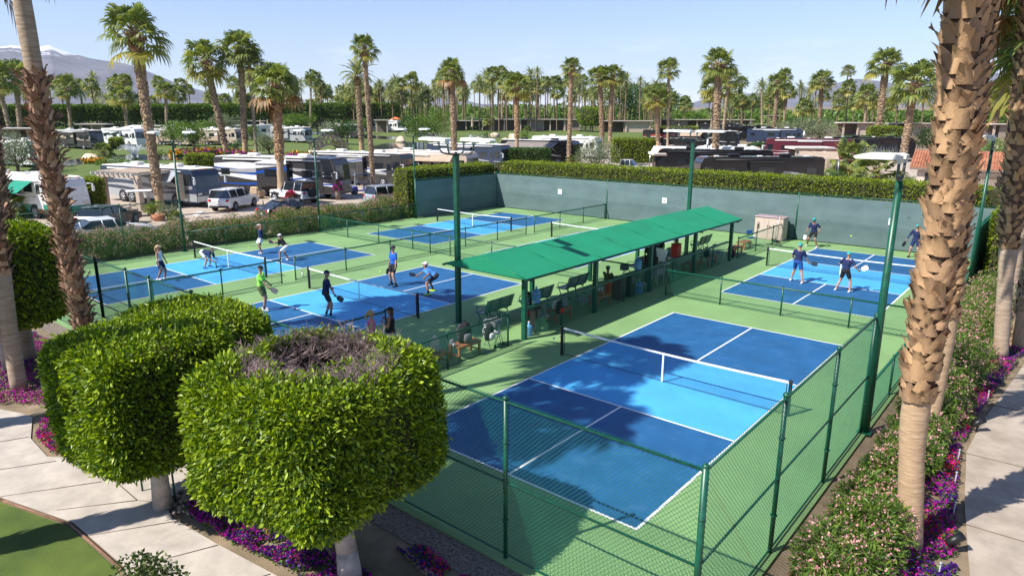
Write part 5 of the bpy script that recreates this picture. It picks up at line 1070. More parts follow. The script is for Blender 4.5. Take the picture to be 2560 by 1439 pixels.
# ------------------------------------------------------------------ clipped hedges and trees of the park
def hedge_px(label, x0, x1, yb, top_y, depth, seed, m_=None, n=None, dens=1.0, e=8):
    a, b = gp(x0, yb), gp(x1, yb); c = (a+b)/2; D = gdist(c); h = zat((x0+x1)/2, top_y, c.x, c.y)-T(c.x, c.y); w = (b-a).length/2; rot = math.atan2(b.y-a.y, b.x-a.x); bk = Vector((c.x-CAM[0], c.y-CAM[1], 0)).normalized()*depth
    L_ = max(.12, 4.6*D/FL); area = 4*w*h+8*w*depth+4*depth*h; n = int(min(24000, area/(L_*L_)*5.5*dens))
    return clipped('clipped_hedge', label, 'hedge', (c.x+bk.x, c.y+bk.y, T(c.x, c.y)), (w, depth, h/2), h/2, n, L_, m_ or HEDGEM, None, e, rot, seed, None, spread=1.0, depth=.12, lump=.02)
for i, (x0, x1, yb, ty, dp, lab) in enumerate((
 (190, 258, 535, 446, 1.0, 'tall clipped hedge between the green motorhome and the pergola'), (470, 537, 425, 386, 1.2, 'clipped box hedge in front of the lake flowers'), (1190, 1256, 424, 381, 1.3, 'bright clipped hedge right of the tan motorhome'),
 (1268, 1375, 430, 372, 1.2, 'dark clipped box hedge behind the back hedge'), (1040, 1090, 425, 398, 1.2, 'low clipped hedge in front of the tan motorhome'), (1528, 1634, 408, 347, 1.3, 'bright clipped hedge left of the black motorhomes'),
 (1750, 1900, 400, 381, 1.0, 'strip of hedge seen between the two black motorhomes'), (1870, 2080, 372, 360, 1.0, 'low hedge under the dark red motorhome'), (2090, 2180, 372, 342, 1.5, 'clipped hedge right of the dark red motorhome'), (1640, 1790, 330, 318, 1.5, 'long low hedge before the striped motorhome'),
 (1640, 1820, 306, 296, 2.0, 'long clipped hedge behind the far motorhome roofs'), (1842, 1960, 296, 254, 3.5, 'large clipped green block behind the palms, left one'), (2112, 2230, 296, 258, 3.5, 'large clipped green block behind the palms, right one'), (2470, 2560, 310, 252, 3.5, 'large clipped green block at the right edge'),
 (262, 305, 350, 325, 2, 'clipped cube hedge beside the beige canopy'), (283, 305, 372, 346, 2, 'small clipped hedge under the cube hedge'), (1165, 1210, 326, 300, 2, 'dark clipped hedge left of the white posts'), (2168, 2250, 345, 318, 2, 'clipped hedge among the right hand casitas'))):
    hedge_px(lab, x0, x1, yb, ty, dp, 200+i, m_=HEDGEM if 'dark' not in lab else FICUS_D)
# row of tall clipped ficus trees behind the lake
for i in range(16):
    x0 = -60+i*66; x1 = x0+70; yb = 338-i*.7; a, b = gp(x0, yb), gp(x1, yb); c = (a+b)/2; w = (b-a).length/2; D = gdist(c); H_ = zat((x0+x1)/2, 266-i*.4, c.x, c.y)-T(c.x, c.y); rot = math.atan2(b.y-a.y, b.x-a.x)
    rngk = np.random.default_rng(300+i); t = thing('ficus_row_tree', 'tall clipped ficus of the long row behind the lake', 'tree', (c.x, c.y, T(c.x, c.y)), 0, 'tall clipped ficus row behind the lake')
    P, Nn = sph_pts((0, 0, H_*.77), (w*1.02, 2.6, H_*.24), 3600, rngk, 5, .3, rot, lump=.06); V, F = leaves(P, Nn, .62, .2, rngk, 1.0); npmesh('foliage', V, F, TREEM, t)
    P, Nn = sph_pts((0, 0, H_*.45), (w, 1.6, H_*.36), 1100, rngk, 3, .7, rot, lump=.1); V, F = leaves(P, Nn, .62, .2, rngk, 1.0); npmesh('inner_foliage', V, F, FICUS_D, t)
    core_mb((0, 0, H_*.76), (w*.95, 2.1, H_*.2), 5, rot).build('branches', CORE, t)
    m = MB(); rk = random.Random(i)
    for k in range(7):
        u = rk.uniform(-w, w); bx, by = u*math.cos(rot), u*math.sin(rot); m.path([(bx, by, 0), (bx+rk.uniform(-.6, .6), by-1, H_*.35), (bx+rk.uniform(-1.4, 1.4), by-1.6, H_*.6)], [.28, .2, .12], 6)
    m.build('trunk', BARKW, t)
def tree_px(name, label, cx, yb, rpx, ty, m_, seed, blobs=9, th=.3, n=None, tr=.18, cat='tree', dens=1.0, tm=None, nar=.2, group=None):
    p = gp(cx, yb); D = gdist(p); R = rpx*D/FL; H_ = zat(cx, ty, p.x, p.y)-p.z; L_ = max(.1, 4.2*D/FL); n = n or int(min(16000, 70*(R*H_)/(L_*L_)*.22*dens))
    return bush(name, label, cat, tuple(p), R, H_, n, L_, m_, seed=seed, blobs=blobs, trunk_h=H_*th, trunk_r=tr, trunk_m=tm or BARK, w=L_*nar, group=group)
for i, (nm, cx, yb, r, ty, m_, th, lab, cat) in enumerate((
 ('olive_tree', 1487, 440, 62, 350, OLIVE, .12, 'rounded grey green olive shrub behind the middle windscreen', 'tree'), ('willow_tree', 1078, 372, 58, 262, TREEM, .12, 'large round feathery green tree by the pond', 'tree'),
 ('shade_tree', 1575, 322, 62, 208, FICUS_D, .3, 'big dark spreading tree right of the pavilion', 'tree'), ('olive_tree', 832, 362, 30, 308, OLIVE, .35, 'olive tree right of the bridge, left one', 'tree'), ('olive_tree', 868, 362, 28, 300, FICUS_D, .35, 'olive tree right of the bridge, right one', 'tree'),
 ('olive_shrub', 1985, 352, 75, 300, OLIVE, .05, 'wide grey green shrub behind the dark red motorhome, left one', 'shrub'), ('olive_shrub', 2045, 350, 62, 296, OLIVE, .05, 'wide grey green shrub behind the dark red motorhome, right one', 'shrub'),
 ('olive_shrub', 1870, 345, 34, 308, OLIVE, .1, 'small grey green shrub left of the dark red motorhome', 'shrub'), ('olive_shrub', 672, 390, 34, 330, OLIVE, .1, 'grey green shrub on the lawn left of the shaggy palm', 'shrub'),
 ('citrus_tree', 485, 395, 44, 306, TREEM, .4, 'green tree beside the leaning palm by the lake', 'tree'), ('citrus_tree', 440, 380, 32, 302, TREEM, .35, 'round green tree above the left lamp heads', 'tree'), ('citrus_tree', 565, 350, 44, 285, OLIVE, .25, 'grey green tree behind the two leaning palms', 'tree'),
 ('citrus_tree', 165, 362, 34, 320, TREEM, .2, 'low round green tree left of the beige canopy', 'tree'), ('olive_shrub', 45, 430, 62, 338, OLIVE, .1, 'loose olive shrub at the left edge by the lake', 'shrub'), ('pepper_tree', 750, 350, 44, 285, TREEM, .5, 'airy yellow green tree above the arched bridge', 'tree'),
 ('shrub', 300, 422, 55, 396, TREEM, .02, 'low spreading green shrub between lake and silver motorhome', 'shrub'), ('citrus_tree', 2330, 400, 60, 318, TREEM, .15, 'bushy green tree behind the tiled roof', 'tree'), ('shrub', 2105, 432, 48, 396, TREEM, .05, 'leafy green shrub right of the white canopy', 'shrub'),
 ('shrub', 2010, 440, 40, 412, TREEM, .05, 'dark green shrub right of the black motorhome', 'shrub'), ('shade_tree', 1675, 300, 50, 236, FICUS_D, .25, 'dark tree among the yellowish palms', 'tree'), ('shade_tree', 1915, 296, 40, 232, FICUS_D, .3, 'dark tree behind the slender palms', 'tree'),
 ('citrus_tree', 2020, 296, 26, 250, TREEM, .2, 'narrow green tree above the wide grey shrubs', 'tree'), ('shrub', 15, 600, 48, 545, FICUS, .02, 'bright shrub at the left edge behind the fence', 'shrub'), ('shrub', 385, 548, 22, 500, HEDGEM, .02, 'yellow green shrub round the foot of the leaning palm', 'shrub'),
 ('shrub', 425, 550, 24, 508, OLIVE, .02, 'grey shrub beside the planting island palm', 'shrub'), ('olive_tree', 1180, 325, 22, 290, OLIVE, .2, 'small olive tree left of the closed umbrella', 'tree'), ('citrus_tree', 2480, 420, 40, 350, TREEM, .1, 'green bush behind the right light pole', 'tree'),
 ('citrus_tree', 235, 352, 22, 322, TREEM, .2, 'small round tree between two casitas across the lake', 'tree'), ('citrus_tree', 525, 352, 30, 305, TREEM, .25, 'round tree under the leaning palm across the lake', 'tree'), ('citrus_tree', 725, 345, 30, 300, FICUS_D, .2, 'dark round tree right of the pale closed umbrellas', 'tree'), ('citrus_tree', 630, 352, 20, 315, TREEM, .2, 'small tree just left of the pale closed umbrellas', 'tree'),
 ('olive_shrub', 110, 405, 40, 365, OLIVE, .05, 'grey shrub on the near lake shore at the left', 'shrub'), ('citrus_tree', 905, 335, 26, 295, TREEM, .2, 'green tree left of the dark pavilion across the lawn', 'tree'), ('shrub', 590, 372, 26, 352, FICUS_D, .02, 'dark low shrub on the lawn between two palm feet', 'shrub'), ('shrub', 395, 395, 26, 376, TREEM, .02, 'green shrub on the lake edge right of the fountain', 'shrub'), ('citrus_tree', 1020, 335, 24, 290, FICUS_D, .2, 'dark tree right of the open orange umbrella', 'tree'), ('shrub', 960, 400, 30, 372, OLIVE, .02, 'grey green shrub on the pond shore by the tan motorhome', 'shrub'), ('citrus_tree', 130, 335, 26, 300, FICUS_D, .2, 'dark round tree at the far left before the ficus row', 'tree'),
 ('shrub', 2075, 462, 46, 425, FICUS_D, .02, 'dark shrub behind the hedge left of the low fan palms', 'shrub'), ('shrub', 2262, 478, 46, 440, TREEM, .02, 'green shrub behind the hedge right of the low fan palms', 'shrub'), ('shrub', 1985, 456, 40, 428, TREEM, .02, 'green shrub behind the hedge at the grey swoosh motorhome', 'shrub'),
 ('shrub', 1215, 350, 20, 330, TREEM, .02, 'shrub beside the rock waterfall', 'shrub'), ('shrub', 1312, 355, 16, 325, TREEM, .02, 'shrub right of the orange boulder', 'shrub'), ('shrub', 1645, 318, 22, 296, FICUS_D, .05, 'dark shrub right of the beige shutters', 'shrub'))):
    tree_px(nm, lab, cx, yb, r, ty, m_, 400+i, th=th, cat=cat)
# tree on a stem clipped round by the pavilion
p = gp(1476, 330); clipped('clipped_ficus', 'round clipped ficus on a stem beside the pavilion', 'tree', tuple(p), (4.2, 3.6, 2.9), 5.2, 3500, .55, FICUS, trunk=[(0, 0, 0), (0, 0, 3)], e=3, seed=77, trunk_r=.25)
# far wood behind everything
rng = np.random.default_rng(50); Vs = []; Fs = []; o = 0
for i in range(230):
    x = -250+i*13.5; D = rng.uniform(360, 520); d = ray(x, 720); hh = math.hypot(d[0], d[1]); cx_, cy_ = CAM[0]+d[0]/hh*D, CAM[1]+d[1]/hh*D; R = rng.uniform(6, 12); Hh = (rng.uniform(5, 10) if 950 < x < 1640 else rng.uniform(4, 7) if x < 950 else rng.uniform(3, 6))
    dd = rnd_unit(rng, 260); dd[:, 2] = np.abs(dd[:, 2]); P = dd*np.array([R, R, Hh])*rng.uniform(.8, 1.05, 260)[:, None]+np.array([cx_, cy_, T(cx_, cy_)]); V, F = leaves(P, dd, 1.9, .7, rng, 1.0); Vs.append(V); Fs.append(F+o); o += len(V)
ob = npmesh('far_wood', np.concatenate(Vs), np.concatenate(Fs), TREEM); ob['kind'] = 'stuff'

# ------------------------------------------------------------------ vehicles
def wheel(m_t, parent, x, y, r, w, rimcol=None, name='wheel'):
    m = MB(); n = 18; rings = [[(x+rr*math.cos(q), y+yy, r+rr*math.sin(q)) for q in [2*math.pi*i/n for i in range(n)]] for rr, yy in ((r*.6, -w/2), (r*.94, -w/2), (r, -w*.35), (r, w*.35), (r*.94, w/2), (r*.6, w/2))]; m.loft(rings); o = m.build(name, TYRE, parent)
    m = MB(); s = -1 if y < 0 else 1
    for yy in (y+s*(w/2+.004), ):
        m.tube((x, yy-s*.03, r), (x, yy, r), r*.12, n=10)
        for k in range(6): a = k*math.pi/3; m.tube((x, yy-s*.01, r), (x+r*.56*math.cos(a), yy-s*.01, r+r*.56*math.sin(a)), r*.07, n=5)
        for k in range(16): a, b = 2*math.pi*k/16, 2*math.pi*(k+1)/16; m.tube((x+r*.58*math.cos(a), yy-s*.005, r+r*.58*math.sin(a)), (x+r*.58*math.cos(b), yy-s*.005, r+r*.58*math.sin(b)), r*.05, n=5)
    m.build('rim', rimcol or CHROME, o)
SILV = paint('silver_paint', (.42, .44, .46), metal=.3); WPA = paint('white_car_paint', (.72, .72, .71)); BPA = paint('black_coach_paint', (.008, .0075, .009), rough=.25, spec=.35); DGR = paint('charcoal_coach_paint', (.045, .042, .042), spec=.4); TAN = paint('tan_coach_paint', (.48, .38, .29)); MAR = paint('maroon_coach_paint', (.10, .010, .02)); GRN = paint('teal_green_paint', (.0, .22, .14)); BLUP = paint('blue_stripe_paint', (.01, .07, .35)); LGR = paint('light_grey_coach', (.36, .36, .37)); BLU_D = paint('dark_blue_coach', (.02, .035, .07)); REDP = paint('red_stripe_paint', (.35, .03, .03)); ROOFW = mat('coach_roof_white', (.72, .70, .66), .7, .1, 1.2)
def rv(label, pos, rz, L_=12.2, body=WPA, lower=None, stripes=(), awning=None, H_=3.55, front='flat', slides=True, dish=False, skirt=None, frontm=None, open_door=False, roof=None, rails=True):
    """motorhome; front at +X, pos = ground point under the front face"""
    t = thing('motorhome', label, 'motorhome', pos, rz); Wd = 1.27; lower = lower or body
    nose = [(-L_, .5), (-L_, H_-.25), (-L_+.15, H_-.05), (-.75, H_), (-.35, H_-.12), (-.16, H_-.55), (-.02, 1.7), (.06, 1.2), (.06, .5)]
    m = MB(); m.side(nose, -Wd, Wd); m.build('body', body, t)
    m = MB(); m.side([(-L_+.1, H_-.035), (-L_+.25, H_+.05), (-.9, H_+.06), (-.5, H_-.02)], -Wd*.94, Wd*.94); rf = m.build('roof', roof or ROOFW, t)
    for x in (-L_*.3, -L_*.72): m = MB(); m.box((x, 0, H_+.2), (1.1, .75, .28), bev=.08); m.build('air_conditioner', ROOFW if body is not BPA else BLACK, rf)
    m = MB()
    for x in (-L_*.5, -L_*.15, -L_*.88): m.box((x, .35, H_+.1), (.45, .45, .12), bev=.03)
    m.build('roof_vents', WHITE, rf)
    for s in (-1, 1):
        y = s*(Wd+.006); m = MB()
        if lower is not body: m.add([(-L_+.02, y, .5), (.03, y, .5), (.03, y, 1.15), (-L_*.5, y, 1.0), (-L_+.02, y, 1.25)], [(0, 1, 2, 3, 4)]); m.build('lower_panel', lower, t)
        for k, (sm, z0, z1, am) in enumerate(stripes):       # flowing stripe: start height, end height, width
            m = MB(); N_ = 18; T_ = []; B_ = []
            for i in range(N_+1):
                f = i/N_; x = -L_+.05+(L_-.45)*f; zc = z0+(z1-z0)*f+.22*math.sin(f*5.2+k); w = am*(.25+.75*math.sin(math.pi*min(1, f*1.15))**1.0); T_.append((x, s*(Wd+.01+.003*k), min(zc+w/2, H_-.3))); B_.append((x, s*(Wd+.01+.003*k), max(zc-w/2, .52)))
            n = len(T_); m.add(B_+T_, [(i, i+1, n+i+1, n+i) for i in range(n-1)]); m.build('stripe', sm, t)
        for (x0, x1, z0, z1) in ((-1.25, -.45, 1.9, 2.75), (-3.6, -2.5, 1.95, 2.6), (-5.9, -4.6, 1.95, 2.6), (-8.4, -7.4, 2.0, 2.6), (-L_+.8, -L_+1.8, 2.0, 2.6)):
            m = MB(); m.box(((x0+x1)/2, s*(Wd+.022), (z0+z1)/2), (x1-x0, .03, z1-z0), bev=.01); m.build('window', GLASS, t)
        if slides and L_ > 9:
            m = MB(); m.box((-6.6, s*(Wd+.2), 2.1), (3.4, .42, 2.1), bev=.02); sl_ = m.build('slide_out', body, t); m = MB(); m.box((-6.6, s*(Wd+.42), 2.3), (1.5, .02, .65)); m.build('window', GLASS, sl_)
            m = MB(); m.box((-6.6, s*(Wd+.27), 3.2), (3.5, .55, .05)); m.build('topper', WHITE if body is not BPA else DGR, sl_)
            for k, (sm, z0, z1, am) in enumerate(stripes[:2]): m = MB(); y2 = s*(Wd+.413+.003*k); m.add([(-8.28, y2, z0-.2), (-4.92, y2, z0+.15), (-4.92, y2, z0+.15+am*.8), (-8.28, y2, z0-.2+am*.5)], [(0, 1, 2, 3)]); m.build('stripe', sm, sl_)
        m = MB(); m.tube((-L_+1.2, s*(Wd+.07), H_-.22), (-1.5, s*(Wd+.07), H_-.22), .07, n=10); m.build('awning_roll', WHITE if body is not BPA else BLACK, t)
    # door on the right hand side
    m = MB(); m.box((-1.75, -Wd-.02, 1.75), (.72, .04, 2.05), bev=.01)
    dr = m.build('door', body if not open_door else BLACK, t); m = MB(); m.box((-1.75, -Wd-.045, 2.2), (.45, .02, .7)); m.build('window', GLASS, dr)  # with open_door, a black panel stands for the unlit doorway
    if open_door: m = MB(); m.box((-1.36, -Wd-.4, 1.75), (.05, .72, 2.0)); m.build('door', mat('cream_panel', (.6, .5, .38), .6), t)
    # windscreen
    m = MB(); P = [(-.13, H_-.62), (-.02, 1.72)]; wv = Wd*.93
    m.add([(P[0][0]+.02, -wv, P[0][1]), (P[0][0]+.02, wv, P[0][1]), (P[1][0]+.03, wv, P[1][1]), (P[1][0]+.03, -wv, P[1][1]), (P[0][0]+.08, 0, P[0][1]), (P[1][0]+.1, 0, P[1][1])], [(0, 4, 5, 3), (4, 1, 2, 5)]); m.build('windscreen', frontm or GLASS, t)
    m = MB(); m.box((.09, 0, .72), (.08, Wd*1.96, .5), bev=.03); m.build('bumper', lower, t)
    for s in (-1, 1):
        m = MB(); m.box((.1, s*.98, 1.15), (.05, .42, .2), bev=.02); m.build('headlight', CHROME, t)
        m = MB(); m.path([(-.25, s*Wd, 2.5), (.25, s*(Wd+.22), 2.5), (.25, s*(Wd+.24), 2.1)], .03, 6); m.box((.25, s*(Wd+.25), 2.15), (.1, .2, .45), bev=.03); m.build('mirror', WHITE if body is not BPA else BLACK, t)
        for x in (-2.6, -L_*.68, -L_*.68-1.2): 
            if x < -L_*.7 and L_ < 11: continue
            wheel(None, t, x, s*(Wd-.12), .5, .3); m = MB(); m.tube((x, s*(Wd-.02), .52), (x, s*(Wd+.012), .52), .58, n=18); m.build('wheel_arch', BLACK, t)
    m = MB(); [m.box((-.45, y, H_-.02), (.1, .07, .05)) for y in (-.9, -.3, 0, .3, .9)]; m.build('marker_lights', mat('amber_lens', (.8, .25, .02), .4), t)
    if awning:
        am, a0, a1, out = awning; s = -1; m = MB(); m.add([(a0, s*(Wd+.08), H_-.22), (a1, s*(Wd+.08), H_-.22), (a1, s*(Wd+out), H_-1.0), (a0, s*(Wd+out), H_-1.0)], [(0, 1, 2, 3)]); m.add([(a0, s*(Wd+.08), H_-.24), (a1, s*(Wd+.08), H_-.24), (a1, s*(Wd+out), H_-1.02), (a0, s*(Wd+out), H_-1.02)], [(3, 2, 1, 0)]); m.tube((a0, s*(Wd+out), H_-1.01), (a1, s*(Wd+out), H_-1.01), .05); aw = m.build('awning', am, t)
        for a in (a0, a1): m = MB(); m.tube((a, s*(Wd+.03), 1.6), (a, s*(Wd+out), H_-1.01), .03); m.build('awning_arm', CHROME, aw)
    if dish: m = MB(); m.path([(-L_*.45, -.3, H_+.05), (-L_*.45, -.3, H_+.55)], .04, 6); m.ell((-L_*.45+.05, -.35, H_+.75), (.14, .5, .5), 14, 8); m.build('satellite_dish', WHITE, rf)
    return t
def rv_px(label, px, py, deg, H_=3.6, **k):
    p = gp(px, py, H_); p = Vector((p.x, p.y, T(p.x, p.y))); return rv(label, p, R_(deg), H_=H_, **k)
BEIGE_C = mat('beige_canvas', (.42, .32, .23), .85, .08, 2); TAUPE = mat('taupe_canvas', (.22, .19, .17), .85, .08, 2); GREENC = mat('teal_canvas', (.0, .24, .15), .8, .08, 2)
RVS = [
 ('white motorhome with teal green lower body and awning at the left edge', 196, 449, 13, dict(foot=(188, 548), H_=3.0, body=WPA, lower=GRN, stripes=((GRN, 2.75, 2.75, .16),), awning=(GREENC, -10.5, -2.2, 1.3), L_=12, slides=False, frontm=WHITE, rails=False)),
 ('silver blue motorhome with an open door behind the small pergola', 506, 425, 12, dict(foot=(527, 517), H_=3.15, body=BLU_D, lower=SILV, stripes=((SILV, 2.0, 1.9, .5), (LGR, 1.3, 1.6, .3)), L_=12.6, open_door=True, awning=(SILV, -3.4, -1.9, .9), slides=False)),
 ('white and black motorhome with swirling blue stripes behind the off road car', 862, 386, 22, dict(foot=(862, 497), H_=3.7, body=DGR, lower=DGR, stripes=((WPA, 2.9, 1.5, 1.1), (BLUP, 2.4, 1.4, .5), (WPA, 1.9, 2.0, .5), (BLUP, 1.2, 1.9, .22), (LGR, 2.7, 2.3, .4)), L_=13.4)),
 ('charcoal motorhome with silver swirls beside the blue golf cart', 1022, 384, 15, dict(body=DGR, stripes=((LGR, 2.6, 1.5, .8), (BLUP, 2.7, 1.8, .14), (WPA, 1.8, 1.9, .3)), L_=12.5)),
 ('cream and tan motorhome with a folded awning behind the corner hedge', 1184, 381, 12, dict(body=TAN, stripes=((WPA, 2.7, 2.7, .5), (BPA, 1.5, 1.2, .1)), L_=12.5, awning=(BEIGE_C, -9.5, -1.8, .9))),
 ('black motorhome behind the lamp heads of the square light pole', 1268, 362, 10, dict(body=BLU_D, stripes=((LGR, 1.9, 1.6, .3),), L_=12.5, dish=True)),
 ('black motorhome with a wide grey awning above the dark box hedge', 1444, 352, 8, dict(body=BPA, stripes=((LGR, 2.2, 1.4, .5),), L_=13, awning=(TAUPE, -11.5, -2.5, 2.2))),
 ('white motorhome roof beyond the lawn boulders', 1500, 343, 8, dict(body=WPA, L_=12.5, dish=True)),
 ('black rounded motorhome, rear one of the two black ones right of centre', 1642, 372, 205, dict(body=BPA, stripes=((DGR, 2.2, 1.6, .5),), L_=13.4, dish=True, roof=BPA)),
 ('dark brown motorhome with grey swoosh, front one of the two black ones', 1742, 392, 222, dict(body=BPA, lower=BPA, stripes=((LGR, 1.5, 2.3, .6), (WPA, 1.1, 1.7, .35)), L_=12.6, awning=(TAUPE, -7.5, -3.2, .8), roof=BPA, frontm=mat('brown_sunshade', (.09, .07, .065), .7))),
 ('dark red motorhome with white swirls and a satellite dish', 1912, 346, 202, dict(body=MAR, stripes=((WPA, 1.4, 1.6, .3), (WPA, 2.0, 1.9, .12)), L_=13, dish=True, roof=MAR)),
 ('black motorhome with a big beige awning behind the bright hedge', 1848, 328, 12, dict(body=BPA, stripes=((LGR, 2.0, 1.6, .3),), L_=13, awning=(BEIGE_C, -11.5, -7, 3.0))),
 ('white and red motorhome half hidden behind the black ones', 1905, 369, 12, dict(body=WPA, stripes=((REDP, 1.9, 2.0, .3),), L_=8, slides=False)),
 ('dark motorhome with red and tan stripes beyond the lawn', 1760, 326, 12, dict(body=BPA, stripes=((REDP, 2.4, 2.0, .4), (TAN, 1.9, 2.3, .3)), L_=13, roof=BPA)),
 ('black motorhome roof beyond the beige shutters', 1860, 310, 10, dict(body=BPA, L_=12.5, roof=BPA)),
 ('dark motorhome behind the small grey green shrub', 1935, 316, 10, dict(body=BPA, stripes=((LGR, 2.2, 1.8, .3),), L_=12.5, roof=BPA, dish=True)),
 ('blue grey motorhome roof left of the dark red one', 2010, 322, 12, dict(body=BLU_D, L_=12, roof=BPA)),
 ('tan motorhome across the lawn behind the leaning palm foot', 600, 322, 15, dict(body=TAN, stripes=((WPA, 2.2, 2.0, .4),), L_=11)),
 ('grey motorhome across the lawn between tall palm and shaggy palm', 770, 318, 12, dict(body=LGR, stripes=((BLU_D, 2.2, 2.0, .4),), L_=11)),
 ('dark motorhome across the lawn at the left of the orange umbrella', 900, 312, 10, dict(body=DGR, stripes=((LGR, 2.2, 2.0, .4),), L_=11)),
 ('cream motorhome across the lake behind the round trees', 480, 322, 14, dict(body=TAN, L_=11)),
 ('white motorhome across the lake beside the beige canopy', 352, 322, 10, dict(body=WPA, stripes=((BLU_D, 2.4, 2.0, .7),), L_=12)),
 ('dark motorhome across the lake left of the pergola canopy', 240, 326, 10, dict(body=DGR, stripes=((TAN, 2.2, 2.0, .5),), L_=12)),
 ('white and grey motorhome between the twin palms across the lawn', 690, 312, 60, dict(body=WPA, stripes=((LGR, 2.2, 2.0, .5),), L_=11)),
 ('white motorhome behind the dark pavilion across the lawn', 1000, 302, 8, dict(body=WPA, stripes=((BLU_D, 2.2, 2.0, .5),), L_=12)),
 ('black motorhome beyond the small palms at the right', 2290, 345, 15, dict(body=BPA, L_=12, roof=BPA)),
 ('white motorhome at the left edge across the lake', 95, 352, 12, dict(body=WPA, L_=11)),
 ('grey motorhome behind the right hand light pole', 2470, 345, 60, dict(body=LGR, L_=9, slides=False)),
]
for lab, px, py, deg, k in RVS:
    if 'foot' in k: q = k.pop('foot'); g_ = gp(*q); rv(lab, Vector((g_.x, g_.y, T(g_.x, g_.y)+.02)), R_(deg), **k)
    else: rv_px(lab, px, py, deg, **k)
def car(label, cat, pos, rz, col, prof, glass, L_=4.7, Wd=.93, wr=.36, wx=(.95, -.95), roof_col=None, rear=None, extra=None, name='car'):
    """front at +X, centred on pos. prof: body side outline, glass: cabin side outline"""
    t = thing(name, label, cat, pos, rz); m = MB(); hi = max(z for _, z in prof)
    def sec(poly, y0, taper):
        n = len(poly); cx_ = sum(p[0] for p in poly)/n; out = []
        for y, k in ((-y0, taper), (-y0*.93, 1), (y0*.93, 1), (y0, taper)): out.append([((p[0]-cx_)*k+cx_, y, p[1]) for p in poly])
        return out
    m.loft(sec(prof, Wd, .985), smooth=False); m.build('body', col, t)
    m = MB(); lo = min(z for _, z in glass); hz = max(z for _, z in glass)
    V = []; n = len(glass)
    for s in (-1, 1): V += [(x, s*(Wd*.96-(z-lo)*.22), z) for x, z in glass]
    m.add(V, [(i, (i+1) % n, n+(i+1) % n, n+i) for i in range(n)]+[tuple(range(n)), tuple(range(2*n-1, n-1, -1))]); m.build('windows', GLASS, t)
    top = [p for p in glass if p[1] > hz-.09]; xs = [p[0] for p in top]; m = MB(); m.box(((min(xs)+max(xs))/2, 0, hz+.008), (max(xs)-min(xs)+.06, 2*(Wd*.96-(hz-lo)*.22)+.03, .05), bev=.02); rf = m.build('roof', roof_col or col, t)
    for x in [min(p[0] for p in glass)+.25, sum(p[0] for p in glass)/n, (max(xs)+.05)]:
        m = MB()
        for s in (-1, 1): m.tube((x, s*(Wd*.97), lo), (x-.08 if x < 0 else x-.16, s*(Wd*.965-(hz-lo)*.22+.01), hz), .035, n=6)
        m.build('pillar', col, t)
    for x in wx:
        for s in (-1, 1): m = MB(); m.tube((x*L_*.31/.95, s*(Wd-.08), wr+.03), (x*L_*.31/.95, s*(Wd+.006), wr+.03), wr*1.18, n=20); m.build('wheel_arch', BLACK, t); wheel(None, t, x*L_*.31/.95, s*(Wd-.08), wr, .24)
    rx = min(p[0] for p in prof); fx = max(p[0] for p in prof)
    for s in (-1, 1):
        m = MB(); m.box((rx+.03, s*(Wd-.18), hi*.85), (.1, .26, .2), bev=.03); m.build('tail_light', mat('red_lens', (.45, .01, .01), .25), t); m = MB(); m.box((fx-.12, s*(Wd-.22), hi*.68), (.14, .3, .13), bev=.03); m.build('headlight', CHROME, t)
        m = MB(); m.box((.55, s*(Wd+.1), lo+.05), (.12, .2, .14), bev=.03); m.build('mirror', col, t)
        for x in (-.45, .35): m = MB(); m.box((x, s*(Wd+.004), hi*.88), (.16, .03, .03)); m.build('door_handle', CHROME, t)
    m = MB(); m.box((rx-.01, 0, hi*.62), (.02, .34, .12)); m.build('number_plate', WHITE, t); m = MB(); m.box((rx+.05, 0, .42), (.14, Wd*1.8, .18), bev=.04); m.box((fx-.05, 0, .4), (.14, Wd*1.8, .18), bev=.04); m.build('bumper', BLACK if rear else col, t)
    if extra: extra(t)
    return t
SUVP = [(-2.35, .35), (-2.38, .9), (-2.3, 1.08), (.9, 1.08), (1.9, 1.0), (2.3, .82), (2.38, .5), (2.3, .35)]; SUVG = [(-2.28, 1.08), (-2.02, 1.66), (-1.7, 1.7), (.2, 1.68), (.95, 1.08)]
SEDP = [(-2.4, .3), (-2.42, .85), (-2.3, 1.0), (.9, .98), (1.9, .85), (2.35, .7), (2.42, .4), (2.3, .3)]; SEDG = [(-2.05, 1.0), (-1.3, 1.4), (-.9, 1.45), (0, 1.43), (.95, .98)]
def rails(t): m = MB(); [m.tube((-1.7, s*.62, 1.76), (.1, s*.62, 1.76), .02) for s in (-1, 1)]; m.build('roof_rails', CHROME, t)
car('white family car with black trim parked beside the silver motorhome steps', 'car', tuple(gp(588, 521)), R_(122), WPA, SUVP, SUVG, L_=4.8, rear=True, extra=rails)
car('dark grey car with red tail lights parked at the left behind the fence', 'car', (-39.6, 8.0, Z0+.02), R_(128), paint('dark_grey_car_paint', (.035, .04, .05)), SEDP, [(-2.25, 1.0), (-1.6, 1.42), (-1.2, 1.48), (0, 1.45), (.95, .98)], L_=4.9)
def jeepx(t):
    m = MB(); m.tube((-2.32, .1, 1.0), (-2.58, .1, 1.0), .4, n=20); m.build('spare_wheel', TYRE, t)
    for s in (-1, 1):
        for x in (1.4, -1.4): m = MB(); m.box((x, s*1.0, .86), (1.1, .16, .08), bev=.03); m.build('fender', BLACK, t)
car('white boxy off road car with black roof and spare wheel behind the palm', 'car', (-42.2, 24.1, Z0+.02), R_(188), WPA, [(-2.2, .5), (-2.2, 1.15), (.75, 1.17), (1.95, 1.12), (2.1, 1.0), (2.1, .55)], [(-2.15, 1.15), (-2.1, 1.78), (-1.8, 1.84), (.25, 1.84), (.68, 1.17)], L_=4.6, Wd=.95, wr=.43, roof_col=BLACK, rear=True, extra=jeepx)
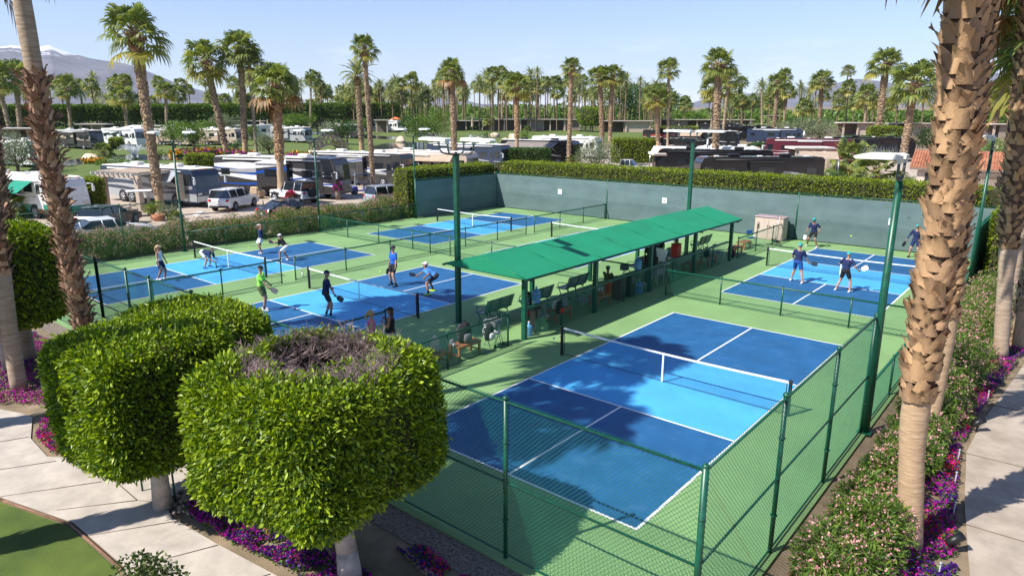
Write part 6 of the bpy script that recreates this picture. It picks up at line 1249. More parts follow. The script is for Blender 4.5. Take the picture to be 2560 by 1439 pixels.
car('silver family car driving up the street behind the oleanders', 'car', (-34.2, 28.6, Z0+.03), R_(82), SILV, SUVP, SUVG, L_=4.9, extra=rails)
car('black saloon car on the street, only its roof over the oleanders', 'car', (-33.2, 18.2, Z0+.03), R_(85), paint('black_car_paint', (.012, .012, .014)), SEDP, SEDG, L_=4.8)
car('white saloon car on the street behind the shaggy left trunk', 'car', (-33.0, 5.8, Z0+.03), R_(85), WPA, SEDP, SEDG, L_=4.8)
p = gp(1568, 412, 1.2)
def bed(t): m = MB(); m.box((-1.6, 0, 1.08), (1.9, 1.5, .06)); m.build('truck_bed', BLACK, t)
car('white pickup truck parked behind the olive shrub', 'pickup truck', (p.x, p.y, T(p.x, p.y)), R_(15), WPA, [(-2.8, .5), (-2.8, 1.1), (-.7, 1.12), (1.2, 1.15), (2.5, 1.05), (2.7, .6)], [(-.85, 1.12), (-.7, 1.8), (-.5, 1.86), (.6, 1.84), (1.3, 1.14)], L_=5.6, wr=.42, extra=bed, name='pickup_truck')
def golf_cart(label, pos, rz, col, roof):
    t = thing('golf_cart', label, 'golf cart', pos, rz); m = MB(); m.side([(-1.1, .3), (-1.1, .75), (-.3, .8), (-.25, .35), (.5, .32), (.6, .8), (1.05, .7), (1.2, .45), (1.15, .3)], -.55, .55); m.build('body', col, t)
    m = MB(); m.box((-.35, 0, .86), (.55, 1.0, .12), bev=.04); m.box((-.62, 0, 1.15), (.12, 1.0, .45), bev=.04); m.build('seat', mat('tan_vinyl', (.45, .33, .22), .6), t)
    for x, xt in ((-.75, -.7), (.65, .45)):
        for s in (-1, 1): m = MB(); m.tube((x, s*.5, .75), (xt, s*.5, 1.85), .02); m.build('roof_post', CHROME, t)
    m = MB(); m.box((-.1, 0, 1.9), (1.75, 1.15, .08), bev=.04); m.build('roof', roof, t); m = MB(); m.add([(.66, -.5, .8), (.66, .5, .8), (.47, .5, 1.8), (.47, -.5, 1.8)], [(0, 1, 2, 3)]); m.build('windscreen', mat('clear_plastic', (.6, .65, .66), .1, alpha=.25), t)
    for x in (-.75, .8):
        for s in (-1, 1): wheel(None, t, x, s*.48, .23, .18)
    m = MB(); m.tube((.35, .25, .75), (.15, .25, 1.0), .015); m.tube((.12, .1, 1.0), (.12, .4, 1.02), .015); m.build('steering_wheel', BLACK, t); return t
p = gp(352, 540); golf_cart('beige golf cart with a white roof in front of the small pergola', (p.x, p.y, Z0+.02), R_(245), TAN, WHITE)
p = gp(905, 485); golf_cart('blue golf cart with a dark blue roof beside the charcoal motorhome', (p.x, p.y, Z0+.02), R_(250), paint('blue_cart_paint', (.01, .05, .4)), BLU_D)

# ------------------------------------------------------------------ buildings, canopies, street things
STU = mat('beige_stucco', (.50, .40, .32), .9, .08, 3, bump=.3, bscale=60); STUD = mat('brown_stucco', (.20, .15, .12), .9, .1, 3); FLAT = mat('flat_roof_white', (.70, .66, .60), .8, .06, 2); SHUT = mat('roller_shutter', (.30, .24, .19), .6, .15, 2, stretch=(1, 1, 30))
def pavilion(label, a, b, depth, h, roofm=FLAT, posts=4, walls=((0, .3), (.6, .85)), over=.8, th=.28, wallm=SHUT, name='pavilion', furniture=0):
    a = Vector(a); b = Vector(b); L_ = (b-a).length; rz = math.atan2(b.y-a.y, b.x-a.x); t = thing(name, label, 'pavilion', (a.x, a.y, min(T(a.x, a.y), T(b.x, b.y))), rz)
    m = MB(); m.box((L_/2, depth/2, h+th/2), (L_+2*over, depth+2*over, th)); m.build('roof', roofm, t); m = MB(); m.box((L_/2, -over-.01, h+th*.1), (L_+2*over, .04, th*.7)); m.build('fascia', STUD, t)
    m = MB(); m.box((L_/2, depth-.1, h/2-.02), (L_, .2, h-.04)); m.build('wall', STUD, t)
    for w0, w1 in walls: m = MB(); m.box((L_*(w0+w1)/2, .3, h/2-.02), (L_*(w1-w0), .16, h-.05)); m.build('shutter', wallm, t)
    for i in range(posts): m = MB(); m.box((.2+(L_-.4)*i/max(1, posts-1), .05, h/2), (.45, .45, h)); m.build('post', STU, t)
    for i in range(furniture):
        q = MB(); x = L_*(.35+.3*(i+.5)/furniture); q.box((x, 1.5, .4), (.7, .7, .12)); q.box((x, 1.8, .7), (.7, .1, .6)); q.build('patio_seat', mat('patio_brown', (.12, .08, .06), .8), t)
    return t
for lab, x0, x1, yb, h, k in (
 ('long flat roofed pavilion with roller shutters across the lawn', 1300, 1450, 327, 3.8, dict(posts=5, walls=((.12, .4), (.72, .98)), furniture=3)),
 ('white posted flat roofed pavilion left of the shuttered one', 1205, 1290, 327, 3.8, dict(posts=4, walls=(), furniture=2)),
 ('small flat roofed pavilion by the closed umbrella', 1130, 1200, 326, 3.2, dict(posts=3, walls=(), furniture=2)),
 ('flat roofed pavilion with pale shutters right of the round clipped tree', 1505, 1625, 331, 3.6, dict(posts=3, walls=((.45, .98),), wallm=STU)),
 ('long low flat roofed pavilion behind the yellowish palm', 1650, 1880, 322, 3.3, dict(posts=6, walls=((.1, .3), (.6, .9)))),
 ('dark flat roofed pavilion behind the slender palms', 1800, 1960, 306, 3.3, dict(posts=4, walls=((.1, .5),))),
 ('dark flat roofed pavilion across the lawn by the orange umbrella', 940, 970, 332, 3.8, dict(posts=2, walls=(), over=.6)),
 ('long flat roofed casita behind the far left trees', 520, 660, 332, 3.4, dict(posts=4, walls=((.2, .5),), furniture=3)),
 ('flat roofed casita across the lake left of the cube hedge', 205, 262, 352, 3.6, dict(posts=3, walls=((.5, .95),))),
 ('flat roofed casita across the lake right of the beige canopy', 370, 430, 358, 3.6, dict(posts=3, walls=((.3, .7),))),
 ('flat roofed casita with pale wall among the right hand palms', 2105, 2180, 340, 3.6, dict(posts=3, walls=((.5, .98),), wallm=STU)),
 ('pale walled casita behind the full fan palm', 2235, 2330, 340, 3.4, dict(posts=3, walls=((.3, .98),), wallm=STU)),
 ('low flat roofed casita at the right edge', 2480, 2560, 345, 3.4, dict(posts=3, walls=((.2, .7),))),
 ('flat roofed casita left of the shaggy trunk across the lake', 0, 80, 372, 3.6, dict(posts=3, walls=((.1, .7),))),
 ('beige flat roofed casita with a slatted canopy right of the black motorhomes', 1985, 2070, 432, 3.1, dict(posts=3, walls=((.2, .4),), wallm=STU, over=.4)),
 ('salmon walled patio shelter between the two black motorhomes', 1640, 1700, 448, 2.9, dict(posts=2, walls=((0, .8),), wallm=mat('salmon_stucco', (.50, .17, .10), .9), over=.5)),
 ):
    a, b = gp(x0, yb), gp(x1, yb); pavilion(lab, a, b, 5 if yb < 360 else 3, h, **k)
# small pergola between the motorhomes
def pergola(label, px, py, rz, W_=4.2, D_=3.2, h=2.55):
    p = gp(px, py); t = thing('pergola', label, 'pergola', (p.x, p.y, T(p.x, p.y)), rz)
    for x, y in ((0, 0), (W_, 0), (0, D_), (W_, D_)):
        m = MB(); m.box((x, y, h/2), (.42, .42, h)); m.build('post', STU, t)
    m = MB(); m.box((W_/2, -.1, h+.13), (W_+1, .14, .26)); m.box((W_/2, D_+.1, h+.13), (W_+1, .14, .26)); m.build('beam', STU, t)
    m = MB()
    for i in range(9): m.side([(-.04, h+.27), (-.04, h+.45), (.04, h+.45), (.04, h+.27)], -.75, D_+.6) if False else m.box((-.3+(W_+.6)*i/8, D_/2, h+.36), (.08, D_+1.6, .18))
    m.build('rafters', FLAT, t); m = MB(); m.box((W_/2, D_/2+.3, h+.48), (W_+.9, D_+.9, .05)); m.build('roof_panel', BEIGE_C, t); return t
pergola('beige slatted pergola with two posts behind the golf cart', 268, 518, R_(15))
# beige shade sails, umbrellas
def sail(label, px, py, w, h, m_, D_=3.5):
    p = gp(px, py); t = thing('shade_canopy', label, 'canopy', (p.x, p.y, T(p.x, p.y)), R_(20)); m = MB()
    for k in (0, .03): m.add([(-w/2, -D_/2, h*.78-k), (w/2, -D_/2, h*.78-k), (w/2, D_/2, h-k), (-w/2, D_/2, h-k)], [(0, 1, 2, 3)])
    m.build('fabric', m_, t)
    for x, y, z in ((-w/2, -D_/2, .78), (w/2, -D_/2, .78), (w/2, D_/2, 1), (-w/2, D_/2, 1)): m = MB(); m.tube((x, y, 0), (x, y, h*z), .05); m.build('post', CHROME, t)
sail('beige sloping canopy at the back hedge below the low palms', 2040, 452, 4.2, 3.4, BEIGE_C, 3.0)
sail('white sloping canopy beside the clipped cube hedge', 340, 356, 6.5, 3.8, FLAT, 5)
sail('pale ribbed oval canopy beside the salmon patio', 1668, 430, 4.4, 3.4, FLAT, 3.0)
def umbrella(label, px, py, closed, m_, h=2.9):
    p = gp(px, py); t = thing('patio_umbrella', label, 'umbrella', (p.x, p.y, T(p.x, p.y))); m = MB(); m.tube((0, 0, 0), (0, 0, h), .05); m.build('pole', FLAT, t); m = MB()
    r = .35 if closed else 2.2; m.loft([[(q*math.cos(a), q*math.sin(a), z) for a in [2*math.pi*i/8 for i in range(8)]] for q, z in (((.5 if closed else r), (h*.35 if closed else h*.78)), ((.22 if closed else r*.5), h*.9), (.04, h*1.05))], smooth=False); m.build('canopy', m_, t)
umbrella('closed beige umbrella on the far lawn terrace', 1181, 330, True, BEIGE_C, 5)
umbrella('closed pale umbrella between the twin palms, left one', 654, 342, True, BEIGE_C, 4.5); umbrella('closed pale umbrella between the twin palms, right one', 672, 342, True, BEIGE_C, 4.5)
umbrella('open orange umbrella across the lawn below the spreading date palm', 990, 328, False, mat('orange_canvas', (.7, .2, .06), .8), 5)
# tiled roof house
def tiled_house():
    a, b = gp(2285, 486), gp(2540, 500); L_ = (b-a).length; rz = math.atan2(b.y-a.y, b.x-a.x); t = thing('tiled_roof_house', 'single storey house with terracotta tiled roof at the far right', 'house', (a.x, a.y, Z0), rz); h = 2.7; D_ = 7
    m = MB(); m.box((L_/2, D_/2, h/2), (L_, D_, h)); w = m.build('wall', mat('cream_stucco', (.58, .48, .40), .9), t)
    for x in (1.3, 4.2, 7.2): m = MB(); m.box((x, -.02, 1.5), (1.2, .06, 1.4)); m.build('window', GLASS, t)
    m = MB(); m.box((2.4, -.03, 1.3), (.9, .08, 1.5)); m.build('stone_panel', mat('stacked_stone', (.30, .24, .19), .9, scale=9, bump=.8, bscale=9), t)
    TILE = mat('terracotta_tile', (.55, .25, .14), .8, scale=1.6, col2=(.30, .11, .06), det=5); m = MB(); n = int((L_+1.2)/.24)
    for i in range(n):
        x = -.6+.24*i
        for j in range(14):
            y0, y1 = -.6+.3*j, -.6+.3*(j+1); z0 = h+.0+.36*(y0+.6); z1 = h+.36*(y1+.6); m.tube((x, y0, z0+.05), (x, y1+.03, z1+.02), .105, .085, n=6, caps=True)
    rf = m.build('roof', TILE, t); m = MB(); m.add([(-.7, -.6, h-.02), (L_+.7, -.6, h-.02), (L_+.7, 3.6, h+1.5), (-.7, 3.6, h+1.5)], [(0, 1, 2, 3)]); m.add([(-.7, 3.6, h+1.5), (L_+.7, 3.6, h+1.5), (L_+.7, 7.8, h), (-.7, 7.8, h)], [(0, 1, 2, 3)]); m.build('roof_deck', TILE, t)
    m = MB(); m.box((L_/2, -.55, h-.1), (L_+1.3, .1, .2)); m.build('fascia', STUD, t); m = MB()
    for i in range(30): m.box((4.8+i*.13, -1.6, 2.3), (.05, 2.4, .1))
    m.build('patio_slats', STUD, t)
    for x in (4.8, 8.6): m = MB(); m.box((x, -2.7, 1.15), (.2, .2, 2.3)); m.build('patio_post', STU, t)
tiled_house()
# bridge and fountain
def bridge():
    a, b = gp(778, 385), gp(868, 382); L_ = (b-a).length; rz = math.atan2(b.y-a.y, b.x-a.x); t = thing('arched_bridge', 'arched timber footbridge beside the lake', 'bridge', (a.x, a.y, T(a.x, a.y)), rz); BR = mat('bridge_timber', (.60, .40, .28), .8, .15, 2); H_ = 1.6
    arc = lambda u: H_*math.sin(math.pi*u)
    m = MB(); P = [(L_*i/16, 0, arc(i/16)+.2) for i in range(17)]
    for p, q in zip(P, P[1:]): m.add([(p[0], -1.2, p[2]), (q[0], -1.2, q[2]), (q[0], 1.2, q[2]), (p[0], 1.2, p[2]), (p[0], -1.2, p[2]-.25), (q[0], -1.2, q[2]-.25), (q[0], 1.2, q[2]-.25), (p[0], 1.2, p[2]-.25)], [(0, 1, 2, 3), (7, 6, 5, 4), (0, 4, 5, 1), (3, 2, 6, 7)])
    m.build('deck', BR, t)
    for y in (-1.2, 1.2):
        m = MB(); m.path([(p[0], y, p[2]+1.5) for p in P], .12, 6); rl = m.build('handrail', BR, t); m = MB()
        for i in range(1, 16, 2): m.tube((P[i-1][0], y, P[i-1][2]), (P[i][0], y, P[i][2]+1.5), .09, n=6); m.tube((P[i+1][0], y, P[i+1][2]), (P[i][0], y, P[i][2]+1.5), .09, n=6)
        m.build('braces', BR, t)
bridge()
p = gp(338, 399); t = thing('fountain', 'white water fountain spraying in the lake', 'fountain', (p.x, p.y, T(p.x, p.y)+.08)); SPR = mat('water_spray', (.85, .9, .95), .5, alpha=.55); m = MB(); rg = random.Random(5)
for i in range(320):
    a = rg.uniform(0, 6.28); r = rg.uniform(.8, 2.9); h = rg.uniform(1.7, 2.3); pts = [(r*u*math.cos(a), r*u*math.sin(a), h*(1-(1.5*u-1)**2)) for u in (0, .2, .45, .7, .95)]; k = rg.randint(1, 4); q0, q1 = Vector(pts[k-1]), Vector(pts[k]); m.tube(q0, q1, .03, n=3, caps=False)
m.build('spray', SPR, t); m = MB(); m.tube((0, 0, -.1), (0, 0, .2), .5, n=14); m.build('nozzle', BLACK, t)
# planters, armchair, small street things
def pot(label, px, py, r, h, m_, plant=None, name='planter'):
    p = gp(px, py); t = thing(name, label, 'planter', (p.x, p.y, T(p.x, p.y)+.02)); m = MB(); m.loft([[(q*math.cos(a), q*math.sin(a), z) for a in [2*math.pi*i/14 for i in range(14)]] for q, z in ((r*.7, 0), (r, h), (r*.88, h), (r*.8, h*.85))]); m.build('pot', m_, t)
    if plant: rng = np.random.default_rng(int(px)); d = rnd_unit(rng, 500); d[:, 2] = np.abs(d[:, 2]); V, F = leaves(d*np.array([r*1.3, r*1.3, h])*.8+[0, 0, h], d, .14, .05, rng); npmesh('plant', V, F, BEDL, t); d = d[:160]; V, F = leaves(d*np.array([r*1.3, r*1.3, h])*.95+[0, 0, h], d, .12, .07, rng); npmesh('blossom', V, F, plant, t)
pot('white pot with red flowers at the foot of the shaggy palm', 728, 512, .35, .6, WHITE, PETR); pot('white empty pot right of the flowering pot', 744, 512, .32, .5, WHITE); pot('small white pot left of the shaggy palm foot', 683, 508, .25, .4, WHITE)
pot('tall brown pot with pink flowers before the striped motorhome', 846, 500, .32, .9, STUD, PETM); pot('terracotta pot at the tip of the planting island', 398, 552, .5, .45, mat('terracotta', (.5, .2, .1), .8))
p = gp(645, 496); t = thing('armchair', 'beige upholstered armchair outdoors beside the motorhome wheels', 'armchair', (p.x, p.y, Z0+.02), R_(200)); UPH = mat('beige_upholstery', (.48, .36, .24), .9, .15, 8)
m = MB(); m.box((0, 0, .3), (.9, .9, .45), bev=.08); m.build('seat', UPH, t); m = MB(); m.box((0, .4, .75), (.9, .25, .7), bev=.1); m.build('backrest', UPH, t)
for s in (-1, 1): m = MB(); m.box((s*.48, 0, .45), (.2, .9, .6), bev=.08); m.build('armrest', UPH, t)
p = gp(470, 550); t = thing('step_stool', 'white folding steps at the open motorhome door', 'steps', (p.x-.6, p.y+1.0, Z0+.02)); m = MB(); m.box((0, 0, .2), (.7, .35, .04)); m.box((0, .3, .4), (.7, .35, .04)); m.build('tread', WHITE, t)
for sx in (-.33, .33): m = MB(); m.tube((sx, -.15, 0), (sx, .4, .45), .02); m.build('side_rail', CHROME, t)
for i, (px, py) in enumerate(((1008, 420), (1128, 455), (1198, 424), (1208, 424))): 
    p = gp(px, py, 1.1); m = MB(); m.tube((0, 0, 0), (0, 0, 1.15), .06); m.box((0, 0, 1.25), (.35, .2, .35), bev=.05); o = m.build('utility_pedestal', mat('blue_plastic', (.25, .33, .55), .5)); o.location = (p.x, p.y, T(p.x, p.y)); tag(o, 'pale blue utility pedestal beside a parked motorhome', 'pedestal', 'utility pedestals of the park')
for lab, px, py, cloth_, in (('flagpole with a blue flag in the far grove', 1449, 330, 'b'), ):
    p = gp(px, py); t = thing('flagpole', lab, 'flagpole', tuple(p)); m = MB(); m.tube((0, 0, 0), (0, 0, 11), .06); m.build('pole', CHROME, t); m = MB(); m.add([(0, 0, 6), (1.6, .3, 5.7), (1.6, .3, 7.4), (0, 0, 7.6)], [(0, 1, 2, 3)]); m.build('flag', mat('blue_flag', (.02, .07, .4), .8), t)

# ------------------------------------------------------------------ mountains
def mountains():
    prof = [(-400, 140), (0, 138), (60, 128), (110, 132), (150, 124), (200, 142), (240, 152), (330, 168), (400, 192), (450, 212), (520, 232), (560, 238), (600, 248), (700, 262), (850, 262), (930, 236), (965, 222), (1000, 228), (1035, 214), (1080, 232), (1200, 262), (1500, 268), (1720, 262), (1800, 240), (1900, 236), (2000, 226), (2080, 214), (2130, 206), (2180, 210), (2260, 220), (2330, 192), (2400, 186), (2560, 190), (3000, 200)]
    xs = np.array([p[0] for p in prof], float); ys = np.array([p[1] for p in prof], float); NA, ND = 900, 46; V = []; rng = np.random.default_rng(3); D_ = np.linspace(4300, 8600, ND); ph = rng.uniform(0, 6.28, (10, 3)); K = rng.normal(size=(10, 2))
    def fb(x, y):
        v = 0; a = 1; f = 1/900.
        for i in range(7):
            c, s = math.cos(i*1.3), math.sin(i*1.3); X = (x*c-y*s)*f; Y = (x*s+y*c)*f; v += a*(1-2*abs(math.sin(X+ph[i, 0]+1.3*math.sin(Y*.8+ph[i, 1])))); a *= .56; f *= 1.95
        return v/2.2
    for j in range(ND):
        u = j/(ND-1)
        for i in range(NA+1):
            px = -420+3400*i/NA; d = ray(px, 293); h = math.hypot(d[0], d[1]); ux, uy = d[0]/h, d[1]/h; D = D_[j]; x, y = CAM[0]+ux*D, CAM[1]+uy*D; yy = np.interp(px, xs, ys); dy = ray(px, yy); te = dy[2]/math.hypot(dy[0], dy[1]); zr = (CAM[2]+te*D_[int(ND*.62)])*(1.08 if i < 900 else 1); sh_ = min(1, u/.62)**1.5 if u < .62 else 1-((u-.62)/.38)**1.4; amp = 130*min(1, zr/500)
            z = 52+(zr-52)*sh_+fb(x, y)*amp*(.25+.75*sh_*(1-abs(u-.62)))*(1 if u < .6 else .6)*min(1, u*4)*(.3+.7*min(1, abs(u-.62)*6)); V.append((x, y, z if u > 0 else 40))
    F = [(j*(NA+1)+i, j*(NA+1)+i+1, (j+1)*(NA+1)+i+1, (j+1)*(NA+1)+i) for j in range(ND-1) for i in range(NA)]
    m_ = bpy.data.materials.new('haze_tinted_rock'); m_.use_nodes = True; nt = m_.node_tree; N = nt.nodes; P = N['Principled BSDF']; P.inputs['Roughness'].default_value = .95; g = N.new('ShaderNodeNewGeometry'); s = N.new('ShaderNodeSeparateXYZ'); n = N.new('ShaderNodeTexNoise'); n.inputs['Scale'].default_value = .004; n.inputs['Detail'].default_value = 9; n.inputs['Roughness'].default_value = .7
    r = N.new('ShaderNodeValToRGB'); r.color_ramp.elements[0].color = (.045, .05, .075, 1); r.color_ramp.elements[1].color = (.17, .155, .175, 1); r.color_ramp.elements[0].position = .35; r.color_ramp.elements[1].position = .65  # bluish rock tones put part of the distance haze into the colour
    ad = N.new('ShaderNodeMath'); ad.operation = 'MULTIPLY_ADD'; ad.inputs[1].default_value = 420; mr = N.new('ShaderNodeMapRange'); mr.inputs['From Min'].default_value = 705; mr.inputs['From Max'].default_value = 745; mxx = N.new('ShaderNodeMix'); mxx.data_type = 'RGBA'; mxx.inputs[7].default_value = (.85, .87, .9, 1)
    l = nt.links.new; l(g.outputs['Position'], s.inputs[0]); l(g.outputs['Position'], n.inputs['Vector']); l(n.outputs['Fac'], r.inputs[0]); l(n.outputs['Fac'], ad.inputs[0]); l(s.outputs[2], ad.inputs[2]); l(ad.outputs[0], mr.inputs[0]); l(mr.outputs[0], mxx.inputs[0]); l(r.outputs[0], mxx.inputs[6]); l(mxx.outputs[2], P.inputs['Base Color'])
    o = npmesh('mountains', np.array(V), np.array(F), m_, smooth=True); o['kind'] = 'structure'
mountains()
# ------------------------------------------------------------------ people
SKIN = mat('skin', (.50, .27, .18), .6, .06, 8); SKINT = mat('tanned_skin', (.36, .17, .10), .6, .06, 8); HAIRB = mat('brown_hair', (.07, .035, .02), .7, scale=30); HAIRL = mat('blonde_hair', (.52, .34, .14), .7, scale=30); HAIRG = mat('grey_hair', (.3, .28, .26), .7, scale=30); EYE = mat('eye_dark', (.02, .02, .02), .3)
RBLUE = cloth('royal_blue', (.012, .12, .55)); LBLUE = cloth('light_blue', (.07, .28, .72)); LIME = cloth('lime', (.35, .95, .12)); DNAVY = cloth('dark_navy', (.012, .03, .10)); CHAR = cloth('charcoal', (.04, .045, .05)); TEAL = cloth('teal', (.0, .38, .40)); OLV = cloth('olive', (.12, .16, .06)); PINKC = cloth('pink', (.75, .15, .35)); NEON = cloth('neon_yellow', (.65, .8, .05)); WSH = cloth('shoe_white', (.7, .7, .7)); BSH = cloth('blue', (.01, .07, .3)); CYSH = cloth('cyan', (.15, .5, .65))
def remesh(m, name, mt, parent, vox, smooth=4, bump=None):
    me = m.mesh(name+'_raw'); o = bpy.data.objects.new(name+'_raw', me); COL.objects.link(o); r = o.modifiers.new('r', 'REMESH'); r.mode = 'VOXEL'; r.voxel_size = vox; r.use_smooth_shade = True
    s = o.modifiers.new('s', 'SMOOTH'); s.factor = .5; s.iterations = smooth
    dg = bpy.context.evaluated_depsgraph_get(); dg.update(); me2 = bpy.data.meshes.new_from_object(o.evaluated_get(dg)); bpy.data.objects.remove(o); bpy.data.meshes.remove(me)
    me2.name = name; me2.materials.clear(); me2.materials.append(mt); o = bpy.data.objects.new(name, me2); COL.objects.link(o); o.parent = parent
    for p in me2.polygons: p.use_smooth = True
    return o
def ik(a, b, l1, l2, pole):
    a, b = Vector(a), Vector(b); d = b-a; L_ = min(d.length, (l1+l2)*.999); u = d.normalized(); b = a+u*L_; k = (l1*l1-l2*l2+L_*L_)/(2*L_); h = math.sqrt(max(0, l1*l1-k*k)); p = Vector(pole)-u*Vector(pole).dot(u); p.normalize(); return a+u*k+p*h, b
def limb(m, p, q, r0, r1, n=10): m.tube(p, q, r0, r1, n); m.ell(p, (r0,)*3, 10, 7); m.ell(q, (r1,)*3, 10, 7)
def person(label, px=None, py=None, face=0, h=1.75, lean=0, hipz=.93, hipdx=0, hipdy=0, feet=((-.14, .05, 0), (.14, -.05, 0)), hands=((-.28, .05, .85), (.28, .15, .9)), head=(0, 0), shirt=None, sleeve=True, shorts=None, skirt=None, shoe=WSH, cap=None, hair=HAIRB, pony=False, skin=SKIN, socks=None, loc=None, pants=False, twist=0, female=False, cat='person', sit=False, armcover=None, visor=False, knee=(0, 1, .05)):
    """face: heading in degrees of the way the person looks (0 = +X); local frame: +Y forward, +X right"""
    g = Vector(loc) if loc is not None else gp(px, py, -Z0); g.z = 0 if loc is None else g.z
    t = thing('person', label, cat, g, R_(face-90)); s = h/1.75; Vv = lambda x, y, z: Vector((x, y, z))
    P = Vv(hipdx, hipdy, hipz*s); ln = R_(lean); up = Vv(0, math.sin(ln), math.cos(ln)); fw = Vv(0, math.cos(ln), -math.sin(ln)); tw = R_(twist); rt = (Vv(math.cos(tw), math.sin(tw), 0)); sw = .185 if not female else .165
    neck = P+up*.52*s; hd = R_(lean*.45+head[0]); hup = Vv(0, math.sin(hd), math.cos(hd)); hc = neck+hup*.165*s; yaw_ = R_(head[1]); hf = Vv(-math.sin(yaw_), math.cos(yaw_)*math.cos(hd), -math.sin(hd)).normalized(); hr = hf.cross(hup).normalized()
    sh = [neck-up*.05*s-rt*sw*s, neck-up*.05*s+rt*sw*s]; hp = [P-Vv(.095*s, 0, .02), P+Vv(.095*s, 0, -.02)]
    k_ = s; ft = [Vector(f) for f in feet]; kn = []; an = []
    for i in (0, 1): a, b = ik(hp[i], ft[i]+Vv(0, 0, .09*s), .44*s, .42*s, knee); kn.append(a); an.append(b)
    el = []; wr = []
    for i in (0, 1): a, b = ik(sh[i], Vector(hands[i]), .29*s, .26*s, (-.5 if i == 0 else .5, -.8, -.3)); el.append(a); wr.append(b)
    def torso(m, grow=0, z0=-.06, z1=.5, fem=female):
        R = [(-.1, .13, .10), (-.04, .165, .12), (.06, .155 if not fem else .15, .112), (.17, .135 if not fem else .115, .10), (.30, .165 if not fem else .14, .118), (.40, .18 if not fem else .15, .11), (.47, .15 if not fem else .125, .085), (.51, .075, .065)]
        rg = []
        for z, a, b in R:
            if z < z0-.001 or z > z1: continue
            c = P+up*z*s; k = min(1, max(0, z/.5)); r_ = (Vv(1, 0, 0).lerp(rt, k)).normalized(); f_ = up.cross(r_)*-1; rg.append([c+r_*(a*s+grow)*math.cos(q)+f_*(b*s+grow)*math.sin(q) for q in [2*math.pi*i/16 for i in range(16)]])
        m.loft([[tuple(v) for v in r] for r in rg]); return m
    m = MB(); torso(m)
    m.tube(P+up*.48*s, hc-hup*.04*s, .06*s, .052*s, 10)
    m.ell(hc+hup*.02*s, (.077*s, .095*s, .115*s), 16, 12, Matrix((hr, hf, hup)).transposed()); m.ell(hc-hup*.055*s+hf*.02*s, (.055*s, .07*s, .06*s), 12, 8, Matrix((hr, hf, hup)).transposed())
    m.tube(hc+hf*.09*s+hup*.02*s, hc+hf*.113*s-hup*.02*s, .012*s, .018*s, 6)
    for sd in (-1, 1): m.ell(hc+hr*sd*.08*s, (.012*s, .022*s, .034*s), 8, 6, Matrix((hr, hf, hup)).transposed())
    for i in (0, 1):
        limb(m, hp[i], kn[i], .088*s, .056*s); limb(m, kn[i], kn[i].lerp(an[i], .35), .056*s, .058*s); limb(m, kn[i].lerp(an[i], .35), an[i], .058*s, .036*s)
        fd = (ft[i]-an[i]); foot_d = Vv(.05*(1 if i else -1), 1, 0).normalized(); limb(m, an[i]-foot_d*.05*s-Vv(0, 0, .045*s), an[i]+foot_d*.13*s-Vv(0, 0, .055*s), .036*s, .03*s)
        limb(m, sh[i], el[i], .05*s, .038*s); limb(m, el[i], wr[i], .038*s, .026*s)
        hdv = (wr[i]-el[i]).normalized(); a = hdv.orthogonal().normalized(); 
        out = Vv(-1 if i == 0 else 1, 0, 0); a = (out-hdv*out.dot(hdv)).normalized(); b = hdv.cross(a); pc = wr[i]+hdv*.045*s
        m.ell(pc, (.018*s, .042*s, .05*s), 10, 7, Matrix((a, b, hdv)).transposed())
        for q, ll in ((-.03, .06), (-.01, .072), (.011, .068), (.03, .052)): p0 = pc+hdv*.035*s+b*q*s; p1 = p0+(hdv*.8-a*.5).normalized()*ll*.5*s; p2 = p1+(hdv*.3-a*.95).normalized()*ll*.5*s; limb(m, p0, p1, .0095*s, .0088*s, 6); limb(m, p1, p2, .0088*s, .0075*s, 6)
        p0 = pc-hdv*.015*s+b*.038*s*(1 if i else -1); limb(m, p0, p0+(hdv*.6+b*.8*(1 if i else -1)-a*.4).normalized()*.05*s, .011*s, .009*s, 6)
    remesh(m, 'body', skin, t, .0095, 2)
    for sd in (-1, 1): e = MB(); e.ell(hc+hup*.022*s+hf*.088*s+hr*sd*.032*s, (.012*s,)*3, 6, 5); e.build('eye', EYE, t)
    def sleeve_len(f): return [sh[i].lerp(el[i], f) for i in (0, 1)]
    if shirt is not None:
        m = MB(); torso(m, .017, -.06, .5)
        for i in (0, 1):
            if sleeve: limb(m, sh[i], sleeve_len(.72)[i], .066*s, .062*s)
            else: m.ell(sh[i]-rt*(sw*.14 if i else -sw*.14)*s, (.055*s,)*3, 10, 7)
        remesh(m, 'shirt', shirt, t, .013, 3)
    if armcover is not None:
        m = MB()
        for i in (0, 1): limb(m, sh[i], el[i], .056*s, .045*s); limb(m, el[i], el[i].lerp(wr[i], .85), .045*s, .034*s)
        remesh(m, 'arm_sleeves', armcover, t, .013, 2)
    if shorts is not None:
        m = MB(); torso(m, .02, -.1, .08)
        f = .62 if not pants else 1
        for i in (0, 1):
            limb(m, hp[i], hp[i].lerp(kn[i], f), .105*s, .088*s)
            if pants: limb(m, kn[i], an[i], .08*s, .06*s)
        remesh(m, 'trousers' if pants else 'shorts', shorts, t, .013, 3)
    if skirt is not None:
        m = MB(); mid = (hp[0]+hp[1])/2; dn = ((kn[0]+kn[1])/2-mid).normalized(); rg = []
        for z, a, b in ((.1, .135, .105), (.0, .17, .13), (-.15, .2, .16), (-.27, .23, .185)):
            c = P+(up*z if z > 0 else dn*-z)*s; rg.append([(c.x+a*s*math.cos(q)*(1+.04*math.sin(q*7)), c.y+b*s*math.sin(q), c.z) for q in [2*math.pi*i/28 for i in range(28)]])
        m.loft(rg, caps=False); m.build('skirt', skirt, t)
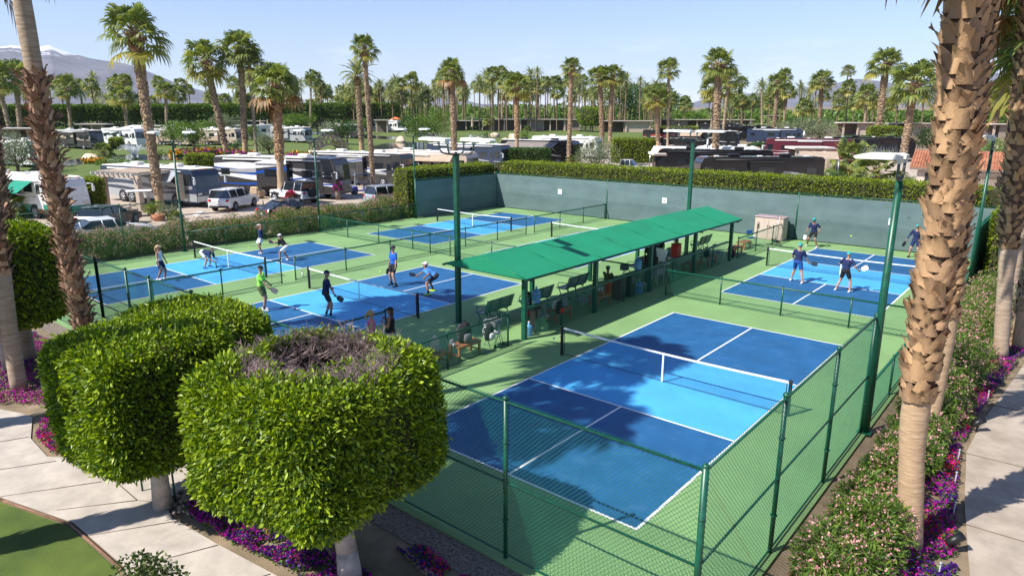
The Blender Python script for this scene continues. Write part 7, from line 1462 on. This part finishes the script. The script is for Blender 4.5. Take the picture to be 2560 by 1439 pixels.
    if socks is not None:
        m = MB(); [limb(m, an[i], kn[i].lerp(an[i], .8), .042*s, .05*s) for i in (0, 1)]; remesh(m, 'socks', socks, t, .012, 1)
    for i in (0, 1):
        foot_d = Vv(.05*(1 if i else -1), 1, 0).normalized(); a = an[i]; m = MB(); limb(m, a-foot_d*.06*s-Vv(0, 0, .05*s), a+foot_d*.15*s-Vv(0, 0, .058*s), .046*s, .038*s); limb(m, a-Vv(0, 0, .02), a-foot_d*.03*s-Vv(0, 0, .05*s), .045*s, .045*s); remesh(m, 'shoe', shoe, t, .012, 2)
    Rm = Matrix((hr, hf, hup)).transposed()
    if hair is not None:
        m = MB(); m.ell(hc+hup*.035*s-hf*.018*s, (.086*s, .098*s, (.108 if cap is None or visor else .07)*s), 14, 10, Rm)
        m.v = [v if (Vector(v)-hc).dot(hf) < .045*s or (Vector(v)-hc).dot(hup) > .07*s else tuple(hc+hf*.03*s+(Vector(v)-hc)*.5) for v in m.v]
        if pony: m.ell(hc-hf*.12*s+hup*.03*s, (.035*s, .05*s, .04*s), 10, 7, Rm); m.path([hc-hf*.14*s+hup*.02*s, hc-hf*.18*s-hup*.08*s, hc-hf*.14*s-hup*.2*s], [.035*s, .035*s, .012*s], 8)
        if female and not pony: m.ell(hc-hf*.05*s-hup*.08*s, (.085*s, .06*s, .13*s), 12, 8, Rm)
        m.build('hair', hair, t)
    if cap is not None:
        m = MB()
        if not visor:
            m.ell(hc+hup*.05*s-hf*.005*s, (.092*s, .106*s, .088*s), 16, 10, Rm); m.v = [tuple(v) if (Vector(v)-hc).dot(hup) > .045*s else tuple(Vector(v)+hup*(.045*s-(Vector(v)-hc).dot(hup))) for v in m.v]
        else: m.loft([[tuple(hc+hup*z*s+hr*.09*s*math.cos(q)+hf*.104*s*math.sin(q)) for q in [2*math.pi*i/16 for i in range(16)]] for z in (.04, .085)])
        b = [hc+hup*.05*s+hf*(.09+.085*math.sin(q))*s+hr*.078*s*math.cos(q) for q in [math.pi*i/8 for i in range(9)]]; n = len(b); m.add([tuple(v) for v in b]+[tuple(v+hup*.008) for v in b], [tuple(range(n)), tuple(range(2*n-1, n-1, -1))]+[(i, (i+1) % n, n+(i+1) % n, n+i) for i in range(n)]); m.build('visor' if visor else 'cap', cap, t)
    R = t.matrix_basis if False else (Matrix.Translation(g) @ Matrix.Rotation(R_(face-90), 4, 'Z')); t['_'] = 0; del t['_']
    return dict(t=t, wr=[R @ w for w in wr], dirs=[(R.to_3x3() @ (wr[i]-el[i])).normalized() for i in (0, 1)], R=R)
def paddle(label, per, i, d, col=BLACK, edge=None):
    """paddle held in hand i, blade pointing along local d"""
    d = (per['R'].to_3x3() @ Vector(d)).normalized(); c = per['wr'][i]+per['dirs'][i]*.06; t = thing('paddle', label, 'paddle', c); q = Vector((0, 0, 1)).rotation_difference(d).to_matrix().to_4x4()
    m = MB(); m.tube((0, 0, -.06), (0, 0, .1), .017, n=8); m.xf(q); m.build('handle', BLACK, t); pl = [(.03, .08), (.09, .14), (.1, .2), (.1, .31), (.075, .37), (-.075, .37), (-.1, .31), (-.1, .2), (-.09, .14), (-.03, .08)]; m = MB(); m.side(pl, -.008, .008); m.xf(q); m.build('face', col, t)
    if edge: m = MB(); P = [Vector((x, 0, z)) for x, z in pl]; m.path(P+[P[0]], .011, 6); m.xf(q); m.build('edge_guard', edge, t)
PDL = mat('paddle_face', (.03, .04, .055), .5); RPD = mat('paddle_red', (.65, .08, .06), .5)
# women's court
a = person('woman in a white sleeveless top and dark shorts with visor, holding a black paddle', 405, 699, 35, 1.64, feet=((-.08, .1, 0), (.1, -.12, 0)), hands=((-.24, .16, .8), (.3, .12, .82)), shirt=WHT, sleeve=False, shorts=DNAVY, cap=CREAM, visor=True, hair=HAIRL, pony=True, skin=SKINT, female=True, hipz=.92); paddle('black paddle of the woman in the white sleeveless top', a, 1, (.4, .7, -.5), PDL)
a = person('woman in white shorts bending forward to the ground at the net', 521, 669, 30, 1.65, lean=95, hipz=.83, hipdy=-.22, feet=((-.2, -.05, 0), (.22, -.05, 0)), hands=((-.12, .45, .42), (.2, .5, .38)), head=(-25, 0), shirt=DNAVY, sleeve=True, shorts=WHT, shoe=BSH, hair=HAIRB, skin=SKIN, female=True, knee=(0, 1, .3)); paddle('dark paddle of the bending woman at the net', a, 1, (.5, .4, -.6), PDL)
a = person('woman in dark top and white skirt raising a hand to her face by the fence', 655, 634, 250, 1.68, feet=((-.16, .03, 0), (.16, .0, 0)), hands=((-.05, .15, 1.5), (.3, .0, .8)), shirt=DNAVY, sleeve=False, skirt=WHT, cap=WHT, visor=True, hair=HAIRB, skin=SKINT, female=True); paddle('dark paddle hanging beside the white skirt', a, 1, (.1, .05, -1), PDL)
a = person('woman in a black top and white shorts lunging with a red paddle', 712, 652, 205, 1.68, lean=42, hipz=.8, hipdy=-.15, feet=((-.2, .12, 0), (.2, -.1, 0)), hands=((-.15, .35, .75), (.25, .75, .88)), head=(-20, 0), shirt=BLK, sleeve=True, shorts=WHT, cap=WHT, hair=HAIRB, pony=True, skin=SKINT, female=True); paddle('red edged paddle held out by the lunging woman', a, 1, (.1, 1, .1), PDL, RPD)
# men's court
a = person('man in a lime green shirt and olive shorts holding a black paddle', 657, 775, 38, 1.78, lean=4, feet=((-.12, .0, 0), (.14, .12, 0)), hands=((-.2, .28, 1.0), (.22, .38, .98)), shirt=LIME, shorts=OLV, cap=BLK, hair=HAIRG, skin=SKIN, shoe=WSH, socks=BLK); paddle('black paddle of the man in the lime green shirt', a, 1, (.2, .9, -.35), PDL)
a = person('man in a navy shirt and charcoal shorts seen from behind near the net', 818, 792, 60, 1.8, lean=8, feet=((-.12, -.02, 0), (.14, .12, 0)), hands=((-.3, .22, 1.05), (.28, .3, .9)), shirt=DNAVY, shorts=CHAR, cap=NAVY, hair=HAIRG, skin=SKIN, shoe=CYSH, socks=BLK); paddle('small black paddle of the man in the navy shirt', a, 1, (.5, .6, -.4), PDL)
a = person('man in a bright blue shirt and black shorts standing upright beyond the net', 986, 714, 262, 1.83, feet=((-.2, .05, 0), (.24, .0, 0)), hands=((-.3, .1, .85), (.32, .05, .85)), shirt=RBLUE, shorts=BLK, cap=CHAR, hair=HAIRB, skin=SKIN, shoe=CHAR, socks=BLK); paddle('thin paddle held low by the man in the bright blue shirt', a, 1, (.1, .1, -1), PDL)
a = person('man in a light blue shirt and white cap crouching to hit a low ball', 1074, 733, 210, 1.8, lean=58, hipz=.76, hipdy=-.28, feet=((-.32, -.05, 0), (.36, -.05, 0)), hands=((-.3, .1, .75), (.35, .72, .62)), head=(-35, 0), shirt=LBLUE, shorts=CHAR, cap=WHT, hair=HAIRG, skin=SKINT, shoe=NEON, socks=BLK, knee=(0, 1, .1)); paddle('black paddle reaching toward the ball from the crouching man', a, 1, (.1, 1, .1), PDL)
# women at the gate
person('blonde woman in a pink strapped top standing at the low gate fence', loc=(-4.55, 2.55, 0), face=60, h=1.64, shirt=PINKC, sleeve=False, shorts=CHAR, hair=HAIRL, skin=SKIN, female=True, hands=((-.2, .12, .9), (.2, .12, .9)), pony=True)
person('woman in a black tank top and black cap folding her arms by the gate', loc=(-4.2, 3.0, 0), face=215, h=1.7, shirt=BLK, sleeve=False, skirt=WHT, cap=BLK, hair=HAIRB, skin=SKINT, female=True, hands=((-.05, .22, 1.22), (.08, .2, 1.3)))
# teal cap court
a = person('player in teal cap receiving at the far left baseline, knees bent', 2031, 617, 262, 1.8, lean=12, hipz=.86, feet=((-.3, .08, 0), (.34, -.05, 0)), hands=((-.34, .15, .95), (.38, .2, .8)), shirt=NAVY, shorts=BLK, cap=TEAL, hair=HAIRG, skin=SKINT, knee=(0, 1, .1)); paddle('white paddle of the teal cap player at the far left baseline', a, 1, (.0, .2, -1), WHITE)
a = person('teal cap player with long dark sleeves standing beside the huge trunk', 2284, 644, 262, 1.82, lean=3, feet=((-.24, .0, 0), (.24, .02, 0)), hands=((-.36, .1, .92), (.4, .18, .98)), shirt=NAVY, armcover=DNAVY, shorts=DNAVY, cap=TEAL, hair=HAIRG, skin=SKIN, shoe=BLK); paddle('black paddle of the teal cap player with long sleeves', a, 1, (.3, .2, -.9), PDL)
a = person('teal cap player in blue shorts at the kitchen line seen from behind', 1990, 705, 80, 1.82, lean=5, feet=((-.3, .1, 0), (.34, -.1, 0)), hands=((-.3, .25, 1.0), (.36, .3, .92)), shirt=NAVY, shorts=BSH, cap=TEAL, hair=HAIRG, skin=SKIN); paddle('black paddle of the teal cap player in blue shorts', a, 1, (.6, .5, -.1), PDL)
a = person('teal cap player in black shorts raising a white paddle', 2108, 728, 70, 1.75, lean=10, feet=((-.28, -.12, 0), (.26, .05, 0)), hands=((-.3, .3, 1.15), (.42, .25, 1.0)), shirt=NAVY, shorts=BLK, cap=TEAL, hair=HAIRG, skin=SKIN); paddle('white faced paddle raised by the teal cap player in black shorts', a, 1, (.6, .4, .5), WHITE)
# under the shelter and by the street
person('standing man in a dark shirt under the roof beside the white board', loc=(-3.6, 18.1, 0), face=120, h=1.8, shirt=CHAR, shorts=LBLUE, hair=HAIRG, skin=SKIN, lean=10)
person('standing person in black with a green shirt front under the roof', loc=(-4.1, 19.9, 0), face=280, h=1.75, shirt=BLK, shorts=BLK, hair=HAIRB, skin=SKINT, hands=((-.1, .22, 1.1), (.1, .22, 1.1)))
person('person in a dark jacket stooping behind the white board', loc=(-3.2, 17.0, 0), face=60, h=1.7, shirt=BLK, shorts=CHAR, hair=HAIRG, skin=SKIN, lean=30, pants=True)
person('woman in a cap and blue top seated under the far end of the roof', loc=(-4.3, 21.9, 0), face=180, h=1.68, hipz=.5, hipdy=-.1, feet=((-.12, .4, 0), (.12, .42, 0)), hands=((-.15, .3, .62), (.15, .3, .62)), shirt=NAVY, sleeve=False, shorts=REDC, cap=CHAR, hair=HAIRL, skin=SKINT, female=True)
person('person in a green cap sitting in the shade behind the brown bin', loc=(-3.4, 14.2, 0), face=90, h=1.7, hipz=.5, hipdy=-.1, feet=((-.12, .4, 0), (.12, .42, 0)), hands=((-.15, .3, .62), (.15, .3, .62)), shirt=OLV, shorts=CHAR, cap=GREENC, hair=HAIRB, skin=SKINT)
p = gp(950, 516); person('person in a teal cap and dark top walking by the hedge corner street', loc=(p.x, p.y, Z0+.02), face=270, h=1.65, shirt=DNAVY, sleeve=False, shorts=WHT, cap=TEAL, hair=HAIRB, skin=SKINT, female=True)
# ------------------------------------------------------------------ air
def haze():
    m = MB(); m.box((0, 2200, 500), (24000, 24000, 1200)); mm = bpy.data.materials.new('haze'); mm.use_nodes = True; nt = mm.node_tree; nt.nodes.remove(nt.nodes['Principled BSDF'])
    v = nt.nodes.new('ShaderNodeVolumePrincipled'); v.inputs['Color'].default_value = (.82, .88, 1, 1); v.inputs['Density'].default_value = 6.5e-5; v.inputs['Anisotropy'].default_value = 0
    nt.links.new(v.outputs[0], nt.nodes['Material Output'].inputs['Volume']); o = m.build('haze', mm); o['kind'] = 'stuff'
haze()
